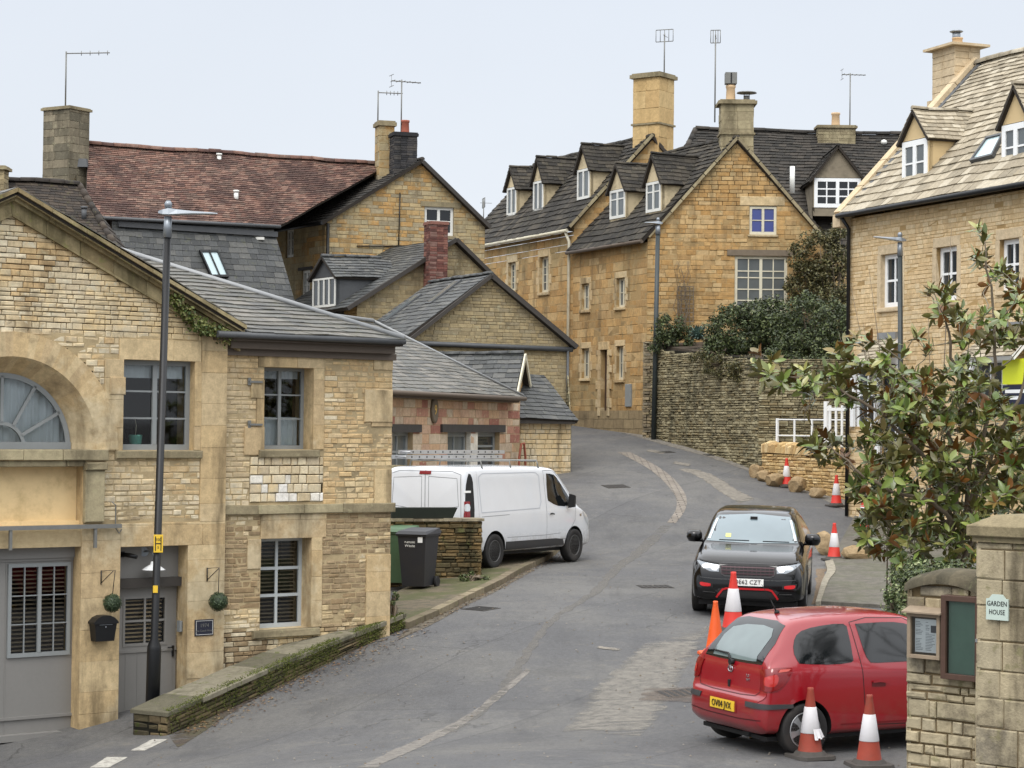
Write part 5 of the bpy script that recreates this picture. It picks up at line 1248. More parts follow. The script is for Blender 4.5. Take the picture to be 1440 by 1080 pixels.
M = MB(); verge(M, Fh.p(uh1+.12,zh1-.12,.2), Fh.p(uha,zha+.02,.2), .12, .06); M.build('verge', MT['timberd'], H)
M = MB(); M.tube([eL+V((0,0,-.02)), eLb+V((0,0,-.02))], .06, 8); M.tube([Fh.p(uh0+.03,zh0-.1,.08), Fh.p(uh0+.03,-1,.08)], .05, 8); M.build('downpipe', MT['black'], H)
M = MB(); M.tube([Fh.p(Fh.u(558),zha-1.0,.04), Fh.p(Fh.u(557),Fh.z(557,345),.04)], .02, 6); M.tube([Fh.p(Fh.u(498),Fh.z(498,346),.04), Fh.p(Fh.u(589),Fh.z(589,346),.04)], .02, 6); M.build('cable', MT['black'], H)
chimney(H, Fh.p(Fh.u(572,220), 0, -.35)[:2], .76, .6, zha-.6, Fh.z(572,191), [MT['brickb'], MT['mortS']], ang=.3, h=(.07,.078), w=(.2,.24), cap=.09, capo=.04, capm=MT['brickb'], pots=((.05,0,.14,.42),), name='chimney')
chimney(H, Fh.p(Fh.u(556,220), 0, -1.1)[:2], .5, .6, zha-.9, Fh.z(552,180,-1.2), [MT['stoneH'], MT['mortH']], ang=.3, h=(.2,.3), w=(.3,.6), cap=.12, capo=.06, name='chimney')
p = Fh.p(Fh.u(569,190),0,-.35); aerial((p.x,p.y,Fh.z(569,191)+.1), 1.75, 'television aerial on the black brick chimney pot', ang=.4, L=1.0, arms=6, kind=0)
p = Fh.p(Fh.u(549,190),0,-1.3); aerial((p.x,p.y,Fh.z(549,180,-1.2)+.1), 1.1, 'shorter television aerial on the ochre chimney behind the black one', ang=.2, L=.8, kind=1)
hull_walls(H, [Fs.p(0,0,0), Fs.p(0,0,0)+(Fh.p(uh1,0)-Fh.p(uh0,0)), Fh.p(uh1,0)], -2, zh1, MT['texA'], 'rear_wall')

# ---------- red tiled long house with slate lower roof
FI = Fr((150,61.5),(392,64.6)); I = root('red_tiled_house', FI.p(2,-1), 'long house with a red clay tiled roof above a slate mansard on the left', 'house')
i0u, i0z = FI.uz(120,304); i1u, i1z = FI.uz(392,318)
ridz = lambda px, py, Y: at(px, py, Y)
rA, rB = at(124,204,64.2), at(545,233,69.3)
eA_, eB_ = FI.p(i0u,i0z), FI.p(FI.u(393,318), FI.z(393,318))
T = MB(); rgi = random.Random(9); tiles(T, eA_, eB_, rB, rA, (.15,.14), .19, .021, rgi, lift=.5)
ridge(T, rA+V((0,0,.04)), rB+V((0,0,.04)), .12, .38, rgi)
bk = V((-.35,3.5,0)); tiles(T, rB+bk*1.0+V((0,0,-2.6)), rA+bk*1.0+V((0,0,-2.6)), rA, rB, (.4,.4), .5, .013, rgi)
rI = T.build('roof', [MT['rtile'], MT['under']], I)
# slate mansard below
mA, mB_ = FI.p(FI.u(160,310),FI.z(160,309),-.15), FI.p(FI.u(388,320),FI.z(388,322),-.15)
lo = 1.1; zlow = FI.z(300,436, lo)
T = MB(); tiles(T, FI.p(FI.u(160,430,lo), zlow, lo), FI.p(FI.u(420,430,lo), zlow, lo), mB_, mA, (.2,.19), .3, .012, rgi); mans = T.build('lower_roof', [MT['slateb'], MT['under']], I)
M = MB(); M.tube([FI.p(i0u+.4,i0z-.03,.12), FI.p(FI.u(388),FI.z(388,319),.12)], .055, 8); M.fb(FI, FI.u(162), FI.u(386), i0z-.24, i0z-.08, -.1, .06); M.build('gutter', MT['leadd'], I)
# walls under
M = MB(); zw = -3
c_ = [FI.p(i0u,0,-.1), FI.p(FI.u(425,430,.9),0,.9)]
for a, b in ((FI.p(FI.u(160),0,lo-.15), FI.p(FI.u(420,430,lo),0,lo-.15)),): M.face([(a.x,a.y,zw),(b.x,b.y,zw),(b.x,b.y,zlow),(a.x,a.y,zlow)])
M.build('wall', MT['texA'], I)
# left gable end and far wall
gA = [rA+V((-.3,0,0)), FI.p(i0u-.3,0,-.2), ]
M = MB(); ap = rA+V((-.35,.1,-.05)); fL = V((eA_.x-.35,eA_.y+.1,eA_.z-.05)); bL = rA+bk*1.0+V((-.35,0,-2.6)); M.face([fL, ap, bL, V((bL.x,bL.y,zw)), V((fL.x,fL.y,zw))]); M.build('gable_wall', MT['texA'], I)
# rooflight in the slates: dark frame with white blinds
def on_plane(px, py, a, b, c, lift):
    n = (b-a).cross(c-a).normalized(); n = n if n.z > 0 else -n; q = ray(px, py); t = (a+n*lift).dot(n)/q.dot(n); return q*t, n
pa, pb, pc = FI.p(FI.u(160,430,lo), zlow, lo), FI.p(FI.u(420,430,lo), zlow, lo), mA
def rooflight(parent, quad, a, b, c, fmat, gmat, th=.09, bars=1, name='rooflight'):
    P = [on_plane(x, y, a, b, c, .05) for x, y in quad]; n = P[0][1]; P = [p for p, _ in P]; cen = sum(P, V((0,0,0)))/4
    M = MB(); inn = [cen+(p-cen)*.84 for p in P]
    for i in range(4):
        j = (i+1) % 4; M.hexa([P[i],P[j],inn[j],inn[i]], [P[i]+n*th,P[j]+n*th,inn[j]+n*th,inn[i]+n*th])
    for k in range(bars):
        t = (k+1)/(bars+1); A1, A2 = P[0].lerp(P[1], t), P[3].lerp(P[2], t); s_ = (P[1]-P[0]).normalized()*.02; M.hexa([A1-s_,A1+s_,A2+s_,A2-s_], [A1-s_+n*th,A1+s_+n*th,A2+s_+n*th,A2-s_+n*th])
    o = M.build(name, fmat, parent); M = MB(); M.face([p+n*th*.6 for p in inn]); M.build('pane', gmat, o); return o
rooflight(mans, [(279,353),(305,353),(321,391),(296,391)], pa, pb, pc, MT['black'], MT['skylt'])
for (px, py, Y) in ((308,232,68.4),(332,284,65.4)):
    q = at(px, py, Y); nn, _ = on_plane(px, py, eA_, eB_, rA, .02); o = vent_pipe(I, nn, .3, .07, MT['white'])
nn, _ = on_plane(362, 337, pa, pb, pc, .04); M = MB(); M.hexa([nn+V(p) for p in ((-.2,0,0),(.2,0,0),(.2,.1,0),(-.2,.1,0))], [nn+V(p) for p in ((-.2,0,.08),(.2,0,.08),(.2,.1,.08),(-.2,.1,.08))]); M.build('roof_vent', MT['white'], mans)
pI = at(93,200,63.4); chimney(I, (pI.x, pI.y), 1.05, .85, 4.6, at(93,157,63.4).z, [m_stone('grey_block', [(128,118,98),(114,106,88),(140,130,108),(104,98,82)], (70,66,54), .7, (150,144,120), seed=121), MT['mortH']], ang=-.55, h=(.2,.26), w=(.35,.5), cap=.07, capo=.06)
pq = at(92,150,63.4); aerial((pq.x,pq.y,pq.z), 1.65, 'long boom television aerial on the big grey stone chimney', ang=-.15, L=1.35, kind=1, arms=4)
M = MB(); a_, n2 = on_plane(112, 228, eA_, eB_, rA, .06); M.hexa([a_+V((-.3,-.1,-.15)),a_+V((.25,-.1,-.15)),a_+V((.25,.1,-.15)),a_+V((-.3,.1,-.15))],[a_+V((-.3,-.05,.1)),a_+V((.2,-.05,.1)),a_+V((.2,.2,.12)),a_+V((-.3,.2,.12))]); M.build('lead_flashing', MT['leadd'], rI)

# ---------- mossy dark tiled roof at far left
Kk = root('mossy_tiled_house', at(60,600,56), 'house with a mossy dark tiled roof rising behind the pediment', 'house')
k0, k1 = at(-120,248,57.5), at(112,261,58.2); f0, f1 = at(-120,420,54.3), at(205,420,54.8)
T = MB(); rgk2 = random.Random(6); tiles(T, f0, f1, k1, k0, (.13,.12), .19, .014, rgk2, lift=.4)
k2 = at(205,420,54.8)+V((-.6,8,0)); tiles(T, f1, k2, k1+V((.02,0,0)), k1, (.3,.3), .4, .014, rgk2); k3 = f0+V((-.6,8,0)); tiles(T, k2, k3, k0, k1, (.4,.4), .5, .014, rgk2)
ridge(T, k0+V((0,0,.03)), k1+V((0,0,.03)), .12, .38, rgk2); ridge(T, f1+V((0,0,.04)), k1+V((0,0,.04)), .09, .3, rgk2)
rk = T.build('roof', [MT['mtile'], MT['under']], Kk)
hull_walls(Kk, [f0+V((0,.3,0)), f1+V((-.3,.3,0)), k2+V((-.3,-.3,0)), k3+V((0,-.3,0))], -4, f0.z-.1, MT['texA'])
nn, _ = on_plane(118, 309, f0, f1, k1, .0); vent_pipe(rk, nn, .3, .07, MT['leadd'])
pc_ = at(-4,240,57.3); chimney(Kk, (pc_.x,pc_.y), .5, .5, 5.8, at(0,240,57.3).z, [MT['stoneE'], MT['mortH']], cap=.08, capo=.08)

# ================================================================== RIGHT: street row up the hill
rng = random.Random(41)
PJ0, PJ1 = at(908,600,66.0), at(680,600,77.4); PJ0.z = PJ1.z = 0
PJm = PJ0.lerp(PJ1, .417)                      # party line of the two houses
FJ1 = Fr(None, None, PJm, PJ0); FJ2 = Fr(None, None, PJ1+(PJ1-PJm)*.25, PJm)
backd = (PJ1-PJ0).normalized()
# gable end wall of the nearer house: faces the camera
FK = Fr(None, None, PJ0, PJ0+V((6.6,0,0)))
J = root('ironstone_corner_house', (PJ0.x+2, 66, 0), 'ochre ironstone house with a steep gable end, chimney and dormers above the retaining wall', 'house')
zK0 = FK.z(908,334); uKa, zKa = FK.uz(1037,196); uK1 = FK.u(1190); zK1 = FK.z(1184,334)
sl = (zKa-zK0)/uKa; uKr = uKa+(zKa-zK1)/sl
wk1 = FK.rect(1054,290,1092,330); wk2 = FK.rect(1033,360,1107,440)
wall(J, FK, [(0,-2),(uKr,-2),(uKr,zK1),(uKa,zKa),(0,zK0)], [wk1, wk2], MT['stoneJ'], MT['mortJ'], rng, name='gable_wall', h=(.1,.17), w=(.16,.46), gap=.012, proud=(.0,.025))
window(J, FK, *wk1, MT['cream'], MT['glassb'], d=-.02, cols=1, rows=2, case=2, fw=.08, bar=.03, label='small window with blue blinds')
q = wk2; o = window(J, FK, *wk2, MT['cream'], MT['glassg'], d=-.04, cols=2, rows=4, case=2, fw=.09, bar=.035, top=(.18,.4,.63,.76), label='large garden window with white curtains')
M = MB(); M.fb(FK, q[0]-.24, q[1]+.25, q[3]+.005, q[3]+.19, -.1, .05); M.build('timber_lintel', MT['timber'], J)
M = MB(); M.blk(FK, wk1[0]-.3, wk1[1]+.25, wk1[0]-.3, wk1[1]+.25, wk1[3]+.02, wk1[3]+.3, -.05, .03, .01, rng); M.build('stone_lintel', MT['ashA'], J); M = MB(); M.fb(FK, wk1[0]-.05, wk1[1]+.05, wk1[2]-.06, wk1[2]-.003, -.05, .05); M.build('window_sill', MT['ashA'], J)
# street front
def jw(fr, *r): return fr.rect(*r)
wins = [FJ1.rect(818,399,829,436), FJ1.rect(867,391,879,432), FJ1.rect(818,490,829,532), FJ1.rect(867,487,877,534)]
djr = FJ1.rect(845,492,855,585)
zJ1 = FJ1.z(855,349)
wall(J, FJ1, [(0,-1.5),(FJ1.L,-1.5),(FJ1.L,zJ1),(0,zJ1)], wins+[djr], MT['stoneJ'], MT['mortJ'], rng, name='street_wall', h=(.2,.3), w=(.35,.8), ch=.008, gap=.014, proud=(0,.015))
for q in wins: SS = MB(); surround(SS, FJ1, *q, rng, jw=.14, lh=.2, sill=.09, d1=.02, quoin=True); SS.build('window_surround', MT['ashA'], J)
SS = MB(); surround(SS, FJ1, *djr, rng, jw=.2, lh=.26, sill=0, d1=.05); SS.build('door_surround', MT['ashA'], J)
for q in wins: window(J, FJ1, *q, MT['cream'], MT['glassg'], d=-.1, cols=1, rows=2, case=2, fw=.07)
M = MB(); M.fb(FJ1, *djr, -.2, -.14); M.fb(FJ1, djr[0]+.1, djr[1]-.1, djr[2]+.2, djr[2]+.9, -.14, -.125); M.fb(FJ1, djr[0]+.1, djr[1]-.1, djr[2]+1.1, djr[3]-.15, -.14, -.125); M.build('street_door', m_plain('brown_door',(74,56,44),.6), J)
q = FJ1.rect(881,540,889,572); M = MB(); M.fb(FJ1, *q, -.02, .06, .01); M.build('meter_box', MT['greyf'], J)
M = MB(); M.fb(FJ1, 0, FJ1.L, -.9, .55, -.05, .02); M.build('plinth', m_texwall('plinth_stone', (150,134,104), (134,118,92), (110,98,76), .7, .3), J)
# roof with dormers
over = .25
eA1, eB1 = FJ1.p(-.02, zJ1+.05, over), FJ1.p(FJ1.L+.1, zJ1+.05, over)
apK = FK.p(uKa, zKa+.07, .12); apKb = apK+backd*FJ1.L*1.08
T = MB(); tiles(T, eA1, eB1, apK, apKb, (.3,.16), .3, .026, rng, lift=.9)
eR0 = FK.p(uKr+.1, zK1-.02, .12); tiles(T, eR0, eR0+backd*FJ1.L, apKb, apK, (.3,.16), .32, .026, rng, lift=.9); ridge(T, apK, apKb, .1, .45, rng)
rJ = T.build('roof', [MT['stile'], MT['under']], J)
M = MB(); 
for a, b, k in ((FK.p(.02,zK0+.0,.06), FK.p(uKa,zKa+.05,.06), 8), (FK.p(uKr,zK1-.02,.06), FK.p(uKa,zKa+.05,.06), 8)):
    for i in range(k): p0, p1 = a.lerp(b, i/k+.003), a.lerp(b, (i+1)/k-.003); strip_along(M, p0, p1, .2, .09)
M.build('verge_coping', MT['ashB'], rJ)
M = MB(); M.tube([eA1+V((0,0,-.04)), eB1+V((0,0,-.04))], .065, 8); M.build('gutter', MT['gutter'], J)
chimney(J, FK.p(uKa,0,-.42)[:2], 1.0, .8, zKa-.75, FK.z(1037,146), [MT['ashB'], MT['mortH']], h=(.22,.32), w=(.35,.6), cap=.1, capo=.1, neck=FK.z(1037,189), pots=((-.18,0,.15,.5),), potm=MT['potc'], capm=MT['ashB'])
p = FK.p(uKa, 0, -.42); zt_ = FK.z(1037,138)
co = root('chimney_cowl', (p.x-.18, p.y, zt_+.5), 'square metal cowl on the pot of the corner house chimney', 'cowl'); M = MB(); M.box(p.x-.36,p.x+.0,p.y-.17,p.y+.17,zt_+.5,zt_+.85)
M.build('cowl', MT['iron'], co); M = MB(); M.box(p.x-.2,p.x-.16,p.y-.18,p.y+.18,zt_+.52,zt_+.83); M.build('cowl_slot', MT['black'], co)
co = root('flue_cap', (p.x+.32, p.y, zt_), 'low metal flue cap on the right of the same chimney', 'flue cap'); M = MB(); M.tube([V((p.x+.32,p.y,zt_-.02)),V((p.x+.32,p.y,zt_+.14))], .1, 10); M.build('flue', MT['iron'], co)
M = MB(); M.lathe((p.x+.32,p.y,zt_+.22), [(.0,.06),(.3,.03),(.32,0),(.1,0)], 14); M.tube([V((p.x+.24,p.y,zt_+.1)),V((p.x+.24,p.y,zt_+.23))], .012, 5); M.tube([V((p.x+.4,p.y,zt_+.1)),V((p.x+.4,p.y,zt_+.23))], .012, 5); M.build('cap', MT['iron'], co)
def dorm(parent, fr, x0, x1, y0, y1, ya, back, wd, g=MT['glassg']):
    """dormer located by its window's pixels; back: distance of its face behind the street wall"""
    u0, u1 = fr.u(x0,(y0+y1)/2,-back), fr.u(x1,(y0+y1)/2,-back); xm = (x0+x1)/2
    zb, ze, za = fr.z(xm,y1,-back), fr.z(xm,y0-2,-back), fr.z(xm,ya,-back)
    return simple_dormer(parent, fr, u0-.08, u1+.08, zb, ze, za, -back, 1.9, MT['stile'], MT['render'], MT['white'], g, cols=1, rows=1, case=2, frw=.08, bar=.04, tr=.16, tw=.26, top=(.7,) if parent is J else None)
dorm(J, FJ1, 859, 879, 268, 307, 232, .45, 0); dorm(J, FJ1, 910, 929, 257, 298, 219, .45, 0)
hull_walls(J, [FK.p(uKr,0,0), FK.p(uKr,0,0)+backd*FJ1.L, FJ1.p(0,0,0)+V((6.2,.0,0))], -2, zK1, MT['texA'], 'rear_wall')
# farther house of the row
J2 = root('upper_street_house', FJ2.p(2,0), 'taller ochre street house with three white dormers up the hill', 'house')
zJ2 = FJ2.z(740,337); w2a = FJ2.rect(715,369,726,409); w2b = FJ2.rect(759,361,772,411); w2c = FJ2.rect(762,480,775,520)
wall(J2, FJ2, [(0,-1.5),(FJ2.L,-1.5),(FJ2.L,zJ2),(0,zJ2)], [w2a, w2b], MT['stoneJ'], MT['mortJ'], rng, name='street_wall', h=(.2,.3), w=(.35,.8), ch=.008, gap=.014, proud=(0,.015))
for q in (w2a, w2b): SS = MB(); surround(SS, FJ2, *q, rng, jw=.16, lh=.24, sill=.1, d1=.03); SS.build('window_surround', MT['ashA'], J2)
for q in (w2a, w2b): window(J2, FJ2, *q, MT['cream'], MT['glassg'], d=-.1, cols=1, rows=4, case=2, fw=.08)
FK2 = Fr(None, None, PJm, PJm+V((6.2,0,0))); zV0 = FK2.z(800,318); uV, zV = FK2.uz(918,193)
wall(J2, FK2, [(0,-1.5),(2*uV,-1.5),(2*uV,zV0),(uV,zV),(0,zV0)], [], MT['stoneJ'], MT['mortJ'], rng, name='gable_wall', h=(.14,.22), w=(.25,.6))
L2 = FJ2.L
e0_, e1_ = FJ2.p(-.1, zJ2+.05, over), FJ2.p(L2+.0, zJ2+.05, over); ap2 = FK2.p(uV, zV+.07, .05); ap2b = ap2+backd*L2*1.02
T = MB(); tiles(T, e0_, e1_, ap2, ap2b, (.3,.16), .3, .026, rng, lift=.9); er2 = FK2.p(2*uV+.1, zV0, .05); tiles(T, er2, er2+backd*L2, ap2b, ap2, (.4,.3), .4, .026, rng); ridge(T, ap2, ap2b, .1, .45, rng)
r2_ = T.build('roof', [MT['stile'], MT['under']], J2)
M = MB(); a, b = FK2.p(-.15,zV0-.05,.1), FK2.p(uV,zV+.08,.1)
for i in range(9): strip_along(M, a.lerp(b, i/9+.003), a.lerp(b, (i+1)/9-.003), .22, .1)
M.build('verge_coping', MT['ashB'], r2_)
M = MB(); a, b = FK2.p(.1,FK2.z(803,351),.12), FK2.p(1.9,FK2.z(868,278),.12); strip_along(M, a, b, .3, .04); M.build('lead_flashing', MT['leadd'], rJ)
M = MB(); g0, g1 = e0_+V((0,0,-.04)), e1_+V((0,0,-.04)); M.tube([g0, g1], .065, 8); q = FJ2.p(L2-.12,0,.12); M.tube([g1-FJ2.r*.15, FJ2.p(L2-.1,zJ2-.35,.12), V((q.x,q.y,-1))], .05, 8); M.build('gutter_downpipe', MT['cream'], J2)
dorm(J2, FJ2, 714, 726, 265, 303, 237, .6, 0); dorm(J2, FJ2, 751, 764, 256, 297, 223, .6, 0); dorm(J2, FJ2, 813, 829, 239, 280, 205, .6, 0)
pm = FK2.p(uV+.05, 0, -.6); chimney(J2, (pm.x,pm.y), 1.02, .95, zV-1.1, at(918,112,pm.y).z, [MT['asho'], MT['mortJ']], ang=-.62, h=(.4,.6), w=(.5,.9), cap=.12, capo=.09, neck=at(918,178,pm.y).z)
z_ = at(918,108,pm.y).z; aerial((pm.x+.35,pm.y,z_), 1.45, 'television aerial on the tall ochre chimney', ang=1.2, L=.6, kind=2)
aerial((FK.p(uKa,0,0).x-.66, 66.5, at(1009,172,66.5).z), 2.75, 'tall thin mast beside the weathered chimney of the corner house', ang=1.4, L=.3, kind=2)
M = MB()
# ---------- long dark roofed house behind
FL_ = Fr((900,75.0),(1330,75.0)); Lh = root('dark_roofed_house', FL_.p(6,1), 'long house with a dark stone roof and a white dormer window behind the gable', 'house')
r0, r1 = at(978,183,80.0), at(1330,192,80.0); l0, l1 = at(900,345,75.0), at(1330,345,75.0)
T = MB(); tiles(T, l0, l1, r1, r0, (.28,.16), .3, .026, rng, lift=.9); tiles(T, l0+V((-.6,10,0)), l0, r0, r0+V((-.01,.01,0)), (.28,.18), .3, .026, rng, lift=.9); b5 = V((0,10,0)); tiles(T, l1+b5, l0+b5+V((-.6,0,0)), r0, r1, (.5,.4), .5, .026, rng)
ridge(T, r0+V((0,0,.05)), r1+V((0,0,.05)), .12, .5, rng); ridge(T, l0+V((0,0,.03)), r0+V((0,0,.03)), .1, .4, rng); rL = T.build('roof', [MT['stiled'], MT['under']], Lh)
hull_walls(Lh, [l0+V((-.4,9.6,0)), l0+V((.2,.3,0)), l1+V((0,.3,0)), l1+V((0,9.6,0))], -1, l0.z-.05, MT['texA'])
fd = Fr((1140,75.3),(1210,75.3)); u0, u1 = fd.u(1145), fd.u(1205); zb, ze, za = fd.z(1175,292), fd.z(1175,250), fd.z(1168,207)
dd_ = simple_dormer(Lh, fd, u0-.12, u1+.12, zb, ze, za, .0, 3.4, MT['stiled'], MT['render'], MT['wclean'], MT['glassd'], cols=2, rows=3, case=2, frw=.12, bar=.045, over=.15, gablefill=m_plain('grey_render', (134,124,106), .9, var=.2, dirt=.7, dirtc=(84,78,64)))
pc = at(1175,186,79.8); chimney(Lh, (pc.x,pc.y), 1.4, .6, pc.z-.5, pc.z+.12, [MT['ashB'], MT['mortH']], pots=((0,0,.16,.5),), potm=MT['potc'], cap=.08)
M = MB(); q = at(1114,272,74.6); M.tube([q, q+V((0,0,.95))], .09, 10); M.build('flue_pipe', MT['white'], Lh)
q = at(1243,200,79.5); M = MB(); M.lathe(q, [(.02,-.1),(.1,-.06),(.12,0),(.1,.06),(.02,.1)], 12); M.build('roof_vent', MT['white'], Lh)
q = at(1195,189,79.6); aerial(q, 2.3, 'television aerial on the ridge of the long dark roof', ang=.1, L=.9, kind=0, arms=6)
# a distant roofline with an aerial in the gap
q = at(680,300,90); aerial((q.x,q.y,q.z-.6), 1.1, 'distant television aerial seen in the gap left of the street row', ang=.2, L=.6, kind=2)
# ---------- retaining wall
a = V((4.26,65.2,0)); b_ = gh(1066,664); b_ = V((b_.x,b_.y,0)); FR = Fr(None, None, a, b_)
RW = root('retaining_wall', FR.p(1,0), 'tall dark dry stone retaining wall rising beside the road', 'wall')
zr0, zr1 = FR.z(925,489), FR.z(1066,505)
rgw = random.Random(12)
def drywall(parent, fr, u0, u1, zb, za0, za1, mats, rg, h=(.05,.1), w=(.1,.34), name='masonry', thick=.4, **kw):
    M = MB(); M.m = 1; M.face([fr.p(u0,zb,-.03),fr.p(u1,zb,-.03),fr.p(u1,za1,-.03),fr.p(u0,za0,-.03)]); M.face([fr.p(u0,za0,-.03),fr.p(u1,za1,-.03),fr.p(u1,za1,-thick),fr.p(u0,za0,-thick)])
    M.face([fr.p(u1,zb,-.03),fr.p(u1,zb,-thick),fr.p(u1,za1,-thick),fr.p(u1,za1,-.03)]); M.m = 0
    kw.setdefault('gap', .012); kw.setdefault('proud', (0,.05)); kw.setdefault('ch', .018)
    courses(M, fr, [(u0,zb),(u1,zb),(u1,za1),(u0,za0)], [], rg, h=h, w=w, d0=-.05, **kw)
    return M.build(name, mats, parent)
drywall(RW, FR, -.05, FR.L, -2, zr0, zr1, [MT['dry'], MT['dryback']], rgw)
# inner return towards the new house
c2_ = at(1200,600,56.6); FR2 = Fr(None, None, b_, V((c2_.x+.6,c2_.y,0))); drywall(RW, FR2, 0, FR2.L, -2.2, zr1, FR2.z(1180,505), [MT['dry'], MT['dryback']], rgw, name='return_wall')
# rough buttress at the corner of the ironstone house
fb_ = Fr((904,65.3),(921,65.1)); M = MB(); M.m = 1; M.fb(fb_, .02, fb_.L-.02, -1, fb_.z(905,480), -.5, -.04); M.m = 0
courses(M, fb_, [(0,-1),(fb_.L,-1),(fb_.L,fb_.z(905,480)),(0,fb_.z(905,480))], [], rgw, h=(.06,.11), w=(.1,.28), d0=-.05, proud=(0,.06), gap=.014)
fb2 = Fr(None, None, fb_.p(0,0,-.5), fb_.p(0,0,0)); courses(M, fb2, [(0,-1),(.5,-1),(.5,fb_.z(905,480)),(0,fb_.z(905,480))], [], rgw, h=(.06,.11), w=(.1,.28), d0=-.05, proud=(0,.04), gap=.014)
M.build('corner_pier', [MT['gate'], MT['dryback']], RW)
# garden soil on top
M = MB(); pA, pB = FR.p(0,zr0-.08,-.2), FR.p(FR.L,zr1-.08,-.2); pC = FR2.p(FR2.L,zr1-.1,-.2)
M.face([pA, pB, pC, V((pC.x+1,66.3,zr0+.5)), V((PJ0.x,66.3,zr0+.2))]); o = M.build('garden_bank', MT['soil']); tag(o, kind='structure')
# ---------- new golden stone house
FN = Fr((1192,50.0),(1440,43.5)); Nn = root('new_stone_house', FN.p(4,-1.3), 'new golden stone house with sash windows and pale stone tiled roof on the right', 'house')
rgn = random.Random(51); LN = FN.u(1530); zN = FN.z(1300,290)
wn = [FN.rect(1239,357,1267,432), FN.rect(1317,347,1346,423), FN.rect(1406,336,1434,408)]
gw_ = [FN.rect(1203,512,1232,600), FN.rect(1238,512,1262,640), FN.rect(1368,505,1412,575)]
wall(Nn, FN, [(0,-2.6),(LN,-2.6),(LN,zN),(0,zN)], wn+gw_, MT['stoneN'], MT['mortN'], rgn, h=(.07,.12), w=(.16,.42), ch=.008, gap=.008, proud=(.002,.012))
for q in wn: SS = MB(); surround(SS, FN, *q, rgn, jw=.15, lh=.22, sill=.1, d1=.02, quoin=False); SS.blk(FN,q[0]-.15,q[0],q[0]-.15,q[0],q[2],q[3],-.16,.018,.006,rgn); SS.blk(FN,q[1],q[1]+.15,q[1],q[1]+.15,q[2],q[3],-.16,.018,.006,rgn); SS.build('window_surround', MT['ashN'], Nn)
for q in wn: window(Nn, FN, *q, MT['wclean'], MT['glass'], d=-.1, cols=2, rows=2, case=1, fw=.10, bar=.05)
for q in (gw_[0], gw_[2]): window(Nn, FN, *q, MT['wclean'], MT['glass'], d=-.05, cols=2, rows=2, case=1, fw=.08, bar=.04)
q = gw_[1]; M = MB(); M.fb(FN, *q, -.15, -.1); M.fb(FN, q[0]+.1, q[1]-.1, q[2]+.2, q[2]+.9, -.1, -.085); M.build('front_door', m_plain('navy_door', (38,44,54), .4), Nn)
for q in gw_: M = MB(); M.fb(FN, q[0]-.14, q[0], q[2], q[3]+.14, -.05, .06); M.fb(FN, q[1], q[1]+.14, q[2], q[3]+.14, -.05, .06); M.fb(FN, q[0], q[1], q[3], q[3]+.14, -.05, .06); M.build('opening_surround', MT['wclean'], Nn)
# gable end (faces away, seen as a sliver) and body
KD = 7.0; pitch = 1.0; eo = .28
zr_ = zN+.1+(KD/2+eo)*pitch
FNs = Fr(None, None, FN.p(0,0,-KD), FN.p(0,0,0)); wall(Nn, FNs, [(0,-2.6),(KD,-2.6),(KD,zN),(KD/2,zN+KD/2*pitch),(0,zN)], [], MT['stoneN'], MT['mortN'], rgn, name='side_wall', h=(.1,.16), w=(.25,.6))
hull_walls(Nn, [FN.p(LN,0,0), FN.p(LN,0,-KD), FN.p(0,0,-KD)], -2.6, zN, MT['texA'], 'rear_wall')
M = MB(); M.face([FN.p(LN,zN,0), FN.p(LN,zN,-KD), FN.p(LN,zN+KD/2*pitch,-KD/2)]); M.build('gable_end', MT['texA'], Nn)
T = MB(); tiles(T, FN.p(.05,zN+.1,eo), FN.p(LN+.2,zN+.1,eo), FN.p(LN+.2,zr_,-KD/2), FN.p(.05,zr_,-KD/2), (.3,.15), .3, .024, rgn, lift=.8)
tiles(T, FN.p(LN,zN+.1,-KD-eo), FN.p(.05,zN+.1,-KD-eo), FN.p(.05,zr_,-KD/2), FN.p(LN,zr_,-KD/2), (.5,.4), .5, .024, rgn); ridge(T, FN.p(.05,zr_+.03,-KD/2), FN.p(LN,zr_+.03,-KD/2), .13, .5, rgn)
rN = T.build('roof', [MT['ntile'], MT['under']], Nn)
M = MB(); a, b = FN.p(-.1,zN+.12,eo-.03), FN.p(-.1,zr_+.15,-KD/2)
for i in range(6): strip_along(M, a.lerp(b, i/6+.002), a.lerp(b, (i+1)/6-.002), .3, .1)
M.fb(FN, -.25, .08, zN-.2, zN+.1, -.1, eo+.02); M.build('verge_coping', MT['ashN'], rN)
M = MB(); a, b = FN.p(.2,zN+.13,eo-.05), FN.p(.2,zr_+.05,-KD/2); strip_along(M, a, b, .16, .05); M.build('lead_flashing', MT['leadd'], rN)
M = MB(); M.tube([FN.p(.0,zN+.05,eo+.05), FN.p(LN,zN+.05,eo+.05)], .06, 8); M.tube([FN.p(.12,zN+.02,eo), FN.p(.12,zN-.25,.08), FN.p(.12,-2,.08)], .045, 8); M.build('gutter', MT['black'], Nn)
def dormn(x0, x1, y0, y1, ya, back, dep=1.9):
    u0, u1 = FN.u(x0,(y0+y1)/2,-back), FN.u(x1,(y0+y1)/2,-back); xm = (x0+x1)/2
    zb, ze, za = FN.z(xm,y1,-back), FN.z(xm,y0,-back), FN.z(xm,ya,-back)
    return simple_dormer(Nn, FN, u0-.02, u1+.02, zb, ze, za, -back, dep, MT['ntile'], MT['rendn'], MT['wclean'], MT['glassg'], cols=1, rows=2, case=2, frw=.13, bar=.04, over=.1, tr=.14, tw=.24)
dormn(1269,1306,196,262,156,.42); dormn(1409,1450,172,240,122,.45, 2.0)
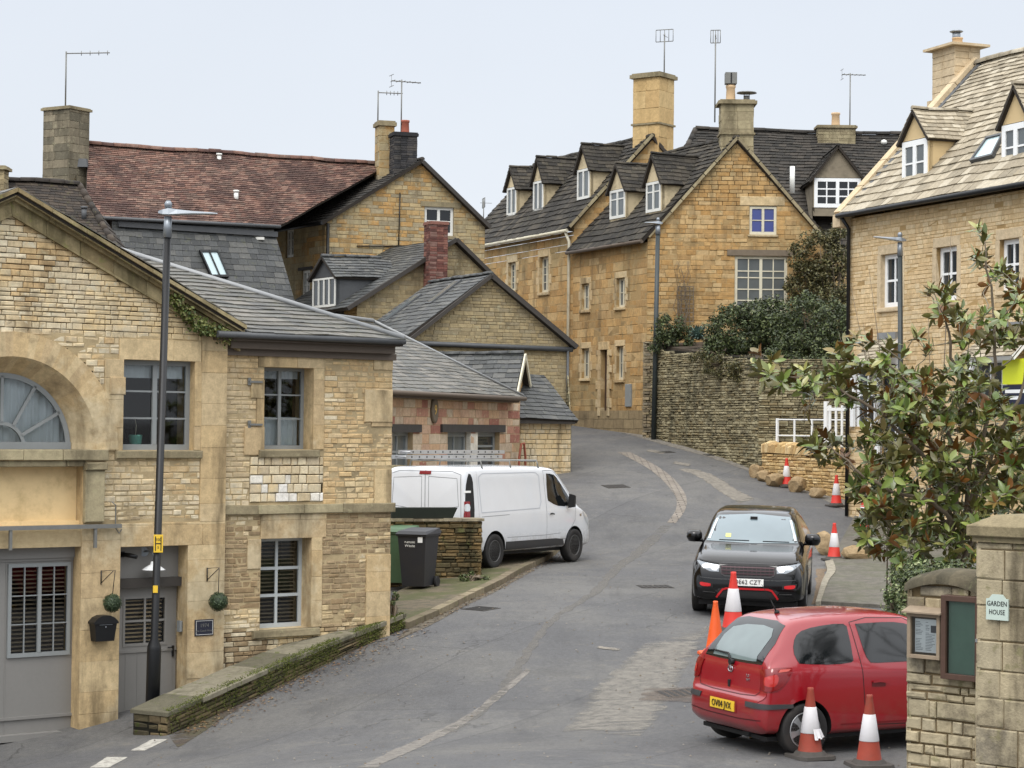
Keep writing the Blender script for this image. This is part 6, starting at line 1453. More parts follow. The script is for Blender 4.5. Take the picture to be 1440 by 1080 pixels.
pa, pb, pc = FN.p(.05,zN+.1,eo), FN.p(LN,zN+.1,eo), FN.p(.05,zr_,-KD/2)
rooflight(rN, [(1390,196),(1414,190),(1398,222),(1366,230)], pa, pb, pc, MT['leadd'], MT['skylt'], bars=0)
uc_ = FN.u(1347,100,-KD/2+.1); pk = FN.p(uc_,0,-KD/2+.15); chimney(Nn, (pk.x,pk.y), .98, .72, zr_-1.1, at(1347,70,pk.y).z, [MT['ashN'], MT['mortN']], ang=math.atan2(FN.r.y,FN.r.x), h=(.14,.2), w=(.35,.6), cap=.06, capo=.17, base=at(1347,140,pk.y).z, pots=((.05,0,.13,.2),), potm=MT['potc'], capm=MT['ashN'])
zt_ = at(1347,50,pk.y).z; co = root('chimney_cowl', (pk.x,pk.y,zt_), 'round metal cowl on the new golden chimney', 'cowl'); M = MB(); M.tube([V((pk.x,pk.y,zt_-.15)),V((pk.x,pk.y,zt_+.08))], .1, 10); M.lathe((pk.x,pk.y,zt_+.1), [(.15,-.02),(.17,.0),(.05,.05),(.0,.06)], 12); M.build('cowl', MT['silver'], co)
# porch canopies
def canopy(x0, x1, y0, y1, name, lab):
    u0, u1 = FN.u(x0,y1), FN.u(x1,y1); zt, zb = FN.z((x0+x1)/2,y0), FN.z((x0+x1)/2,y1,.8)
    T = MB(); tiles(T, FN.p(u0,zb,.8), FN.p(u1,zb,.8), FN.p(u1-.2,zt,.05), FN.p(u0+.2,zt,.05), (.14,.12), .25, .02, rgn, thk=.1)
    o = T.build(name, [MT['ntile'], MT['wclean']], Nn); M = MB(); M.fb(FN, u0+.2, u1-.2, zt-.05, zt+.1, 0, .18); M.build('lead_flashing', MT['lead'], o)
canopy(1236,1275,474,508,'door_canopy',''); canopy(1392,1470,460,500,'door_canopy','')
# estate board
q = FN.rect(1412,504,1475,540,.5); SB = root('sale_board', FN.p(q[0],q[2],.5), 'lime yellow and dark blue sale board in front of the new house', 'sign')
M = MB(); M.fb(FN, q[0], q[1], q[2], q[3], .5, .54); M.build('upper_panel', m_plain('lime_panel', (214,222,52), .4, var=.04), SB)
q2 = FN.rect(1412,541,1475,576,.5); M = MB(); M.fb(FN, q2[0], q2[1], q2[2], q2[3], .5, .54); M.build('lower_panel', m_plain('navy_panel', (32,38,60), .4, var=.04), SB)
M = MB(); z1 = FN.z(1425,548,.5); M.fb(FN, q2[0]+.1, q2[0]+.9, z1-.07, z1+.0, .54, .545); M.fb(FN, q2[0]+.1, q2[0]+.6, z1-.2, z1-.13, .54, .545); M.build('lettering_bar', MT['wclean'], SB)
M = MB(); M.fb(FN, q2[1]-.12, q2[1]-.02, -2.3, q[3], .44, .5); M.build('post', MT['wclean'], SB)
# ---------- low new drystone wall with upright copes
la, lb = gh(1071,668), gh(1300,728); la, lb = V((la.x,la.y,0)), V((lb.x,lb.y,0)); FLW = Fr(None, None, la, lb)
LW2 = root('new_drystone_wall', FLW.p(1,-1.2), 'low new honey coloured dry stone wall with upright coping stones', 'wall')
t0, t1 = FLW.z(1076,636), FLW.z(1260,650)
drywall(LW2, FLW, 0, FLW.L, -3, t0, t1, [MT['newdry'], m_mortar('fresh_joint', (112,88,56))], random.Random(2), h=(.06,.1), w=(.15,.4), proud=(0,.03), gap=.01)
M = MB(); rg = random.Random(3); u = 0
while u < FLW.L:
    ww = rg.uniform(.07,.14); t = u/FLW.L; zz = t0+(t1-t0)*t; hh = rg.uniform(.18,.32); tl = rg.uniform(-.05,.07)
    f = lambda uu, z, d: FLW.p(uu, z, d)
    M.mesh([f(u,zz,.03),f(u+ww,zz,.03),f(u+ww,zz,-.36),f(u,zz,-.36),f(u+tl,zz+hh*.8,.02),f(u+ww+tl-.01,zz+hh*.75,.02),f(u+ww+tl-.01,zz+hh*.7,-.34),f(u+tl,zz+hh*.75,-.34),f(u+tl+ww*.3,zz+hh,-.08),f(u+tl+ww*.7,zz+hh*.98,-.25)],
        [(0,1,5,4),(1,2,6,5),(2,3,7,6),(3,0,4,7),(4,5,8),(5,6,9,8),(6,7,9),(7,4,8,9)]); u += ww+.004
M.build('coping', MT['newdry'], LW2)
# ---------- white railings and gate behind the low wall
ra, rb = at(1093,618,57.2), at(1192,618,55.4); FRr = Fr(None, None, ra, rb); zt, zb = FRr.z(1130,590), FRr.z(1130,630)
RL_ = root('white_railing', FRr.p(1,zb), 'white painted metal railing behind the low new wall', 'railing'); M = MB()
n = 4
for i in range(n+1): u = FRr.L*i/n; r_ = .03 if i in (0,n) else .02; M.fb(FRr, u-r_, u+r_, -2, zt+(.03 if i in (0,n) else 0), -r_, r_)
for z in (zt, (zt+zb)/2-.05): M.fb(FRr, 0, FRr.L, z-.016, z+.016, -.012, .012)
M.build('rail', MT['wclean'], RL_)
ga_, gb_ = at(1162,600,54.2), at(1215,600,53.3); FGt = Fr(None, None, ga_, gb_)
PG = root('white_gate', FGt.p(.5,-1.4), 'white timber garden gate half hidden by the magnolia', 'gate'); M = MB()
z0, z1 = FGt.z(1190,640), FGt.z(1190,570)
for u in (0, FGt.L): M.fb(FGt, u-.05, u+.05, -2, z1+.1, -.05, .05)
for z in (z0+.15, z1-.1): M.fb(FGt, .05, FGt.L-.05, z-.04, z+.04, -.02, .02)
for i in range(6): u = .12+(FGt.L-.24)*i/5; M.fb(FGt, u-.03, u+.03, z0+.05, z1, -.015, .015)
M.build('gate_frame', MT['wclean'], PG)
# ---------- rough golden boulders along the verge
MT['boul'] = m_stone('boulder', [(202,158,92)], (132,104,64), .5, None, bump=.03, seed=131)
def boulder(px, py, w_, h_, lab, sd):
    q = gh(px, py); rg = random.Random(sd); R_ = root('boulder', (q.x,q.y,q.z), lab, 'boulder', 'golden boulders along the road edge'); bm = bmesh.new(); bmesh.ops.create_icosphere(bm, subdivisions=3, radius=1)
    from mathutils import noise as NZ
    pl = [V([rg.gauss(0,1) for _ in range(3)]).normalized() for _ in range(9)]
    for v in bm.verts:
        c = v.co.copy()
        for n_p in pl:
            k = c.dot(n_p)-.72
            if k > 0: c -= n_p*k
        c *= 1+.10*NZ.noise(c*2.2+V((sd,0,0))); v.co = V((c.x*w_/2*1.15, c.y*w_/2*.9, c.z*h_/2*1.15+h_*.40))
    me = bpy.data.meshes.new('stone'); bm.to_mesh(me); bm.free(); me.materials.append(MT['boul']); o = bpy.data.objects.new('stone', me); col.objects.link(o); o.parent = R_; o.rotation_euler[2] = rg.uniform(-.5,.5)
boulder(1064,672,.36,.42,'small squarish boulder at the foot of the retaining wall',1); boulder(1074,677,.42,.3,'pointed pale boulder just right of the retaining wall end',2)
boulder(1090,684,.5,.38,'rounded golden boulder left of the farthest cone',3); boulder(1122,692,.44,.42,'rough boulder right of the farthest cone',4)
boulder(1160,780,.42,.56,'tall golden boulder behind the cone near the black car',5); boulder(1205,789,.55,.36,'broad golden boulder right of the cone near the black car',6)
boulder(1150,700,.4,.3,'boulder under the low magnolia branch by the new wall',8)

# ================================================================== VEHICLES
from mathutils.geometry import delaunay_2d_cdt
def pchip(xs, ys, x):
    n = len(xs); i = 0
    while i < n-2 and x > xs[i+1]: i += 1
    h = xs[i+1]-xs[i]; t = (x-xs[i])/h
    def sl(k):
        if k <= 0 or k >= n-1: 
            a = min(max(k,0),n-2) if k <= 0 else n-2; return (ys[a+1]-ys[a])/(xs[a+1]-xs[a])
        d0 = (ys[k]-ys[k-1])/(xs[k]-xs[k-1]); d1 = (ys[k+1]-ys[k])/(xs[k+1]-xs[k])
        return 0 if d0*d1 <= 0 else 2*d0*d1/(d0+d1)
    m0, m1 = sl(i)*h, sl(i+1)*h
    return (2*t**3-3*t*t+1)*ys[i]+(t**3-2*t*t+t)*m0+(-2*t**3+3*t*t)*ys[i+1]+(t**3-t*t)*m1
def crom(P, k):
    out = []
    for i in range(len(P)-1):
        p0, p1, p2, p3 = P[max(i-1,0)], P[i], P[i+1], P[min(i+2,len(P)-1)]
        for j in range(k):
            t = j/k; out.append(tuple(.5*((2*b)+(c-a)*t+(2*a-5*b+4*c-d)*t*t+(3*b-a-3*c+d)*t**3) for a,b,c,d in zip(p0,p1,p2,p3)))
    out.append(P[-1]); return out
def car_shell(st, sect, xs, paint, wheels, wr, well_w=.32, arch=1.14):
    """closed body lofted from stations; wheel wells cut out. Returns mesh, bvh"""
    cols_ = list(zip(*st)); M = MB(); ns = None
    for x in xs:
        v = [pchip(cols_[0], cols_[k], x) for k in range(1, len(cols_))]
        half = crom(sect(*v), 4)           # from bottom centre to top centre
        ring = [(x, y, z) for y, z in half] + [(x, -y, z) for y, z in half[-2:0:-1]]
        ns = len(ring); M.v += ring
    n = len(xs)
    for i in range(n-1):
        for k in range(ns):
            a = i*ns+k; b = i*ns+(k+1) % ns; M.f.append((a, b, b+ns, a+ns)); M.mi.append(0); M.sm.append(True)
    for i, rev in ((0, False), (n-1, True)):
        c = len(M.v); cs = [V(M.v[i*ns+k]) for k in range(ns)]; ce = sum(cs, V((0,0,0)))/ns; M.v.append(tuple(ce))
        for k in range(ns):
            a, b = i*ns+k, i*ns+(k+1) % ns; M.f.append((c, b, a) if not rev else (c, a, b)); M.mi.append(0); M.sm.append(True)
    me = bpy.data.meshes.new('shell'); me.from_pydata(M.v, [], M.f); me.materials.append(paint); me.materials.append(MT['rubberd']); me.update()
    bm = bmesh.new(); bm.from_mesh(me); bmesh.ops.recalc_face_normals(bm, faces=bm.faces[:]); bm.to_mesh(me); bm.free()
    me.polygons.foreach_set('use_smooth', [True]*len(me.polygons))
    o = bpy.data.objects.new('shell', me); col.objects.link(o)
    cm = MB()
    for (wx, wz) in wheels:
        for s in (-1, 1):
            wy = s*(max(c[4] for c in st)+.1); r = wr*arch
            y0, y1 = sorted((wy, wy-s*(well_w+.1)))
            cm.lathe((wx, 0, wz), [(r, y0), (r, y1)], 40, smooth=True, axis='y')
    cme = bpy.data.meshes.new('cut'); cme.from_pydata(cm.v, [], cm.f); cme.materials.append(paint); cme.materials.append(MT['rubberd'])
    bm = bmesh.new(); bm.from_mesh(cme); bmesh.ops.recalc_face_normals(bm, faces=bm.faces[:]); bm.to_mesh(cme); bm.free()
    for p in cme.polygons: p.material_index = 1
    co = bpy.data.objects.new('cut', cme); col.objects.link(co)
    md = o.modifiers.new('b', 'BOOLEAN'); md.object = co; md.operation = 'DIFFERENCE'; md.solver = 'EXACT'
    dg = bpy.context.evaluated_depsgraph_get(); dg.update()
    # projection target is the uncut shell
    bm = bmesh.new(); bm.from_mesh(me); bvh = BVHTree.FromBMesh(bm); bm.free()
    res = bpy.data.meshes.new_from_object(o.evaluated_get(dg))
    bpy.data.objects.remove(o); bpy.data.objects.remove(co)
    for p in res.polygons: p.use_smooth = True
    try: res.set_sharp_from_angle(angle=rad(40))
    except Exception: pass
    return res, bvh
def link_mesh(name, me, parent):
    o = bpy.data.objects.new(name, me); col.objects.link(o); o.parent = parent; return o
def proj(bvh, d, a, b, off, z_axis=False):
    """project plane point (a across, b up) along horizontal direction d onto the shell"""
    d = V(d).normalized(); s = d.cross(V((0,0,1))).normalized() if abs(d.z) < .9 else V((0,1,0))
    up = V((0,0,1)) if abs(d.z) < .9 else V((1,0,0))
    o = s*a+up*b-d*12
    h, n, i, _ = bvh.ray_cast(o, d)
    if h is None:
        h, n, i, _ = bvh.find_nearest(o+d*12 - d*.0)
    if n.dot(d) > 0: n = -n
    return h+n*off, n
def panel(name, bvh, outline, d, mat, parent, off=.004, step=.05, rnd=0, thick=0):
    pts2 = crom([tuple(p) for p in outline]+[tuple(outline[0])], rnd)[:-1] if rnd else [tuple(p) for p in outline]
    # densify the outline
    O = []
    for (a0,b0),(a1,b1) in zip(pts2, pts2[1:]+pts2[:1]):
        L = math.hypot(a1-a0, b1-b0); k = max(1, int(L/step))
        for i in range(k): O.append((a0+(a1-a0)*i/k, b0+(b1-b0)*i/k))
    n = len(O); xs = [p[0] for p in O]; ys = [p[1] for p in O]; inner = []
    def inside(x, y):
        c = False
        for i in range(n):
            (x0,y0),(x1,y1) = O[i], O[(i+1) % n]
            if (y0 > y) != (y1 > y) and x < (x1-x0)*(y-y0)/(y1-y0)+x0: c = not c
        return c
    x = min(xs)+step/2
    while x < max(xs):
        y = min(ys)+step/2
        while y < max(ys):
            if inside(x, y) and all((x-p[0])**2+(y-p[1])**2 > (step*.35)**2 for p in O): inner.append((x, y))
            y += step
        x += step
    vs = [V(p) for p in O+inner]
    r = delaunay_2d_cdt(vs, [(i, (i+1) % n) for i in range(n)], [], 1, 1e-5)
    M = MB(); P3 = [proj(bvh, d, p[0], p[1], off)[0] for p in r[0]]; dv = V(d)
    fs = []
    for f in r[2]:
        q = [P3[i] for i in f]; nn = (q[1]-q[0]).cross(q[2]-q[0])
        fs.append(tuple(f) if nn.dot(dv) < 0 else tuple(f)[::-1])
    M.mesh(P3, fs, True)
    if thick:   # skirt back into the body
        ring = r[3]
        base = [proj(bvh, d, a, b, -thick)[0] for a, b in O]; top = [proj(bvh, d, a, b, off)[0] for a, b in O]
        for i in range(n): j = (i+1) % n; M.face([top[i], top[j], base[j], base[i]])
    return M.build(name, mat, parent, local=True, uv=False)
def seam(M, bvh, line, d, w=.006, off=.002, step=.04):
    P = []
    for (a0,b0),(a1,b1) in zip(line, line[1:]):
        L = math.hypot(a1-a0, b1-b0); k = max(1, int(L/step))
        for i in range(k): P.append((a0+(a1-a0)*i/k, b0+(b1-b0)*i/k))
    P.append(line[-1]); L_, R_ = [], []
    for i, p in enumerate(P):
        q0, q1 = P[max(i-1,0)], P[min(i+1,len(P)-1)]; t = V((q1[0]-q0[0], q1[1]-q0[1])); t = t.normalized() if t.length > 0 else V((1,0))
        nn = (-t.y*w/2, t.x*w/2); L_.append(proj(bvh, d, p[0]+nn[0], p[1]+nn[1], off)[0]); R_.append(proj(bvh, d, p[0]-nn[0], p[1]-nn[1], off)[0])
    for i in range(len(P)-1): M.face([L_[i], L_[i+1], R_[i+1], R_[i]], True)
def wheel(parent, x, y, r, wdt, side, rim, spokes=5, rr=None, name='wheel', style='spoke', rimmat=None):
    s = side; rr = rr or r*.68; M = MB(); c = (x, y, r)
    M.lathe(c, [(rr*.98,-s*wdt*.45),(r*.93,-s*wdt*.5),(r,-s*wdt*.38),(r,s*wdt*.38),(r*.985,s*wdt*.45),(r*.93,s*wdt*.5),(rr*1.04,s*wdt*.47),(rr*.97,s*wdt*.40)], 48, axis='y')
    o = M.build(name, MT['tyre'], parent, local=True, uv=False)
    R = MB(); yo = s*wdt*.40
    R.lathe(c, [(rr*.99,yo*1.0),(rr*1.0,yo*1.12),(rr*.93,yo*1.14),(rr*.90,yo*.85),(rr*.86,yo*.1)], 40, axis='y')
    if style == 'spoke':
        for k in range(spokes):
            a = 2*math.pi*(k+.25)/spokes
            for da in ((-.17,.17),):
                P = []
                for rad_, hw, yy in ((rr*.16,.20*rr,yo*1.02),(rr*.55,.13*rr,yo*1.06),(rr*.93,.22*rr,yo*1.08)):
                    cx, cz = math.cos(a)*rad_, math.sin(a)*rad_; tx, tz = -math.sin(a)*hw, math.cos(a)*hw
                    P.append([(x+cx+tx,y+yy,r+cz+tz),(x+cx-tx,y+yy,r+cz-tz),(x+cx-tx*.8,y+yy-s*.035,r+cz-tz*.8),(x+cx+tx*.8,y+yy-s*.035,r+cz+tz*.8)])
                for A_, B2 in zip(P, P[1:]):
                    b0 = len(R.v); R.v += A_+B2
                    for q in range(4): R.f.append((b0+q, b0+(q+1) % 4, b0+(q+1) % 4+4, b0+q+4)); R.mi.append(0); R.sm.append(False)
        R.lathe(c, [(rr*.24,yo*.6),(rr*.22,yo*1.12),(rr*.16,yo*1.2),(.01,yo*1.22)], 20, axis='y')
    else:
        R.lathe(c, [(rr*.88,yo*.8),(rr*.72,yo*.62),(rr*.5,yo*.95),(rr*.42,yo*1.0),(rr*.3,yo*.7),(.01,yo*.7)], 32, axis='y')
    R.build('rim', rimmat or rim, o, local=True, uv=False)
    B = MB(); B.lathe(c, [(rr*.85,yo*.2),(rr*.85,yo*.3),(.01,yo*.32)], 24, axis='y')
    if style != 'spoke':
        for k in range(10): a = 2*math.pi*k/10; B.lathe((x+math.cos(a)*rr*.6, y, r+math.sin(a)*rr*.6), [(rr*.075,yo*.7),(rr*.075,yo*.86)], 10, axis='y')
    B.build('hub', MT['rubberd'], o, local=True, uv=False)
    return o
def m_paint(name, c, rough=.28, metal=0, coat=.8, var=.05, dirt=.1, spec=.5, dirtc=(90,82,70)):
    M = Mat(name); n = M.noise(3, 5, .6); cc = mulv(M, srgb(*c), M.math('MULTIPLY_ADD', n, var*2, 1-var))
    zc = M.n('SeparateXYZ'); M.set(zc.inputs[0], M.n('TexCoord').outputs['Object']); low = M.step(zc.outputs[2], .75, .2)
    d = M.math('MULTIPLY', low, M.math('MULTIPLY', M.step(M.noise(7, 6, .7), .3, .7), dirt*2.2, clamp=True))
    cc = M.mix(d, cc, srgb(*dirtc)); M.b.inputs['Coat Weight'].default_value = coat; M.b.inputs['Coat Roughness'].default_value = .06
    r = M.math('MULTIPLY_ADD', d, .4, rough); M.set(M.b.inputs['Roughness'], r); return M.fin(cc, None, metal, spec)
MT['tyre'] = m_plain('tyre', (34,33,33), .85, var=.2, scale=20, dirt=.5, dirtc=(70,64,58)); MT['rubberd'] = m_plain('dark_plastic', (20,20,21), .7, var=.15)
MT['plast'] = m_plain('grey_plastic', (52,52,54), .6, var=.15, dirt=.2); MT['redp'] = m_paint('red_paint', (138,8,24), .28, dirt=.12); MT['whitep'] = m_paint('white_van_paint', (216,219,223), .25, dirt=.45, dirtc=(120,108,92))
MT['blackp'] = m_paint('black_paint', (6,6,8), .14, coat=.35, dirt=.0, spec=.4, dirtc=(70,60,50)); MT['cglass'] = m_glass('car_glass', (16,19,21), .07, .2, .6)
MT['hubcap'] = m_plain('silver_wheel', (168,170,172), .4, .5, var=.1, dirt=.3, dirtc=(90,84,76)); MT['steelw'] = m_plain('steel_wheel', (92,92,92), .55, .4, var=.15, dirt=.4, dirtc=(70,62,54))
MT['ltred'] = m_plain('red_lens', (120,8,14), .12, var=.2, spec=.8); MT['ltclear'] = m_plain('clear_lens', (206,210,212), .12, .3, var=.15, spec=.8); MT['ltamb'] = m_plain('amber_lens', (206,110,40), .15, var=.1)
MT['chrome'] = m_plain('chrome', (190,192,196), .18, .9, var=.05); MT['yplate'] = m_plain('yellow_plate', (226,186,52), .45, var=.03); MT['wplate'] = m_plain('white_plate', (226,226,222), .45, var=.03); MT['ink'] = m_plain('plate_ink', (16,16,18), .5)
def m_car_glass(name, tint=(120,132,130)):
    M = Mat(name); T = M.n('BsdfTransparent'); T.inputs[0].default_value = srgb(*tint); Gs = M.n('BsdfGlossy'); Gs.inputs['Roughness'].default_value = .02
    fz = M.n('Fresnel'); fz.inputs[0].default_value = 1.6; mm = M.n('MixShader'); M.t.links.new(M.math('MULTIPLY_ADD', fz.outputs[0], 2.2, .06, clamp=True), mm.inputs[0])
    M.t.links.new(T.outputs[0], mm.inputs[1]); M.t.links.new(Gs.outputs[0], mm.inputs[2]); M.t.links.new(mm.outputs[0], M.t.nodes['Material Output'].inputs[0]); return M.m
def lies_on(bvh, d, a, b, off): return proj(bvh, d, a, b, off)
def text_on(s, size, bvh, d, a, b, off, name, mat, parent, sx=1.0):
    p, n = proj(bvh, d, a, b, off); d_ = V(d).normalized(); z = -V((d_.x, d_.y, 0)).normalized(); r_ = V((0,0,1)).cross(z).normalized(); u = z.cross(r_)
    m = Matrix((r_.to_4d(), u.to_4d(), z.to_4d(), (0,0,0,1))).transposed(); m[0][3], m[1][3], m[2][3] = p; m[3][0] = m[3][1] = m[3][2] = 0; m[3][3] = 1
    return text_mesh(s, size, m, name, mat, parent, sx=sx)
def place(o, gp, heading, off_local):
    """turn the vehicle and put its local point off_local on ground point gp; pitch follows the road"""
    h = V((math.cos(heading), math.sin(heading), 0)); l = V((-h.y, h.x, 0)); p = V((gp[0], gp[1], 0))-h*off_local[0]-l*off_local[1]
    return h, l, p
def settle(o, p, h, l, wb0, wb1, tr, rear=0.0):
    """rest the four wheels on the terrain"""
    def g(x, y): q = p+h*x+l*y; return V((q.x, q.y, gz(q.x, q.y)))
    f = (g(wb1, tr)+g(wb1, -tr))/2; r = (g(wb0, tr)+g(wb0, -tr))/2; lf = (g(wb0, tr)+g(wb1, tr))/2; rt = (g(wb0, -tr)+g(wb1, -tr))/2
    r = r+V((0,0,rear)); X = (f-r).normalized(); Y = (lf-rt); Y = (Y-X*Y.dot(X)).normalized(); Z = X.cross(Y)
    m = Matrix((X.to_4d(), Y.to_4d(), Z.to_4d(), (0,0,0,1))).transposed()
    c = (f+r)/2; cc = X*((wb0+wb1)/2); t = c-cc
    m[0][3], m[1][3], m[2][3] = t; m[3][0] = m[3][1] = m[3][2] = 0; m[3][3] = 1
    o.matrix_world = m; o.location = t; o.rotation_euler = m.to_euler()
def frange(segs):
    out = []
    for a, b, n in segs: out += [a+(b-a)*i/n for i in range(n)]
    out.append(segs[-1][1]); return out

# ---------- small red three door hatchback, seen from behind
def sect_car(zb, zs, zt, w, wt):
    hz = zs-zb; g = max(zt-zs, .02)
    return [(0,zb),(w*.7,zb),(w*.93,zb+.035),(w*.985,zb+.14*hz+.02),(w,zb+.5*hz),(w*.985,zb+.86*hz),(w*.955,zs+.012),(wt+(w*.955-wt)*.52,zs+g*.44),(wt+.01,zs+g*.80),(wt*.86,zs+g*.955),(wt*.45,zt-.004),(0,zt)]
RC = root('red_hatchback', (0,0,0), 'small red three door hatchback parked at the kerb behind the traffic cones', 'car')
st = [(0.0,.40,.50,.55,.62,.56),(.02,.32,.56,.605,.72,.66),(.06,.27,.61,.655,.785,.74),(.085,.25,.66,.70,.80,.755),(.105,.24,.80,.86,.805,.735),(.135,.24,.90,.985,.81,.70),(.17,.24,.93,1.05,.815,.675),(.28,.23,.935,1.19,.82,.625),(.42,.22,.94,1.345,.825,.585),(.52,.21,.94,1.425,.83,.565),(.62,.2,.94,1.46,.83,.56),
      (.8,.2,.94,1.482,.83,.56),(1.1,.2,.935,1.5,.83,.565),(1.5,.2,.925,1.505,.83,.57),(1.9,.2,.915,1.485,.83,.565),(2.2,.2,.91,1.41,.83,.56),(2.45,.2,.90,1.27,.83,.58),(2.7,.2,.89,1.10,.825,.64),(2.85,.2,.88,.99,.82,.70),(3.0,.2,.85,.935,.81,.72),(3.3,.2,.76,.85,.78,.66),(3.5,.22,.66,.75,.72,.58),(3.6,.26,.5,.62,.62,.5),(3.64,.34,.44,.5,.5,.42)]
xs = frange([(0,.14,22),(.14,.62,20),(.62,2.2,26),(2.2,3.0,18),(3.0,3.64,24)])
me, bv = car_shell(st, sect_car, xs, MT['redp'], [(.55,.285),(2.92,.285)], .285, .26, 1.17)
body = link_mesh('body', me, RC)
BK, SR, SL, FT = (1,0,0), (0,1,0), (0,-1,0), (-1,0,0)
CG = m_car_glass('tinted_glass'); interior = m_plain('car_interior', (24,25,26), .9)
# plane coordinate a = position along d x z: for the rear view (d=+x) a=-y ; right side (d=+y) a=+x ; left side (d=-y) a=-x ; front (d=-x) a=+y
panel('rear_window', bv, [(-.60,.985),(-.585,1.20),(-.50,1.385),(-.3,1.42),(.3,1.42),(.50,1.385),(.585,1.20),(.60,.985),(.3,.975),(-.3,.975)], BK, MT['cglass'], RC, .004, .05)
panel('rear_screen_reflection', bv, [(-.44,1.0),(-.40,1.30),(.38,1.34),(.44,1.06),(.40,1.0)], BK, m_glass('screen_reflection', (104,116,116), .06, .45, .7), RC, .007, .05, rnd=3)  # pale patch on the glass paints a reflection
for d, k, tx in ((SR, 1, 'right'), (SL, -1, 'left')):
    panel('quarter_window', bv, [(k*a,b) for a,b in [(.50,1.0),(.47,1.10),(.52,1.24),(.64,1.33),(.9,1.375),(1.19,1.385),(1.22,1.3),(1.2,1.05),(1.16,.985),(.85,.975)]], d, MT['cglass'], RC, .004, .05, rnd=2)
    dw = panel('door_window', bv, [(k*a,b) for a,b in [(1.34,1.38),(1.7,1.385),(2.0,1.36),(2.25,1.25),(2.42,1.10),(2.46,.985),(2.1,.965),(1.5,.965),(1.40,.99),(1.36,1.1)]], d, MT['cglass'], RC, .004, .05, rnd=2)
    M = MB(); seam(M, bv, [(k*a,b) for a,b in [(1.27,1.40),(1.285,1.0),(1.30,.6),(1.33,.30),(2.3,.28),(2.42,.5),(2.50,.85),(2.5,.95)]], d, .009); seam(M, bv, [(k*1.27,1.40),(k*1.5,1.44),(k*2.0,1.42),(k*2.3,1.28),(k*2.5,1.05)], d, .007)
    M.build('door_seam', MT['rubberd'], RC, local=True, uv=False)
    M = MB(); seam(M, bv, [(k*1.40,.74),(k*1.47,.735),(k*1.58,.735)], d, .05, .004); hnd = M.build('handle_recess_shade', m_plain('dark_red',(84,8,14),.5), RC, local=True, uv=False)  # flat darker red strip paints the shade behind the handle
    M = MB(); seam(M, bv, [(k*1.41,.765),(k*1.5,.77),(k*1.6,.755)], d, .022, .022); M.build('door_handle', MT['redp'], RC, local=True, uv=False)
    M = MB(); seam(M, bv, [(k*1.0,.325),(k*1.8,.32),(k*2.5,.325)], d, .014, .004); M.build('sill_line', m_plain('dark_red2',(110,10,18),.5), RC, local=True, uv=False)
    # tail lamp wrapping the corner
    dd = (math.cos(rad(52)), k*math.sin(rad(52)), 0); c0 = -.80*math.cos(rad(52))*1; 
    ax = V(dd).cross(V((0,0,1))).normalized()
    def A(x, y): return x*ax.x+y*ax.y
    pts = [(A(.10,-k*.62),.93),(A(.10,-k*.64),.80),(A(.10,-k*.66),.73),(A(.14,-k*.8),.72),(A(.24,-k*.82),.76),(A(.33,-k*.83),.87),(A(.36,-k*.83),.955),(A(.25,-k*.82),.965),(A(.13,-k*.76),.955)]
    tl = panel('tail_lamp', bv, pts, dd, MT['ltred'], RC, .012, .03, rnd=2, thick=.02)
    pts2 = [(A(.12,-k*.70),.86),(A(.12,-k*.70),.78),(A(.16,-k*.80),.77),(A(.20,-k*.815),.83),(A(.18,-k*.81),.90)]
    panel('lens', bv, pts2, dd, m_plain('inner_red_lens'+tx, (176,40,36), .1, var=.3, spec=.9), tl, .016, .03, rnd=2)  # inner lens in a lighter red than the lamp
    panel('lens_top', bv, [(A(.2,-k*.81),.915),(A(.32,-k*.825),.925),(A(.34,-k*.83),.945),(A(.22,-k*.815),.945)], dd, m_plain('pale_red_lens'+tx, (190,92,84), .15), tl, .016, .03)
    pts = [(A(.02,-k*.46),.535),(A(.05,-k*.6),.53),(A(.08,-k*.74),.53),(A(.2,-k*.82),.53),(A(.38,-k*.83),.535),(A(.38,-k*.83),.575),(A(.2,-k*.82),.582),(A(.08,-k*.74),.585),(A(.04,-k*.6),.588),(A(.02,-k*.46),.585)]
    panel('bumper_strip', bv, pts, dd, MT['plast'], RC, .014, .04, thick=.02)
    panel('headlamp', bv, [(k*3.05,.86),(k*3.3,.80),(k*3.45,.66),(k*3.3,.62),(k*3.15,.7)], d, MT['ltclear'], RC, .006, .05, rnd=2)
M = MB(); seam(M, bv, [(-.62,.97),(-.64,.70),(-.58,.655),(-.3,.64),(.3,.64),(.58,.655),(.64,.70),(.62,.97)], BK, .010); seam(M, bv, [(-.74,.405),(-.3,.385),(.3,.385),(.74,.405)], BK, .012); M.build('tailgate_seam', m_plain('dark_red3',(70,6,12),.5), RC, local=True, uv=False)
panel('plate_recess_shade', bv, [(-.30,.43),(-.30,.57),(.30,.57),(.30,.43)], BK, m_plain('plate_shadow',(120,10,20),.5), RC, .004, .04)  # flat darker red panel paints the shade around the plate
npl = panel('number_plate', bv, [(-.255,.445),(-.255,.555),(.255,.555),(.255,.445)], BK, MT['yplate'], RC, .014, .05, thick=.01)
text_on('OV04 JVX', .105, bv, BK, 0, .50, .022, 'plate_text', MT['ink'], npl, sx=.92)
M = MB(); p, n = proj(bv, BK, 0, .885, .012); M.tube([p+V((0,.05,0)),p+V((0,.03,.03)),p+V((0,-.03,.03)),p+V((0,-.05,0)),p+V((0,-.03,-.03)),p+V((0,.03,-.03)),p+V((0,.05,0))], .007, 6); M.tube([p+V((0,.0,.03)),p+V((0,0,-.03))], .006, 6); M.build('badge', MT['chrome'], RC, local=True, uv=False)
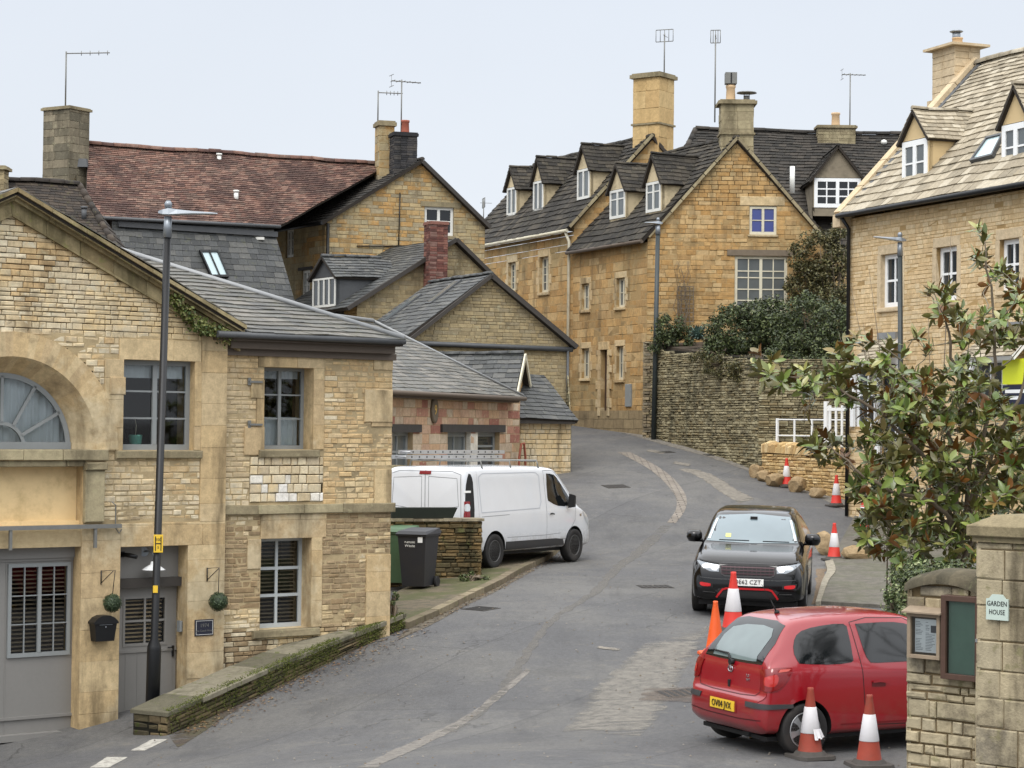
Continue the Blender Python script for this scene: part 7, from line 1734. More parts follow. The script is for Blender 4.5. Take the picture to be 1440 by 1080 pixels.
text_on('1.0', .05, bv, BK, .36, .845, .006, 'trim_badge', MT['chrome'], RC); text_on('VVT', .045, bv, BK, .38, .80, .006, 'trim_badge', MT['chrome'], RC)
M = MB(); p, n = proj(bv, BK, 0, .73, .006); M.box(p.x-.01,p.x+.02,p.y-.018,p.y+.018,p.z-.04,p.z+.035); M.build('tailgate_lock', MT['rubberd'], RC, local=True, uv=False)
wp0, _ = proj(bv, BK, .02, .955, .03); wp1, _ = proj(bv, BK, -.10, 1.03, .03); wp2, _ = proj(bv, BK, -.46, 1.04, .02); wp3, _ = proj(bv, BK, -.53, 1.13, .02)
M = MB(); M.tube([wp0, wp1, wp2], [.02,.012,.008], 6); M.lathe(tuple(wp0), [(.035,-.02),(.03,.03),(.01,.04)], 10, axis='x'); M.build('rear_wiper', MT['rubberd'], RC, local=True, uv=False)
M = MB(); M.tube([V((.70,0,1.475)),V((.62,0,1.62))], [.012,.004], 6); M.lathe((.70,0,1.475),[(.03,-.01),(.03,.02),(.012,.035)],10); M.tube([V((.62,0,1.62)),V((.50,0,1.80))], .003, 5); M.build('roof_aerial', MT['rubberd'], RC, local=True, uv=False)
M = MB(); M.box(.15,3.4,-.68,.68,.17,.215); M.tube([V((.12,-.3,.24)),V((.5,-.3,.24))], .06, 10); M.build('underbody', MT['rubberd'], RC, local=True, uv=False)
for x, nm in ((.55,'r'),(2.92,'f')):
    for s in (-1, 1): wheel(RC, x, s*.735, .285, .17, s, MT['hubcap'], spokes=6, rr=.195)
for s in (-1, 1):
    M = MB(); M.lathe((2.38, s*.90, 1.0), [(.02,-.1),(.075,-.08),(.09,0),(.075,.07),(.02,.09)], 14, axis='z'); M.tube([V((2.4,s*.78,.97)),V((2.39,s*.88,.97))], .025, 8); M.build('door_mirror', MT['redp'], RC, local=True, uv=False)
panel('windscreen', bv, [(-.66,.98),(-.55,1.37),(0,1.42),(.55,1.37),(.66,.98),(0,.97)], FT, MT['cglass'], RC, .004, .06)
gp = gh(1127, 1062); h_, l_, p_ = place(RC, gp, rad(25), (.55,-.735)); settle(RC, p_, h_, l_, .55, 2.92, .735)

# ---------- white van half on the forecourt
VN = root('white_panel_van', (0,0,0), 'white panel van with steel wheels parked half on the forecourt on the left', 'van')
def sect_van(zb, zs, zt, w, wt):
    hz = zs-zb; g = max(zt-zs, .02)
    return [(0,zb),(w*.75,zb),(w*.95,zb+.03),(w*.99,zb+.18*hz),(w,zb+.5*hz),(w*.995,zb+.85*hz),(w*.98,zs+.02),(wt+(w*.98-wt)*.5,zs+g*.5),(wt+.012,zs+g*.86),(wt*.90,zs+g*.97),(wt*.5,zt-.006),(0,zt)]
st = [(0,.36,1.1,1.80,.90,.80),(.03,.33,1.12,1.90,.935,.83),(.07,.31,1.13,1.94,.955,.845),(.2,.3,1.13,1.955,.97,.86),(1.5,.3,1.13,1.97,.98,.87),(2.8,.3,1.13,1.96,.98,.87),(3.3,.3,1.13,1.93,.975,.86),(3.6,.3,1.12,1.82,.97,.83),(3.85,.3,1.11,1.65,.965,.81),(4.1,.3,1.09,1.45,.96,.80),(4.3,.3,1.05,1.27,.955,.80),(4.42,.3,1.02,1.16,.95,.80),(4.6,.3,.95,1.08,.93,.76),(4.8,.3,.85,.98,.88,.70),(4.92,.31,.7,.84,.82,.64),(4.98,.34,.55,.66,.74,.58),(5.0,.4,.48,.54,.66,.5)]
xs = frange([(0,.1,8),(.1,3.0,26),(3.0,4.45,28),(4.45,5.0,20)])
me, bv = car_shell(st, sect_van, xs, MT['whitep'], [(.98,.33),(4.08,.33)], .33, .3, 1.2)
link_mesh('body', me, VN)
shade = m_plain('panel_line', (96,100,106), .5, var=.05)
for d, k in ((SR,1),(SL,-1)):
    panel('cab_window', bv, [(k*a,b) for a,b in [(3.02,1.80),(3.35,1.77),(3.6,1.62),(3.9,1.38),(4.0,1.22),(3.85,1.14),(3.4,1.15),(3.08,1.24),(3.0,1.32)]], d, MT['cglass'], VN, .005, .05, rnd=2)
    M = MB(); seam(M, bv, [(k*2.9,1.86),(k*2.93,1.3),(k*2.93,.48)], d, .009); seam(M, bv, [(k*2.9,1.86),(k*3.3,1.86),(k*3.65,1.68),(k*4.05,1.34),(k*4.14,1.16),(k*4.1,.85),(k*3.72,.48),(k*2.93,.48)], d, .009); seam(M, bv, [(k*.42,1.86),(k*.40,.5)], d, .004)
    M.build('door_seam', shade, VN, local=True, uv=False)
    # pressed side panel: its rim's shading drawn as a flat grey line
    M = MB(); seam(M, bv, [(k*a,b) for a,b in [(.5,1.08),(.48,1.76),(.62,1.82),(2.6,1.83),(2.72,1.76),(2.74,1.25),(2.66,1.12),(.5,1.08)]], d, .016, .0035); M.build('side_pressing_shade', m_plain('rim_shading',(176,180,186),.4,var=.02), VN, local=True, uv=False)
    M = MB(); seam(M, bv, [(k*.5,1.0),(k*1.5,1.02)], d, .008); seam(M, bv, [(k*1.42,.58),(k*2.9,.58),(k*3.5,.60)], d, .007); M.build('waist_line', shade, VN, local=True, uv=False)
    panel('sill_trim', bv, [(k*1.38,.34),(k*1.38,.50),(k*3.3,.50),(k*3.58,.48),(k*3.66,.36)], d, MT['plast'], VN, .012, .06, thick=.01)
    M = MB(); seam(M, bv, [(k*3.02,.99),(k*3.1,1.0),(k*3.2,.985)], d, .03, .03); M.build('door_handle', MT['rubberd'], VN, local=True, uv=False)
    M = MB(); seam(M, bv, [(k*4.3,.94),(k*4.38,.945)], d, .045, .006); M.build('side_badge', MT['chrome'], VN, local=True, uv=False)
    dd = (math.cos(rad(45)), k*math.sin(rad(45)), 0); ax = V(dd).cross(V((0,0,1))).normalized(); A = lambda x, y: x*ax.x+y*ax.y
    L_, R_ = A(.02,-k*.86), A(.22,-k*.96); mid = (L_+R_)/2
    tl = panel('rear_lamp', bv, [(L_,.86),(L_*.9+R_*.1,1.25),(L_*.8+R_*.2,1.6),(mid,1.82),(R_*.85+L_*.15,1.74),(R_,1.5),(R_,.86)], dd, MT['rubberd'], VN, .010, .04, rnd=2, thick=.02)
    w0, w1_ = L_+(R_-L_)*.02, L_+(R_-L_)*.55
    panel('red_lens', bv, [(w0,.90),(w0,1.30),(w1_,1.30),(w1_,.90)], dd, MT['ltred'], tl, .016, .04)
    panel('clear_lens', bv, [(w0+.01,1.12),(w0+.01,1.24),(w1_-.01,1.24),(w1_-.01,1.12)], dd, MT['ltclear'], tl, .020, .04, rnd=2); panel('clear_lens', bv, [(w0,1.46),(w0,1.50),(w1_+.02,1.50),(w1_+.02,1.46)], dd, MT['wplate'], tl, .020, .04)
    M = MB(); y = -k*1.08; M.hexa([V((3.75,y-.05,1.12)),V((3.84,y-.04,1.12)),V((3.84,y+.08,1.10)),V((3.75,y+.09,1.10))],[V((3.75,y-.07,1.36)),V((3.83,y-.05,1.34)),V((3.83,y+.06,1.37)),V((3.75,y+.07,1.39))]); M.tube([V((3.82,-k*.9,1.2)),V((3.8,y,1.2))], .03, 8); M.build('door_mirror', MT['rubberd'], VN, local=True, uv=False)
    panel('headlamp', bv, [(k*4.42,1.02),(k*4.7,.95),(k*4.85,.8),(k*4.8,.7),(k*4.6,.8)], d, MT['ltclear'], VN, .006, .05, rnd=2)
M = MB(); seam(M, bv, [(0,1.88),(0,.5)], BK, .012); seam(M, bv, [(-.80,1.80),(-.83,.5),(.83,.5),(.80,1.80),(.6,1.86),(-.6,1.86),(-.80,1.80)], BK, .010)
for s in (-1, 1): seam(M, bv, [(s*.08,1.76),(s*.72,1.73),(s*.76,1.2),(s*.08,1.12),(s*.08,1.76)], BK, .008)
M.build('rear_door_seam', shade, VN, local=True, uv=False)
for a in (-.0,): panel('high_brake_light', bv, [(-.13,1.80),(-.13,1.865),(.13,1.865),(.13,1.80)], BK, MT['ltred'], VN, .012, .04, thick=.01)
panel('rear_bumper', bv, [(-.86,.36),(-.88,.62),(.88,.62),(.86,.36)], BK, MT['plast'], VN, .02, .06, thick=.02)
panel('windscreen', bv, [(-.78,1.25),(-.74,1.75),(0,1.80),(.74,1.75),(.78,1.25),(0,1.2)], FT, MT['cglass'], VN, .005, .06)
M = MB(); M.box(.2,4.7,-.8,.8,.24,.34); M.build('underbody', MT['rubberd'], VN, local=True, uv=False)
for x in (.98, 4.08):
    for s in (-1, 1): wheel(VN, x, s*.88, .33, .2, s, MT['steelw'], rr=.215, style='steel')
for i, x in enumerate((.7, 1.75, 2.8)):
    M = MB(); M.tube([V((x,-.84,1.90)),V((x,-.80,2.06)),V((x,.80,2.06)),V((x,.84,1.90))], .018, 8); M.build('roof_bar', MT['iron'], VN, local=True, uv=False)
gp = gh(690, 804); gp = at(690, 804, 41.0); h_, l_, p_ = place(VN, gp, math.atan2(.855,.52), (.98,-.88))
oldgz = gz
settle(VN, p_, h_, l_, .98, 4.08, .88, .085)
MWv = Matrix.LocRotScale(VN.location, VN.rotation_euler, None)
LD = root('extension_ladder', MWv @ V((0,0,2.1)), 'aluminium extension ladder lying on the roof bars of the white van', 'ladder')
def vl(M, a, b, w_, hh): 
    a, b = V(a), V(b); s = V((0,w_/2,0)); u = V((0,0,hh)); M.hexa([MWv@(a-s), MWv@(b-s), MWv@(b+s), MWv@(a+s)], [MWv@(a-s+u), MWv@(b-s+u), MWv@(b+s+u), MWv@(a+s+u)])
M = MB()
for y, z0, xa, xb in ((.62,2.085,-.25,3.2),(.26,2.085,-.25,3.2),(.58,2.18,-.05,3.35),(.30,2.18,-.05,3.35)): vl(M, (xa,y,z0), (xb,y,z0), .03, .072)
M.m = 1
for i in range(13):
    x = -.1+i*.26; vl(M, (x-.02,.245,2.105), (x+.02,.245,2.105), .004, .035); vl(M, (x+.08,.285,2.20), (x+.12,.285,2.20), .004, .035)
M.build('stile', [MT['alu'], MT['plast']], LD); M = MB()
for i in range(13): x = -.1+i*.26; M.tube([MWv@V((x,.26,2.13)), MWv@V((x,.62,2.13))], .014, 6); M.tube([MWv@V((x+.1,.30,2.22)), MWv@V((x+.1,.58,2.22))], .014, 6)
M.build('rung', MT['alu'], LD)

# ---------- black compact SUV facing the camera
SV = root('black_suv', (0,0,0), 'black compact SUV with red bumper accents facing the camera in the road', 'car')
def sect_suv(zb, zs, zt, w, wt):
    hz = zs-zb; g = max(zt-zs, .015)
    return [(0,zb),(w*.7,zb),(w*.93,zb+.04),(w*.985,zb+.15*hz),(w,zb+.5*hz),(w*.985,zb+.82*hz),(w*.93,zs),(wt+(w*.93-wt)*.5,zs+g*.5),(wt+.01,zs+g*.82),(wt*.86,zs+g*.96),(wt*.45,zt-.004),(0,zt)]
# x = 0 rear, 4.36 front
st = [(0,.45,.7,.78,.70,.6),(.04,.36,.85,.95,.84,.7),(.12,.3,1.02,1.12,.9,.70),(.25,.28,1.08,1.30,.93,.68),(.5,.26,1.1,1.50,.945,.65),(.8,.25,1.09,1.55,.95,.66),(1.4,.25,1.07,1.595,.95,.67),(2.0,.25,1.05,1.61,.95,.68),(2.4,.25,1.04,1.59,.95,.675),(2.65,.25,1.035,1.51,.95,.675),(2.9,.25,1.03,1.36,.95,.68),(3.1,.25,1.025,1.22,.95,.73),(3.25,.25,1.02,1.12,.948,.78),(3.45,.25,1.0,1.085,.945,.78),(3.8,.25,.965,1.05,.935,.76),(4.05,.26,.92,1.0,.915,.74),(4.18,.27,.86,.945,.885,.73),(4.26,.28,.79,.88,.885,.76),(4.31,.29,.70,.79,.87,.75),(4.35,.31,.58,.66,.83,.72),(4.37,.36,.5,.55,.76,.64)]
xs = frange([(0,.3,12),(.3,2.4,22),(2.4,3.3,22),(3.3,4.1,16),(4.1,4.37,22)])
me, bv = car_shell(st, sect_suv, xs, MT['blackp'], [(.85,.365),(3.51,.365)], .365, .3, 1.12)
link_mesh('body', me, SV)
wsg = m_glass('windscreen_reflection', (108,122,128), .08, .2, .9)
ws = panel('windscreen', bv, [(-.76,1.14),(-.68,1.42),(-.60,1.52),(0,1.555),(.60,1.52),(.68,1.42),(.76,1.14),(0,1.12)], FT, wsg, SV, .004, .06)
for s in (-1, 1): panel('windscreen_edge_reflection', bv, [(s*.70,1.17),(s*.74,1.17),(s*.635,1.47),(s*.60,1.47)], FT, m_glass('edge_reflection'+str(s+1), (196,206,208), .1, .1), ws, .007, .04)  # pale strips paint reflections down both sides of the windscreen
p, n = proj(bv, FT, 0, 1.49, .015); M = MB(); M.box(p.x-.02,p.x+.03,-.06,.06,p.z-.03,p.z+.02); M.build('mirror_mount', MT['rubberd'], ws, local=True, uv=False)
p, n = proj(bv, FT, -.38, 1.20, .006)
panel('parking_permit', bv, [(-.45,1.20),(-.45,1.255),(-.36,1.255),(-.36,1.20)], FT, m_plain('permit',(206,206,120),.5), ws, .008, .04)
M = MB()
for a, b, c_ in ((-.55,-.05,1.155),(.18,.62,1.15)): 
    q0, _ = proj(bv, FT, a, c_, .008); q1, _ = proj(bv, FT, b, c_-.0, .008); M.tube([q0, q1], .008, 6)
M.build('wiper', MT['rubberd'], SV, local=True, uv=False)
G_ = MB()
slamp = m_plain('suv_lens', (132,138,144), .12, .3, var=.35, spec=.8)
gr = panel('grille', bv, [(-.46,.85),(-.44,.71),(-.38,.68),(.38,.68),(.44,.71),(.46,.85),(.3,.87),(-.3,.87)], FT, MT['rubberd'], SV, .006, .04)
M = MB(); seam(M, bv, [(-.45,.84),(-.43,.72),(-.37,.69),(.37,.69),(.43,.72),(.45,.84)], FT, .02, .012)
M.build('grille_frame', MT['plast'], SV, local=True, uv=False)
M = MB()
for zz in (.73,.78,.83):
    seam(M, bv, [(-.43,zz),(.43,zz)], FT, .016, .014)
for i in range(13): a = -.42+.07*i; seam(M, bv, [(a,.70),(a+.0,.85)], FT, .008, .011)
M.build('grille_bars', m_plain('grille_metal', (58,36,42), .4, .4), gr, local=True, uv=False)
for s in (-1, 1):
    hl = panel('headlight', bv, [(s*.47,.855),(s*.47,.75),(s*.62,.755),(s*.72,.80),(s*.84,.90),(s*.80,.905),(s*.62,.875)], FT, slamp, SV, .010, .03, thick=.01)
    panel('projector', bv, [(s*.50,.83),(s*.50,.77),(s*.57,.77),(s*.60,.80),(s*.57,.83)], FT, MT['chrome'], hl, .014, .03, rnd=2); panel('eyebrow', bv, [(s*.47,.865),(s*.62,.885),(s*.80,.915),(s*.80,.925),(s*.6,.9),(s*.47,.88)], FT, MT['rubberd'], hl, .014, .03)
    panel('fog_surround', bv, [(s*.56,.585),(s*.56,.50),(s*.78,.50),(s*.80,.60)], FT, MT['rubberd'], SV, .006, .03)
    panel('fog_accent', bv, [(s*.60,.56),(s*.60,.52),(s*.70,.515),(s*.76,.53),(s*.77,.575),(s*.70,.575)], FT, m_plain('red_accent'+str(s), (196,32,36), .35), SV, .016, .03, rnd=2, thick=.01)
    d = SR if s > 0 else SL; k = 1 if s > 0 else -1
    panel('side_window', bv, [(k*a,b) for a,b in [(.7,1.18),(.75,1.42),(1.4,1.50),(2.2,1.51),(2.5,1.42),(3.0,1.12),(1.8,1.11)]], d, MT['cglass'], SV, .004, .06)
    panel('arch_trim', bv, [(k*(3.51+math.cos(t)*.40), .365+math.sin(t)*.40) for t in [math.pi*i/12 for i in range(13)]]+[(k*(3.51+math.cos(t)*.46), .365+math.sin(t)*.46) for t in [math.pi*(12-i)/12 for i in range(13)]], d, MT['plast'], SV, .006, .05)
    panel('arch_trim', bv, [(k*(.85+math.cos(t)*.40), .365+math.sin(t)*.40) for t in [math.pi*i/12 for i in range(13)]]+[(k*(.85+math.cos(t)*.46), .365+math.sin(t)*.46) for t in [math.pi*(12-i)/12 for i in range(13)]], d, MT['plast'], SV, .006, .05)
    M = MB(); seam(M, bv, [(k*2.9,1.05),(k*2.95,.5)], d, .01); seam(M, bv, [(k*1.8,1.05),(k*1.8,.5)], d, .01); M.build('door_seam', MT['rubberd'], SV, local=True, uv=False)
    M = MB(); y = s*1.0; M.lathe((2.78, s*1.0, 1.17), [(.02,-.10),(.10,-.09),(.135,-.03),(.135,.04),(.10,.095),(.02,.10)], 16); M.tube([V((2.8,s*.86,1.10)),V((2.78,s*.98,1.10))], .03, 8); M.build('door_mirror', MT['blackp'], SV, local=True, uv=False)
panel('lower_intake', bv, [(-.52,.46),(-.44,.34),(.44,.34),(.52,.46),(.4,.5),(-.4,.5)], FT, MT['rubberd'], SV, .006, .04)
M = MB(); seam(M, bv, [(-.50,.345),(-.40,.475),(-.34,.495),(.34,.495),(.40,.475),(.50,.345)], FT, .032, .02); M.build('red_bumper_trim', m_plain('red_accent_bar', (178,26,32), .35), SV, local=True, uv=False)
M = MB(); seam(M, bv, [(-.72,.43),(-.52,.42)], FT, .006, .01); seam(M, bv, [(.52,.42),(.72,.43)], FT, .006, .01); seam(M, bv, [(-.78,.66),(-.5,.64),(.5,.64),(.78,.66)], FT, .006, .004); M.build('bumper_line', MT['steelw'], SV, local=True, uv=False)
npl = panel('number_plate', bv, [(-.26,.545),(-.26,.655),(.26,.655),(.26,.545)], FT, MT['wplate'], SV, .022, .05, thick=.01)
text_on('OE62 CZT', .105, bv, FT, 0, .60, .032, 'plate_text', MT['ink'], npl, sx=.92)
panel('bonnet_lip', bv, [(-.44,.885),(-.44,.905),(.44,.905),(.44,.885)], FT, MT['plast'], SV, .005, .05)
M = MB(); 
for s in (-1,1): seam(M, bv, [(s*.80,.93),(s*.78,1.0),(s*.76,1.09)], FT, .008)
M.build('bonnet_seam', MT['rubberd'], SV, local=True, uv=False)
panel('rear_window', bv, [(-.6,1.2),(-.52,1.44),(.52,1.44),(.6,1.2)], BK, MT['cglass'], SV, .004, .06)
M = MB(); M.box(.2,4.2,-.8,.8,.2,.28); M.build('underbody', MT['rubberd'], SV, local=True, uv=False)
for x in (.85, 3.51):
    for s in (-1, 1): wheel(SV, x, s*.83, .365, .23, s, MT['hubcap'], spokes=5, rr=.25)
hd_ = math.atan2(-math.cos(rad(9.5)), -math.sin(rad(9.5)))
gp = at(984, 862, 35.8); h_, l_, p_ = place(SV, gp, hd_, (3.51,-.83)); settle(SV, p_, h_, l_, .85, 3.51, .83)

# ================================================================== STREET THINGS
# ---------- lamp posts
def lamp(base, H, arm, lab, lean=(0,0), r=.055, foot=True, collar=None, small=False):
    R_ = root('street_lamp', base, lab, 'street lamp', 'street lamps'); b = V(base); t = b+V((lean[0]*H, lean[1]*H, H)); ax = (t-b).normalized()
    M = MB()
    if foot: M.tube([b-V((0,0,.3)), b+ax*1.0, b+ax*1.05, b+ax*1.15, t], [.10,.10,.095,r,r*.95], 16)
    else: M.tube([b-V((0,0,.3)), t], [r*1.15, r*.95], 14)
    M.build('post', MT['black'] if foot else MT['postg'], R_)
    M = MB(); M.tube([t-ax*.0, t+ax*.3], [r*1.15, r*.95], 12); c = t+ax*.36; a = V(arm)
    L = a.length; d = a.normalized(); s = V((-d.y, d.x, 0)); P = []
    for k, (f, w_, h0, h1) in enumerate(((-.14,.03,-.02,.01),(-.08,.08,-.035,.03),(.0,.11,-.04,.05),(.18,.11,-.03,.035),(.5,.12,-.018,.016),(.85,.10,-.014,.008),(1.0,.04,-.010,.002))):
        q = c+a*f if f > 0 else c+d*f; P.append([q+s*w_+V((0,0,h0)), q-s*w_+V((0,0,h0)), q-s*w_*.7+V((0,0,h1)), q+s*w_*.7+V((0,0,h1))])
    for A_, B2 in zip(P, P[1:]):
        b0 = len(M.v); M.v += [tuple(x) for x in A_+B2]
        for q in range(4): M.f.append((b0+q, b0+(q+1) % 4, b0+(q+1) % 4+4, b0+q+4)); M.mi.append(0); M.sm.append(False)
    M.face(P[0][::-1]); M.face(P[-1]); M.lathe(c+V((0,0,.06)), [(.05,0),(.055,.06),(.03,.10)], 10)
    M.build('lantern', MT['silver'], R_); return R_, b, ax
p0 = at(214, 975, 30.0); p0.z = gz(p0.x, p0.y); H = at(236, 335, 30.1).z-p0.z
R1_, b, ax = lamp(p0, H, V((.68,.1,.0)), 'black lamp post with a yellow H sign behind the low wall on the left', lean=((at(237,335,30.1).x-p0.x)/H, 0))
q = b+ax*(at(224,764,30.0).z-p0.z); SG = root('hydrant_sign', q, 'yellow hydrant sign with a black H on the left lamp post', 'sign')
fr = Fr(None, None, V((q.x-.5,q.y,0)), V((q.x+.5,q.y+.05,0))); M = MB(); M.fb(fr, .455, .585, q.z-.125, q.z+.125, .10, .115, .004); M.build('plate', MT['yplate'], SG)
M = MB(); M.fb(fr,.475,.488,q.z-.10,q.z+.10,.115,.118); M.fb(fr,.552,.565,q.z-.10,q.z+.10,.115,.118); M.fb(fr,.488,.552,q.z-.008,q.z+.008,.115,.118); M.build('letter_h', MT['ink'], SG)
text_mesh('100', .055, fr_mat(fr,.52,q.z+.055,.117), 'number', MT['ink'], SG); text_mesh('5', .055, fr_mat(fr,.52,q.z-.055,.117), 'number', MT['ink'], SG)
M = MB(); z_ = at(222,828,30.0).z; qq = b+ax*(z_-p0.z); M.box(qq.x-.03,qq.x+.035,qq.y-.075,qq.y-.06,qq.z-.05,qq.z+.05); M.build('post_label', MT['yplate'], R1_)
pb = at(919, 614, 64.6); pb.z = gz(pb.x, pb.y); zt = at(925,330,64.6).z; lamp(pb, zt-pb.z, V((-.42,-.1,.0)), 'dark lamp post at the corner of the tall retaining wall', lean=((at(926,325,64.6).x-at(920,600,64.6).x)/(zt-pb.z),0), r=.07, foot=False)
pb = at(1268, 690, 46.5); pb.z = gz(pb.x, pb.y); zt = at(1263,360,46.5).z; lamp(pb, zt-pb.z, V((-.6,-.1,.05)), 'dark lamp post in front of the new golden stone house', lean=(-.012,0), r=.055, foot=False)
# ---------- traffic cones
MT['conered'] = m_plain('cone_red', (208,54,44), .55, var=.12, dirt=.15, dirtc=(120,80,60)); MT['conedirty'] = m_plain('dirty_cone_red', (146,58,40), .7, var=.25, dirt=.6, dirtc=(84,66,56))
MT['coneor'] = m_plain('cone_orange', (226,92,34), .5, var=.08); MT['sleeve'] = m_plain('reflective_sleeve', (214,212,214), .5, var=.08, dirt=.2, dirtc=(150,140,128)); MT['conebase'] = m_plain('cone_base', (70,66,62), .85, var=.3, dirt=.3)
def cone_proto(h, red, sleeve, base, lab):
    R_ = root('traffic_cone', (0,0,0), lab, 'traffic cone', 'traffic cones'); s = h/.75
    M = MB(); rr = lambda z: (.135-(z-.05)*(.135-.028)/(.70))*s
    prof = [(.15*s,.03*s),(rr(.07),.07*s),(rr(.27),.27*s),(rr(.50),.50*s),(rr(.72),.72*s),(.035*s,.745*s),(.025*s,.75*s),(.018*s,.70*s)]
    M.lathe((0,0,0), [(r,z) for r,z in prof], 28); M.build('cone_body', red, R_, local=True, uv=False)
    if sleeve:
        M = MB(); M.lathe((0,0,0), [(rr(.27)+.002,.265*s),(rr(.27)+.005,.27*s),(rr(.54)+.005,.54*s),(rr(.54)+.001,.545*s)], 28); M.build('sleeve', sleeve, R_, local=True, uv=False)
    M = MB(); w_ = .225*s; c = .06*s
    o8 = [(-w_+c,-w_),(w_-c,-w_),(w_,-w_+c),(w_,w_-c),(w_-c,w_),(-w_+c,w_),(-w_,w_-c),(-w_,-w_+c)]
    lo = [(x,y,0) for x,y in o8]; hi = [(x*.97,y*.97,.035*s) for x,y in o8]; M.mesh(lo+hi, [tuple(range(8))[::-1], tuple(range(8,16))]+[(i,(i+1)%8,(i+1)%8+8,i+8) for i in range(8)])
    M.lathe((0,0,0), [(.19*s,.03*s),(.155*s,.075*s)], 8, smooth=False); M.build('base', base, R_, local=True, uv=False); return R_
def put(o, p, rz=0, lab=None, tilt=(0,0)):
    o.location = (p[0], p[1], gz(p[0], p[1])+.006); o.rotation_euler = (tilt[0], tilt[1], rz)
    if lab: o['label'] = lab
    return o
cA = cone_proto(.75, MT['conedirty'], MT['sleeve'], MT['conebase'], 'x')
put(cA, gh(1139,1066), .4, 'dirty red and white cone with a torn sleeve beside the red car rear wheel')
M = MB(); rg = random.Random(3)
for k in range(7):
    a = -.9+.22*k; r0 = .105; P = V((math.cos(a)*r0, math.sin(a)*r0, .275)); T_ = V((math.cos(a)*(r0+.045), math.sin(a)*(r0+.045), .19+rg.uniform(0,.06))); sd = V((-math.sin(a), math.cos(a), 0))*.022
    M.face([P-sd+V((0,0,.04)), P+sd+V((0,0,.04)), T_+sd*.7, T_-sd*1.1])
M.build('torn_flap', MT['sleeve'], cA, local=True, uv=False)
for ch in cA.children:
    if ch.name.startswith('torn'): ch.rotation_euler = (0,0,-.7)
cB = cone_proto(.75, MT['conedirty'], MT['sleeve'], MT['conebase'], 'x'); put(cB, gh(1222,1078), .2, 'dirty red and white cone between the red car and the stone wall')
cC = cone_proto(.75, MT['conered'], MT['sleeve'], MT['conebase'], 'x'); put(cC, gh(1173,788), .3, 'clean red and white cone standing before a boulder right of the black car')
for (px, py, rz, lab) in ((1106,685,.2,'farthest clean cone between boulders at the low new wall'),(1176,712,.5,'clean cone behind the magnolia branch before the low new wall')):
    put(copy_tree(cC), gh(px, py), rz, lab)
put(copy_tree(cC), at(1214,745,47.5), 0, 'cone almost hidden inside the magnolia leaves')
cD = cone_proto(.95, MT['conered'], MT['sleeve'], MT['conebase'], 'x'); put(cD, at(1031,860,33.2), .3, 'tall red and white cone directly in front of the black car number plate')
cE = cone_proto(.78, MT['coneor'], None, MT['coneor'], 'x'); put(cE, at(1006,870,31.2), .1, 'plain orange cone behind the red car rear window')
q = gh(1068,1038); M = MB(); M.hexa([(q.x-.12,q.y-.05,q.z+.01),(q.x+.12,q.y-.02,q.z+.01),(q.x+.12,q.y+.12,q.z+.01),(q.x-.10,q.y+.1,q.z+.01)],[(q.x-.09,q.y-.03,q.z+.07),(q.x+.1,q.y,q.z+.05),(q.x+.1,q.y+.1,q.z+.06),(q.x-.07,q.y+.08,q.z+.09)])
o = M.build('yellow_chock', m_plain('yellow_plastic', (216,164,38), .5), None); tag(o, 'yellow plastic chock lying under the red car', 'chock')
# ---------- wheelie bins
def bin_(px, py, Y, rot, colm, lab, txt=None):
    p = at(px, py, Y); R_ = root('wheelie_bin', (0,0,0), lab, 'wheelie bin', 'wheelie bins'); M = MB()
    M.hexa([(-.21,-.24,.04),(.21,-.24,.04),(.21,.24,.04),(-.21,.24,.04)], [(-.27,-.33,.95),(.27,-.33,.95),(.27,.30,.95),(-.27,.30,.95)]); M.box(-.29,.29,-.35,.32,.93,.965)
    b_o = M.build('bin_body', colm, R_, local=True, uv=False)
    M = MB(); M.hexa([(-.30,-.37,.965),(.30,-.37,.965),(.30,.34,.965),(-.30,.34,.965)], [(-.26,-.32,1.02),(.26,-.32,1.02),(.27,.32,1.06),(-.27,.32,1.06)]); M.tube([(-.28,.38,1.0),(.28,.38,1.0)], .018, 8); M.build('lid', colm, R_, local=True, uv=False)
    for s in (-1, 1): M = MB(); M.lathe((s*.26,.24,.10), [(.1,-.025),(.1,.025)], 20, axis='x'); M.build('wheel', MT['tyre'], R_, local=True, uv=False)
    if txt:
        m = Matrix.Translation((-.03,-.345+.045,.80)) @ Matrix.Rotation(math.pi/2, 4, 'X')
        text_mesh(txt[0], .075, Matrix.Translation((-.04,-.318,.83)) @ Matrix.Rotation(math.pi/2-.09, 4, 'X'), 'lettering', MT['white'], R_); text_mesh(txt[1], .075, Matrix.Translation((-.04,-.313,.76)) @ Matrix.Rotation(math.pi/2-.09, 4, 'X'), 'lettering', MT['white'], R_)
        M = MB(); M.box(.12,.21,-.335,-.331,.82,.92); M.build('sticker', MT['wclean'], R_, local=True, uv=False)
    put(R_, p, rot); R_.location.z += .09; return R_
bin_(588, 826, 38.2, -.35, m_plain('black_bin', (42,43,48), .55, var=.08, dirt=.15), 'dark grey wheelie bin with white lettering beside the stone bin wall', ('Refuse', 'Waste'))
bin_(560, 826, 38.9, -.3, m_plain('green_bin', (74,102,74), .55, var=.08, dirt=.2), 'green wheelie bin mostly hidden behind the dark grey bin')
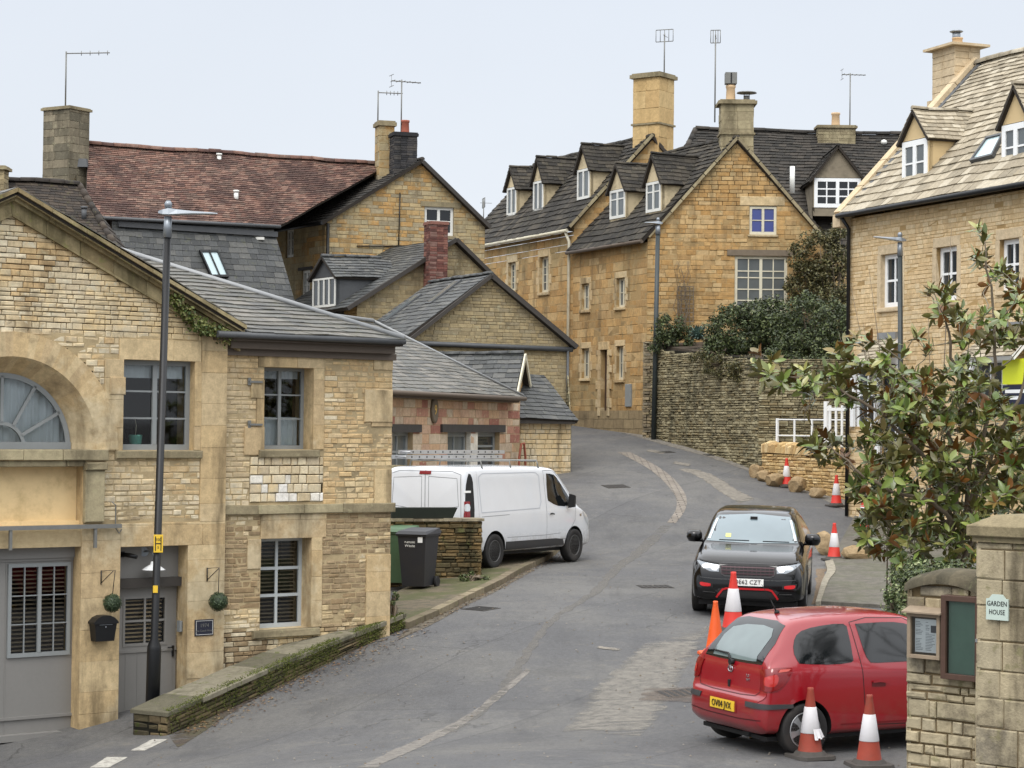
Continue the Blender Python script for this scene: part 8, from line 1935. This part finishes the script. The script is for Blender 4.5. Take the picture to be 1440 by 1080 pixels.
# ---------- stone bin wall, trough and pillar
fa, fb_2 = at(548,600,39.2), at(679,600,39.75); FBW = Fr(None, None, V((fa.x,fa.y,0)), V((fb_2.x,fb_2.y,0))); rgb = random.Random(6)
BW = root('bin_store_wall', FBW.p(.8,-2.9), 'mossy rubble wall with flat coping between the bins and the white van', 'wall')
ztb = FBW.z(620,733); M = MB(); M.m = 1; M.fb(FBW, 0, FBW.L-.01, -3.6, ztb, -.32, -.02); M.m = 0
courses(M, FBW, [(0,-3.4),(FBW.L,-3.4),(FBW.L,ztb),(0,ztb)], [], rgb, h=(.04,.10), w=(.09,.30), ch=.018, gap=.008, proud=(.0,.04), d0=-.04)
fe = Fr(None, None, FBW.p(FBW.L,0,0), FBW.p(FBW.L,0,-.34)); courses(M, fe, [(0,-3.4),(.34,-3.4),(.34,ztb),(0,ztb)], [], rgb, h=(.06,.12), w=(.14,.34), ch=.014, proud=(0,.02), d0=-.04)
M.build('masonry', [m_stone('bin_wall_stone', [(122,100,64),(98,84,56),(82,72,50),(136,108,66),(76,70,50)], (42,42,28), .9, (92,94,56), seed=141, bump=.012), MT['dryback']], BW)
M = MB(); u = -.03
while u < FBW.L: b2 = min(u+rgb.uniform(.3,.6), FBW.L+.04); M.fb(FBW, u+.004, b2-.004, ztb, ztb+.05+rgb.uniform(-.006,.008), -.36, .05); u = b2
M.build('coping', MT['gate'], BW)
TR = root('dark_trough', FBW.p(.6,ztb+.05,-.15), 'dark green trough standing on the bin wall behind the bins', 'trough'); M = MB(); q = FBW.rect(550,714,643,728)
M.hexa([FBW.p(q[0]+.02,ztb+.052,-.02),FBW.p(q[1]-.08,ztb+.052,-.02),FBW.p(q[1]-.08,ztb+.052,-.26),FBW.p(q[0]+.02,ztb+.052,-.26)],[FBW.p(q[0],q[3],.02),FBW.p(q[1],q[3],.02),FBW.p(q[1],q[3],-.3),FBW.p(q[0],q[3],-.3)]); M.build('trough', m_plain('dark_green_paint', (30,36,28), .7), TR)
fp = Fr((545,44.2),(566,44.4)); PP = root('stone_gate_pillar', fp.p(.1,-2.7), 'narrow stone pillar with a flat cap between the coach house and the van', 'pillar'); M = MB(); zt = fp.z(556,659)
M.m = 1; M.fb(fp, .01, fp.L-.01, -3.2, zt, -.3, -.01); M.m = 0; courses(M, fp, [(0,-3.2),(fp.L,-3.2),(fp.L,zt),(0,zt)], [], rgb, h=(.1,.2), w=(.15,.3)); M.build('shaft', [MT['stoneJ'], MT['mortJ']], PP); M = MB(); M.fb(fp, -.08, fp.L+.05, zt, zt+.07, -.35, .06); M.build('cap', MT['ashB'], PP)
hp = FB.p(FB.u(718,640), 0, .25); M = MB(); zz = FB.z(716,640); M.tube([V((hp.x-.02,hp.y,-2.9)), V((hp.x-.02,hp.y,zz-.05)), V((hp.x+.03,hp.y+.15,zz+.28)), V((hp.x+.1,hp.y+.35,zz+.3)), V((hp.x+.14,hp.y+.5,zz-.05)), V((hp.x+.14,hp.y+.5,-2.9))], .03, 8)
o = M.build('hoop_barrier', MT['pot'], None); tag(o, 'rusty hoop barrier at the corner of the pink stone building', 'barrier')
# ---------- garden wall and gate pier on the right
FG = Fr((1277,19.7),(1440,18.9)); rgg = random.Random(17); GW = root('garden_wall', FG.p(.3,-3.3), 'rough rubble garden wall with a domed coping carrying two notice boards', 'wall')
up = FG.u(1386); zlow_ = -4.0
def gtop(u): t = u/up; return FG.z(1335,806)-.09*(2*t-1)**2-.03
n = 10; M = MB()
poly = [(0,zlow_),(up,zlow_)]+[(up*(n-i)/n, gtop(up*(n-i)/n)-.05) for i in range(n+1)]
M.m = 1; backing(M, FG, poly, [], -.02); M.m = 0; courses(M, FG, poly, [], rgg, h=(.07,.17), w=(.08,.30), ch=.012, gap=.016, proud=(-.005,.022), d0=-.05, big=.25)
fe = Fr(None, None, FG.p(0,0,-.5), FG.p(0,0,0)); M.m = 1; backing(M, fe, [(0,zlow_),(.5,zlow_),(.5,gtop(0)-.05),(0,gtop(0)-.05)], [], -.02); M.m = 0; courses(M, fe, [(0,zlow_),(.5,zlow_),(.5,gtop(0)-.05),(0,gtop(0)-.05)], [], rgg, h=(.10,.19), w=(.12,.34), ch=.02, gap=.016, d0=-.05)
M.build('masonry', [MT['gate'], MT['mortG']], GW)
M = MB()
for i in range(12):
    a, b2 = up*i/12, up*(i+1)/12; za, zb = gtop(a), gtop(b2); vs = []
    for u_, z_ in ((a,za),(b2,zb)):
        for d_, h_ in ((.05,-.07),(.04,.0),(-.08,.05),(-.25,.065),(-.42,.05),(-.54,.0),(-.55,-.07)): vs.append(FG.p(u_, z_+h_, d_))
    M.mesh(vs, [(k,k+7,k+8,k+1) for k in range(6)], True)
M.build('coping', m_stone('dark_coping', [(96,88,70),(84,78,62)], (46,44,36), .7, (104,104,78), bump=.01, seed=93), GW)
GP = root('gate_pier', FG.p(up+.3,-3.3), 'tall dressed stone gate pier with a heavy moulded cap at the right edge', 'pier')
uP0, uP1 = up, FG.u(1440)+.35; zc = FG.z(1410,762); fP = FG.off(.14)
M = MB(); M.m = 1; M.fb(fP, uP0+.01, uP1, zlow_, zc, -.7, -.012); M.m = 0
courses(M, fP, [(uP0,zlow_),(uP1,zlow_),(uP1,zc),(uP0,zc)], [], rgg, h=(.22,.34), w=(.2,.42), ch=.012, gap=.008, proud=(0,.01), d0=-.04)
fe = Fr(None, None, fP.p(uP0,0,-.7), fP.p(uP0,0,0)); courses(M, fe, [(0,zlow_),(.7,zlow_),(.7,zc),(0,zc)], [], rgg, h=(.22,.34), w=(.3,.6), ch=.012, gap=.008, d0=-.04)
M.build('shaft', [MT['gate'], MT['mortG']], GP)
M = MB(); M.fb(fP, uP0-.03, uP1+.03, zc, zc+.05, -.73, .03); M.fb(fP, uP0-.07, uP1+.07, zc+.05, zc+.15, -.77, .07, .01)
a = [fP.p(uP0-.05,zc+.15,.05), fP.p(uP1+.05,zc+.15,.05), fP.p(uP1+.05,zc+.15,-.75), fP.p(uP0-.05,zc+.15,-.75)]; b2 = [fP.p(uP0+.12,zc+.24,-.12), fP.p(uP1-.12,zc+.24,-.12), fP.p(uP1-.12,zc+.24,-.58), fP.p(uP0+.12,zc+.24,-.58)]; M.hexa(a, b2)
M.build('cap', m_stone('cap_stone', [(128,116,88)], (60,56,42), .75, (110,110,76), bump=.008, seed=95), GP)
# notice boards
def board(x0, y0, x1, y1, fw_, dep, mat, lab, roof=False):
    q = FG.rect(x0, y0, x1, y1, .05); R_ = root('notice_board', FG.p((q[0]+q[1])/2, q[2], .05), lab, 'notice board'); u0, u1, z0, z1 = q; M = MB()
    M.fb(FG,u0,u0+fw_,z0,z1,.0,dep,.003); M.fb(FG,u1-fw_,u1,z0,z1,.0,dep,.003); M.fb(FG,u0+fw_,u1-fw_,z1-fw_,z1,.0,dep,.003); M.fb(FG,u0+fw_,u1-fw_,z0,z0+fw_,.0,dep,.003); M.fb(FG,u0+fw_*.5,u1-fw_*.5,z0+fw_*.5,z1-fw_*.5,-.0,.02)
    M.build('frame', mat, R_)
    if roof: M = MB(); M.hexa([FG.p(u0-.03,z1-.002,dep+.05),FG.p(u1+.03,z1-.002,dep+.05),FG.p(u1+.03,z1-.002,.0),FG.p(u0-.03,z1-.002,.0)],[FG.p(u0-.03,z1+.012,dep+.05),FG.p(u1+.03,z1+.012,dep+.05),FG.p(u1+.03,z1+.06,.0),FG.p(u0-.03,z1+.06,.0)]); M.build('board_roof', mat, R_)
    return R_, (u0+fw_, u1-fw_, z0+fw_, z1-fw_), dep
wd1 = m_plain('weathered_oak', (142,126,106), .85, var=.35, scale=10, bump=.002); wd2 = m_plain('dark_mahogany', (74,52,40), .6, var=.35, scale=10, bump=.002)
B1, q, dep = board(1280,862,1326,926,.035,.11,wd1,'smaller grey oak notice board with white printed papers',True)
M = MB(); M.fb(FG, q[0]+.025, q[1]-.02, q[2]+.02, q[3]-.02, .060, .064); pp_ = M.build('notice_paper', MT['wclean'], B1)
M = MB(); rg = random.Random(4); z = q[3]-.05; uw = q[1]-q[0]
while z > q[2]+.04:
    for a0, a1 in ((.12,.42),(.5,.86)):
        if a0 == .5 and z > q[3]-.16: a1 = .66
        if rg.random() < .85: M.fb(FG, q[0]+uw*a0, q[0]+uw*(a0+(a1-a0)*rg.uniform(.5,1)), z, z+.004, .064, .0655)
    z -= .014
M.build('printed_lines', m_plain('grey_ink', (112,118,128), .7), pp_)
M = MB(); M.fb(FG, q[0]+uw*.70, q[0]+uw*.90, q[3]-.14, q[3]-.075, .064, .0665); M.build('picture_block', m_plain('photo_grey', (84,84,88), .6), pp_)
M = MB(); M.face([FG.p(q[0],q[2],.085),FG.p(q[1],q[2],.085),FG.p(q[1],q[3],.085),FG.p(q[0],q[3],.085)]); M.build('glass', MT['clear'], B1)
B2_, q, dep = board(1329,838,1384,956,.05,.13,wd2,'larger dark brown glazed notice board with a green backing')
M = MB(); M.fb(FG, q[0], q[1], q[2], q[3], .02, .07); M.build('backing', m_plain('green_baize', (112,140,124), .8, var=.15), B2_)
M = MB(); M.face([FG.p(q[0],q[2],.10),FG.p(q[1],q[2],.10),FG.p(q[1],q[3],.10),FG.p(q[0],q[3],.10)]); M.build('glass', MT['clear'], B2_)
M = MB(); M.fb(FG, q[1]+.015, q[1]+.035, (q[2]+q[3])/2-.02, (q[2]+q[3])/2+.01, .13, .145); M.build('lock', MT['chrome'], B2_)
# house sign
q = FG.rect(1387,836,1418,872,.17); u0, u1, z0, z1 = q; HS = root('house_sign', FG.p((u0+u1)/2, z0, .16), 'pale green house sign reading GARDEN HOUSE on the gate pier', 'sign')
prof = [(u0,z0),(u1,z0),(u1,z1-.04),(u1-.03,z1-.035),(u1-.06,z1),(u0+.06,z1),(u0+.03,z1-.035),(u0,z1-.04)]
M = MB(); fr_, bk_ = [FG.p(a,b,.175) for a,b in prof], [FG.p(a,b,.155) for a,b in prof]; M.face(fr_); M.face(bk_[::-1])
for i in range(len(prof)): j = (i+1) % len(prof); M.face([fr_[i], bk_[i], bk_[j], fr_[j]])
M.build('plate', m_plain('pale_green_sign', (186,200,190), .5, var=.05), HS); um = (u0+u1)/2
text_mesh('GARDEN', .062, fr_mat(FG, um, (z0+z1)/2+.03, .176), 'lettering', MT['ink'], HS, sx=.8); text_mesh('HOUSE', .062, fr_mat(FG, um, (z0+z1)/2-.045, .176), 'lettering', MT['ink'], HS, sx=.8)

# ================================================================== PLANTS
def bush(name, blobs, n, leaf, mat, lab, cat, seed, base=None, twigs=True, droop=.0, aspect=.55, sub=.3):
    """blobs: (centre, (rx,ry,rz)); leaves gathered in clumps over each blob"""
    rg = random.Random(seed); c0 = base or (blobs[0][0][0], blobs[0][0][1], gz(blobs[0][0][0], blobs[0][0][1])); R_ = root(name, c0, lab, cat)
    M = MB(); vol = [b[1][0]*b[1][2] for b in blobs]; tot = sum(vol)
    clumps = []
    for (c, r), v in zip(blobs, vol):
        k = max(6, int(v/tot*n/55))
        for _ in range(k):
            a, b = rg.uniform(0, 6.283), math.acos(rg.uniform(-1, 1)); q = rg.uniform(.55, 1.0)**.6
            clumps.append(V(c)+V((r[0]*math.cos(a)*math.sin(b)*q, r[1]*math.sin(a)*math.sin(b)*q, r[2]*math.cos(b)*q)))
    per = n//len(clumps)
    for cl in clumps:
        cr = sub*rg.uniform(.5,1.2)
        for _ in range(per):
            d = V([rg.gauss(0,1) for _ in range(3)]).normalized(); p = cl+d*cr*rg.uniform(.3,1)**.5*V((1,1,.8)).x
            nrm = (d+V((rg.gauss(0,.5),rg.gauss(0,.5),rg.gauss(0,.5)+.3))).normalized(); t = nrm.orthogonal().normalized(); t.rotate(Matrix.Rotation(rg.uniform(0,6.28),3,nrm)); t = (t+V((0,0,-droop))).normalized(); s = nrm.cross(t).normalized()
            L = leaf*rg.uniform(.6,1.3); W_l = L*aspect
            M.face([p-t*L*.5, p+s*W_l*.5+nrm*L*.06, p+t*L*.5, p-s*W_l*.5+nrm*L*.06])
    M.build('foliage', mat, R_, uv=False)
    T = MB()
    for (c, r) in blobs:
        for _ in range(7):
            a = rg.uniform(0,6.28); e = V(c)+V((r[0]*math.cos(a)*.7, r[1]*math.sin(a)*.7, r[2]*rg.uniform(-.3,.8))); b0 = V((c0[0]+rg.uniform(-.3,.3)*r[0], c0[1]+rg.uniform(-.2,.2), min(c0[2], c[2]-r[2]*.8))); m_ = b0.lerp(e,.5)+V((rg.uniform(-.1,.1),rg.uniform(-.1,.1),.1)); T.tube([b0, m_, e], [.03,.02,.008], 5)
    T.build('stem', MT['bark'], R_, uv=False); return R_
MT['bark'] = m_plain('bark', (112,100,84), .9, var=.35, scale=6, bump=.004)
MT['lfdark'] = m_leaf('dark_leaf', [(52,64,36),(62,74,40),(44,54,32),(76,88,48),(58,64,42),(90,98,58)], rough=.55); MT['lfmid'] = m_leaf('mid_leaf', [(72,84,44),(86,98,54),(60,72,40),(100,108,66)], rough=.55)
MT['lfblue'] = m_leaf('blue_leaf', [(84,106,98),(100,122,112),(72,92,86)]); MT['lfoliv'] = m_leaf('olive_leaf', [(80,76,44),(64,62,38),(94,92,54),(58,60,34),(106,98,62)])
def bl(px, py, Y, rx, ry, rz): c = at(px, py, Y); return ((c.x, c.y, c.z), (rx, ry, rz))
def wtop(px, Y): q = at(px, 500, Y); return (q.x, q.y+.4, zr0-.05)
bush('laurel_shrub', [bl(1050,468,61,1.35,.9,.8), bl(1098,478,61,1.1,.9,.8), bl(1080,446,61.5,.95,.7,.5), bl(1022,492,60.8,.7,.6,.45)], 22000, .09, MT['lfdark'], 'broad dark green shrub below the large garden window on the retaining wall', 'shrub', 1, base=wtop(1070,61.2), sub=.24)
bush('rounded_shrub', [bl(1148,465,60,1.25,.9,1.05), bl(1182,490,59.5,.9,.9,.9), bl(1125,500,59,1.0,.7,.6), bl(1170,520,57.6,1.1,.5,.42), bl(1110,515,58.6,.7,.4,.3)], 22000, .09, MT['lfdark'], 'tall rounded dark shrub at the right end of the retaining wall', 'shrub', 2, base=wtop(1150,60), sub=.24)
bush('wall_climber', [bl(1150,362,65.3,.85,.45,.85), bl(1175,395,65,.8,.5,1.1), bl(1138,405,65.4,.85,.35,.7), bl(1172,440,64.5,.7,.5,.9), bl(1178,343,65.2,.5,.4,.5)], 17000, .09, MT['lfoliv'], 'dark olive climber covering the right side of the ironstone gable wall', 'climber', 3, base=wtop(1165,65.2), sub=.22)
bush('small_dark_shrub', [bl(940,462,64.6,.5,.4,.4), bl(932,482,64.4,.4,.3,.3), bl(962,472,64.6,.4,.3,.3)], 4500, .08, MT['lfdark'], 'small dark shrub on the wall top near the corner lamp post', 'shrub', 4, base=wtop(942,64.9), sub=.18)
bush('hanging_creeper', [bl(1010,515,60.0,.5,.2,.32), bl(1045,520,58.8,.5,.2,.34), bl(990,500,60.8,.4,.25,.2), bl(1085,520,57.6,.5,.2,.3)], 8000, .06, MT['lfoliv'], 'dull green creeper hanging over the top of the retaining wall', 'creeper', 5, base=wtop(1030,60), sub=.16)
def spiky(px, py, Y, lab, n=90, L=.55, mat=None, seed=1):
    c = at(px, py, Y); R_ = root('spiky_plant', c, lab, 'plant'); rg = random.Random(seed); M = MB()
    for _ in range(n):
        a = rg.uniform(0,6.283); el = rg.uniform(.1,1.4); d = V((math.cos(a)*math.cos(el), math.sin(a)*math.cos(el), math.sin(el))); s = d.cross(V((0,0,1))).normalized()*.022; l_ = L*rg.uniform(.6,1); m = c+d*l_*.6; e = c+d*l_*.9+V((0,0,-.18*l_))
        M.face([c-s*.6, c+s*.6, m+s, m-s]); M.face([m-s, m+s, e])
    M.build('leaves', mat or MT['lfblue'], R_, uv=False)
spiky(982, 478, 63.2, 'blue green spiky plant on top of the retaining wall', 150, .75, seed=3)
# trellis with a bare climber
tq = FK.rect(953,403,975,452,.05); TL = root('trellis', FK.p((tq[0]+tq[1])/2, tq[2], .05), 'wooden trellis panel with a bare climber on the ironstone gable wall', 'trellis'); M = MB()
for i in range(5): u_ = tq[0]+(tq[1]-tq[0])*i/4; M.fb(FK, u_-.012, u_+.012, tq[2], tq[3], .05, .065)
for i in range(9): z_ = tq[2]+(tq[3]-tq[2])*i/8; M.fb(FK, tq[0], tq[1], z_-.012, z_+.012, .065, .08)
M.build('lattice', MT['timber'], TL); M = MB(); rg = random.Random(9)
for k in range(9):
    p = FK.p(rg.uniform(tq[0]+.1,tq[1]-.1), tq[2]-.3, .1); P = [p]; 
    for i in range(9): p = p+V((rg.uniform(-.13,.13), rg.uniform(-.02,.02), .24)); P.append(p)
    M.tube(P, [.014-.0012*i for i in range(10)], 5)
M.build('climber_stem', MT['bark'], TL, uv=False)
# ---------- magnolia
MT['mag'] = m_leaf('magnolia_leaf', [(92,110,44),(106,124,54),(78,96,40),(126,138,66),(98,106,48),(138,136,76),(80,92,42)], back=(104,100,54), rough=.32, spec=.55)
MT['magb'] = m_leaf('rusty_magnolia_leaf', [(112,92,44),(100,88,42),(120,104,54),(96,96,46)], back=(124,82,36), rough=.4, spec=.5)
def leafgeo(M, p, d, up, L, W_, fold=.25, droop=.3, mi=0):
    d = d.normalized(); s = d.cross(up)
    s = s.normalized() if s.length > 1e-4 else d.orthogonal().normalized(); n = s.cross(d); M.m = mi
    vs = [p]; prof = ((.22,.36),(.5,.5),(.78,.34)); 
    for t, w in prof:
        c = p+d*L*t-n*(droop*L*t*t*.5); vs += [c+s*W_*w+n*W_*fold*w, c, c-s*W_*w+n*W_*fold*w]
    vs.append(p+d*L-n*droop*L*.5)
    M.mesh(vs, [(0,1,2),(0,2,3),(1,4,5,2),(2,5,6,3),(4,7,8,5),(5,8,9,6),(7,10,8),(8,10,9)], True)
tb = at(1352, 800, 28.2); tb = V((tb.x, tb.y, gz(tb.x, tb.y)))
MG = root('magnolia_tree', tb, 'magnolia tree with glossy green and rust brown leaves behind the garden wall', 'tree')
blobs = [(1073,512,20,2),(1090,528,22,3),(1118,535,20,4),(1145,545,22,4),(1175,540,24,5),(1200,525,24,4),(1140,572,14,1),(1212,488,22,3),(1190,500,18,2),(1240,515,28,5),(1375,330,12,1),(1383,352,12,1),(1372,368,12,1),(1395,385,18,3),(1425,390,22,3),(1428,415,22,3),(1302,405,10,1),(1325,412,14,2),(1338,432,20,3),(1318,440,14,2),(1355,440,16,2),(1395,445,24,4),(1430,455,24,4),(1368,485,20,4),(1405,480,24,4),(1352,462,16,2),
  (1290,510,26,4),(1275,545,28,6),(1320,530,30,6),(1360,525,28,5),(1400,530,32,7),(1430,560,34,8),(1240,560,28,7),(1300,580,40,12),(1350,580,40,13),(1400,600,40,12),(1435,630,36,9),(1260,610,34,8),(1225,610,20,3),(1160,620,20,3),(1142,632,14,2),(1180,640,24,4),(1195,668,20,3),(1180,690,16,2),(1215,655,26,5),(1250,660,34,8),(1300,650,44,13),(1355,650,44,14),(1405,670,42,12),(1435,700,30,6),(1215,705,28,6),(1250,715,34,9),(1300,720,44,13),(1350,720,44,12),(1395,740,34,7),(1240,755,26,6),(1275,770,28,7),(1320,775,34,8),(1360,780,28,5),(1222,735,18,3),(1200,560,18,2),(1262,480,14,1),(1300,480,16,1),(1435,490,30,5),(1460,420,30,5),(1470,520,40,8),(1470,620,40,8),(1470,700,40,6)]
rg = random.Random(19); tips = []
for px, py, r, k in blobs:
    for _ in range(int(k*(2.7 if (py > 575 and px > 1210) else 2.2))):
        a, q = rg.uniform(0,6.283), math.sqrt(rg.random())*r; X_, Y_ = px+q*math.cos(a), py+q*math.sin(a)
        if (X_ > 1402 and 488 < Y_ < 552) or (1158 < X_ < 1194 and 655 < Y_ < 706): continue
        Y = 28.2+rg.uniform(-1.5,1.4)*(1 if px > 1200 else .5); tips.append(at(px+q*math.cos(a), py+q*math.sin(a), Y))
nodes = [tb+V((0,0,.0)), tb+V((-.05,0,.7)), tb+V((-.15,.05,1.3))]
trunk = MB(); trunk.tube([tb-V((0,0,.2)), tb+V((-.05,0,.7)), tb+V((-.15,.05,1.3))], [.075,.065,.055], 10)
# main limbs reach out first
limbs = [[(1330,700,28.0),(1270,610,27.8),(1180,548,27.9),(1100,530,28)],[(1345,650,28.3),(1300,560,28.1),(1232,500,28.0)],[(1370,620,28.5),(1340,500,28.2),(1325,425,28)],[(1385,600,28.2),(1400,480,28.4),(1383,340,28.2)],[(1380,680,28),(1430,560,28),(1465,440,28.2)],[(1330,720,27.5),(1250,690,27.4),(1165,632,27.6)],[(1400,700,28.4),(1450,680,28),(1480,600,28)],[(1340,740,28.8),(1290,740,28.6),(1220,720,28.4)]]
limbpts = []
for Lm in limbs:
    P = [nodes[2]]+[at(*q) for q in Lm]; P = [V(q) for q in crom([tuple(p) for p in P], 6)]; P = [p+V((rg.gauss(0,.02),rg.gauss(0,.03),rg.gauss(0,.02))) for p in P]
    m = len(P); trunk.tube(P, [.030*(1-i/m)**.8+.007 for i in range(m)], 7); nodes += P[2:]; limbpts += P[2:]
tw = MB(); base0 = nodes[2]
tips.sort(key=lambda t: (t-base0).length)
for t in tips:
    best = min(nodes, key=lambda n_: (n_-t).length+.25*max(0,(n_-base0).length-(t-base0).length))
    d = t-best; L = d.length
    if L > .05:
        m1 = best+d*.35+V((rg.gauss(0,.05),rg.gauss(0,.05),rg.uniform(-.02,.06)))*min(1,L*1.5); m2 = best+d*.7+V((rg.gauss(0,.04),rg.gauss(0,.04),rg.uniform(-.03,.03)))*min(1,L*1.5)
        r0 = min(.016, .006+.008*L); tw.tube([best, m1, m2, t], [r0, r0*.85, r0*.65, .005], 5, cap=False); nodes += [m1, m2, t] if L > .25 else [t]
trunk.build('trunk', MT['bark'], MG, uv=False); tw.build('twigs', m_plain('twig', (126,118,100), .85, var=.25), MG, uv=False)
LF = MB()
for t in tips:
    near = min(nodes[:], key=lambda n_: (n_-t).length if (n_-t).length > .04 else 9); ax = (t-near).normalized(); ax = (ax+V((0,0,.55))).normalized()
    o1 = ax.orthogonal().normalized(); o2 = ax.cross(o1); k = rg.randint(6,10); off = rg.uniform(0,6.28); rusty = rg.random() < .22
    for i in range(k):
        a = off+i*2.4; sp = rg.uniform(.35,1.5)
        d = (ax*math.cos(sp)+(o1*math.cos(a)+o2*math.sin(a))*math.sin(sp)); L = rg.uniform(.12,.22); leafgeo(LF, t-ax*.012*i, d, (ax+V((0,0,.4))).normalized(), L, L*rg.uniform(.34,.44), fold=rg.uniform(.1,.4), droop=rg.uniform(-.1,.6), mi=1 if (rusty and rg.random() < .7) else 0)
LF.build('leaves', [MT['mag'], MT['magb']], MG, uv=False)
# bare shoots of another shrub in front of the new house
sb = at(1265, 700, 31.5); SBs = root('bare_shrub', (sb.x, sb.y, gz(sb.x, sb.y)), 'thin bare shoots rising between the magnolia and the new golden house', 'shrub'); M = MB()
for ex, ey in ((1196,400),(1222,378),(1250,470),(1214,455),(1305,440),(1338,320),(1330,450),(1180,470)):
    e = at(ex, ey, 31.5+rg.uniform(-.5,.5)); b0 = V((sb.x+rg.uniform(-.2,.2), sb.y, gz(sb.x,sb.y))); m = b0.lerp(e,.55)+V((.18,0,.0)); M.tube([b0, m, m.lerp(e,.6)+V((rg.uniform(-.03,.03),0,0)), e], [.014,.009,.006,.003], 5)
M.build('stem', MT['bark'], SBs, uv=False)
# variegated climber and shrub below the magnolia
bush('variegated_shrub', [bl(1278,815,27.0,.20,.3,.35), bl(1262,850,26.5,.12,.25,.35), bl(1305,815,26.5,.3,.3,.2), bl(1290,850,26.0,.2,.25,.4)], 6500, .05, m_leaf('variegated_leaf', [(84,100,56),(110,124,78),(150,158,116),(70,86,50),(60,72,46)]), 'small leaved variegated shrub below the magnolia beside the pavement', 'shrub', 8, sub=.14)
bush('garden_ivy', [bl(1345,812,22.0,.5,.25,.12), bl(1300,815,22.6,.3,.3,.1)], 3500, .045, MT['lfdark'], 'dark ivy lying behind the domed coping of the garden wall', 'ivy', 9, sub=.1)
q = gh(668,822); bush('verge_weeds', [((q.x-.1,q.y-.1,q.z+.13),(.16,.12,.10)), ((q.x+.12,q.y-.05,q.z+.12),(.1,.1,.06))], 700, .05, MT['lfmid'], 'clump of green weeds at the foot of the bin wall corner', 'weeds', 10, sub=.08)
q = at(552,846,33.6); bush('corner_weeds', [((q.x,q.y,q.z+.04),(.12,.1,.08))], 350, .04, MT['lfmid'], 'small tuft of weeds at the coach house corner', 'weeds', 11, sub=.06)
q = at(1120,700,47); 

# bare garden tree beyond the right edge: it shows as the branches mirrored in the red car's side glass
def bare_tree(base, H, seed, lab):
    R_ = root('bare_tree', base, lab, 'tree'); rg = random.Random(seed); M = MB()
    def grow(p, d, L, r, k):
        q = p+d*L*.5+V((rg.gauss(0,.04),rg.gauss(0,.04),0))*L; e = p+d*L+V((rg.gauss(0,.06),rg.gauss(0,.06),0))*L; M.tube([p, q, e], [r, r*.85, r*.7], 6 if k < 3 else 4, cap=False)
        if k >= 6: return
        for _ in range(3 if k < 3 else 2):
            o = V([rg.gauss(0,1) for _ in range(3)]).normalized(); nd = (d+o*rg.uniform(.4,.8)+V((0,0,.12))).normalized(); grow(e, nd, L*rg.uniform(.66,.86), r*.66, k+1)
    grow(V(base)-V((0,0,.2)), V((0,0,1)), H*.24, .17, 0); M.build('trunk', MT['bark'], R_, uv=False)
bare_tree((10.6, 20.9, gz(10.6,20.9)), 9.0, 5, 'bare branched tree in the garden to the right of the gate pier')
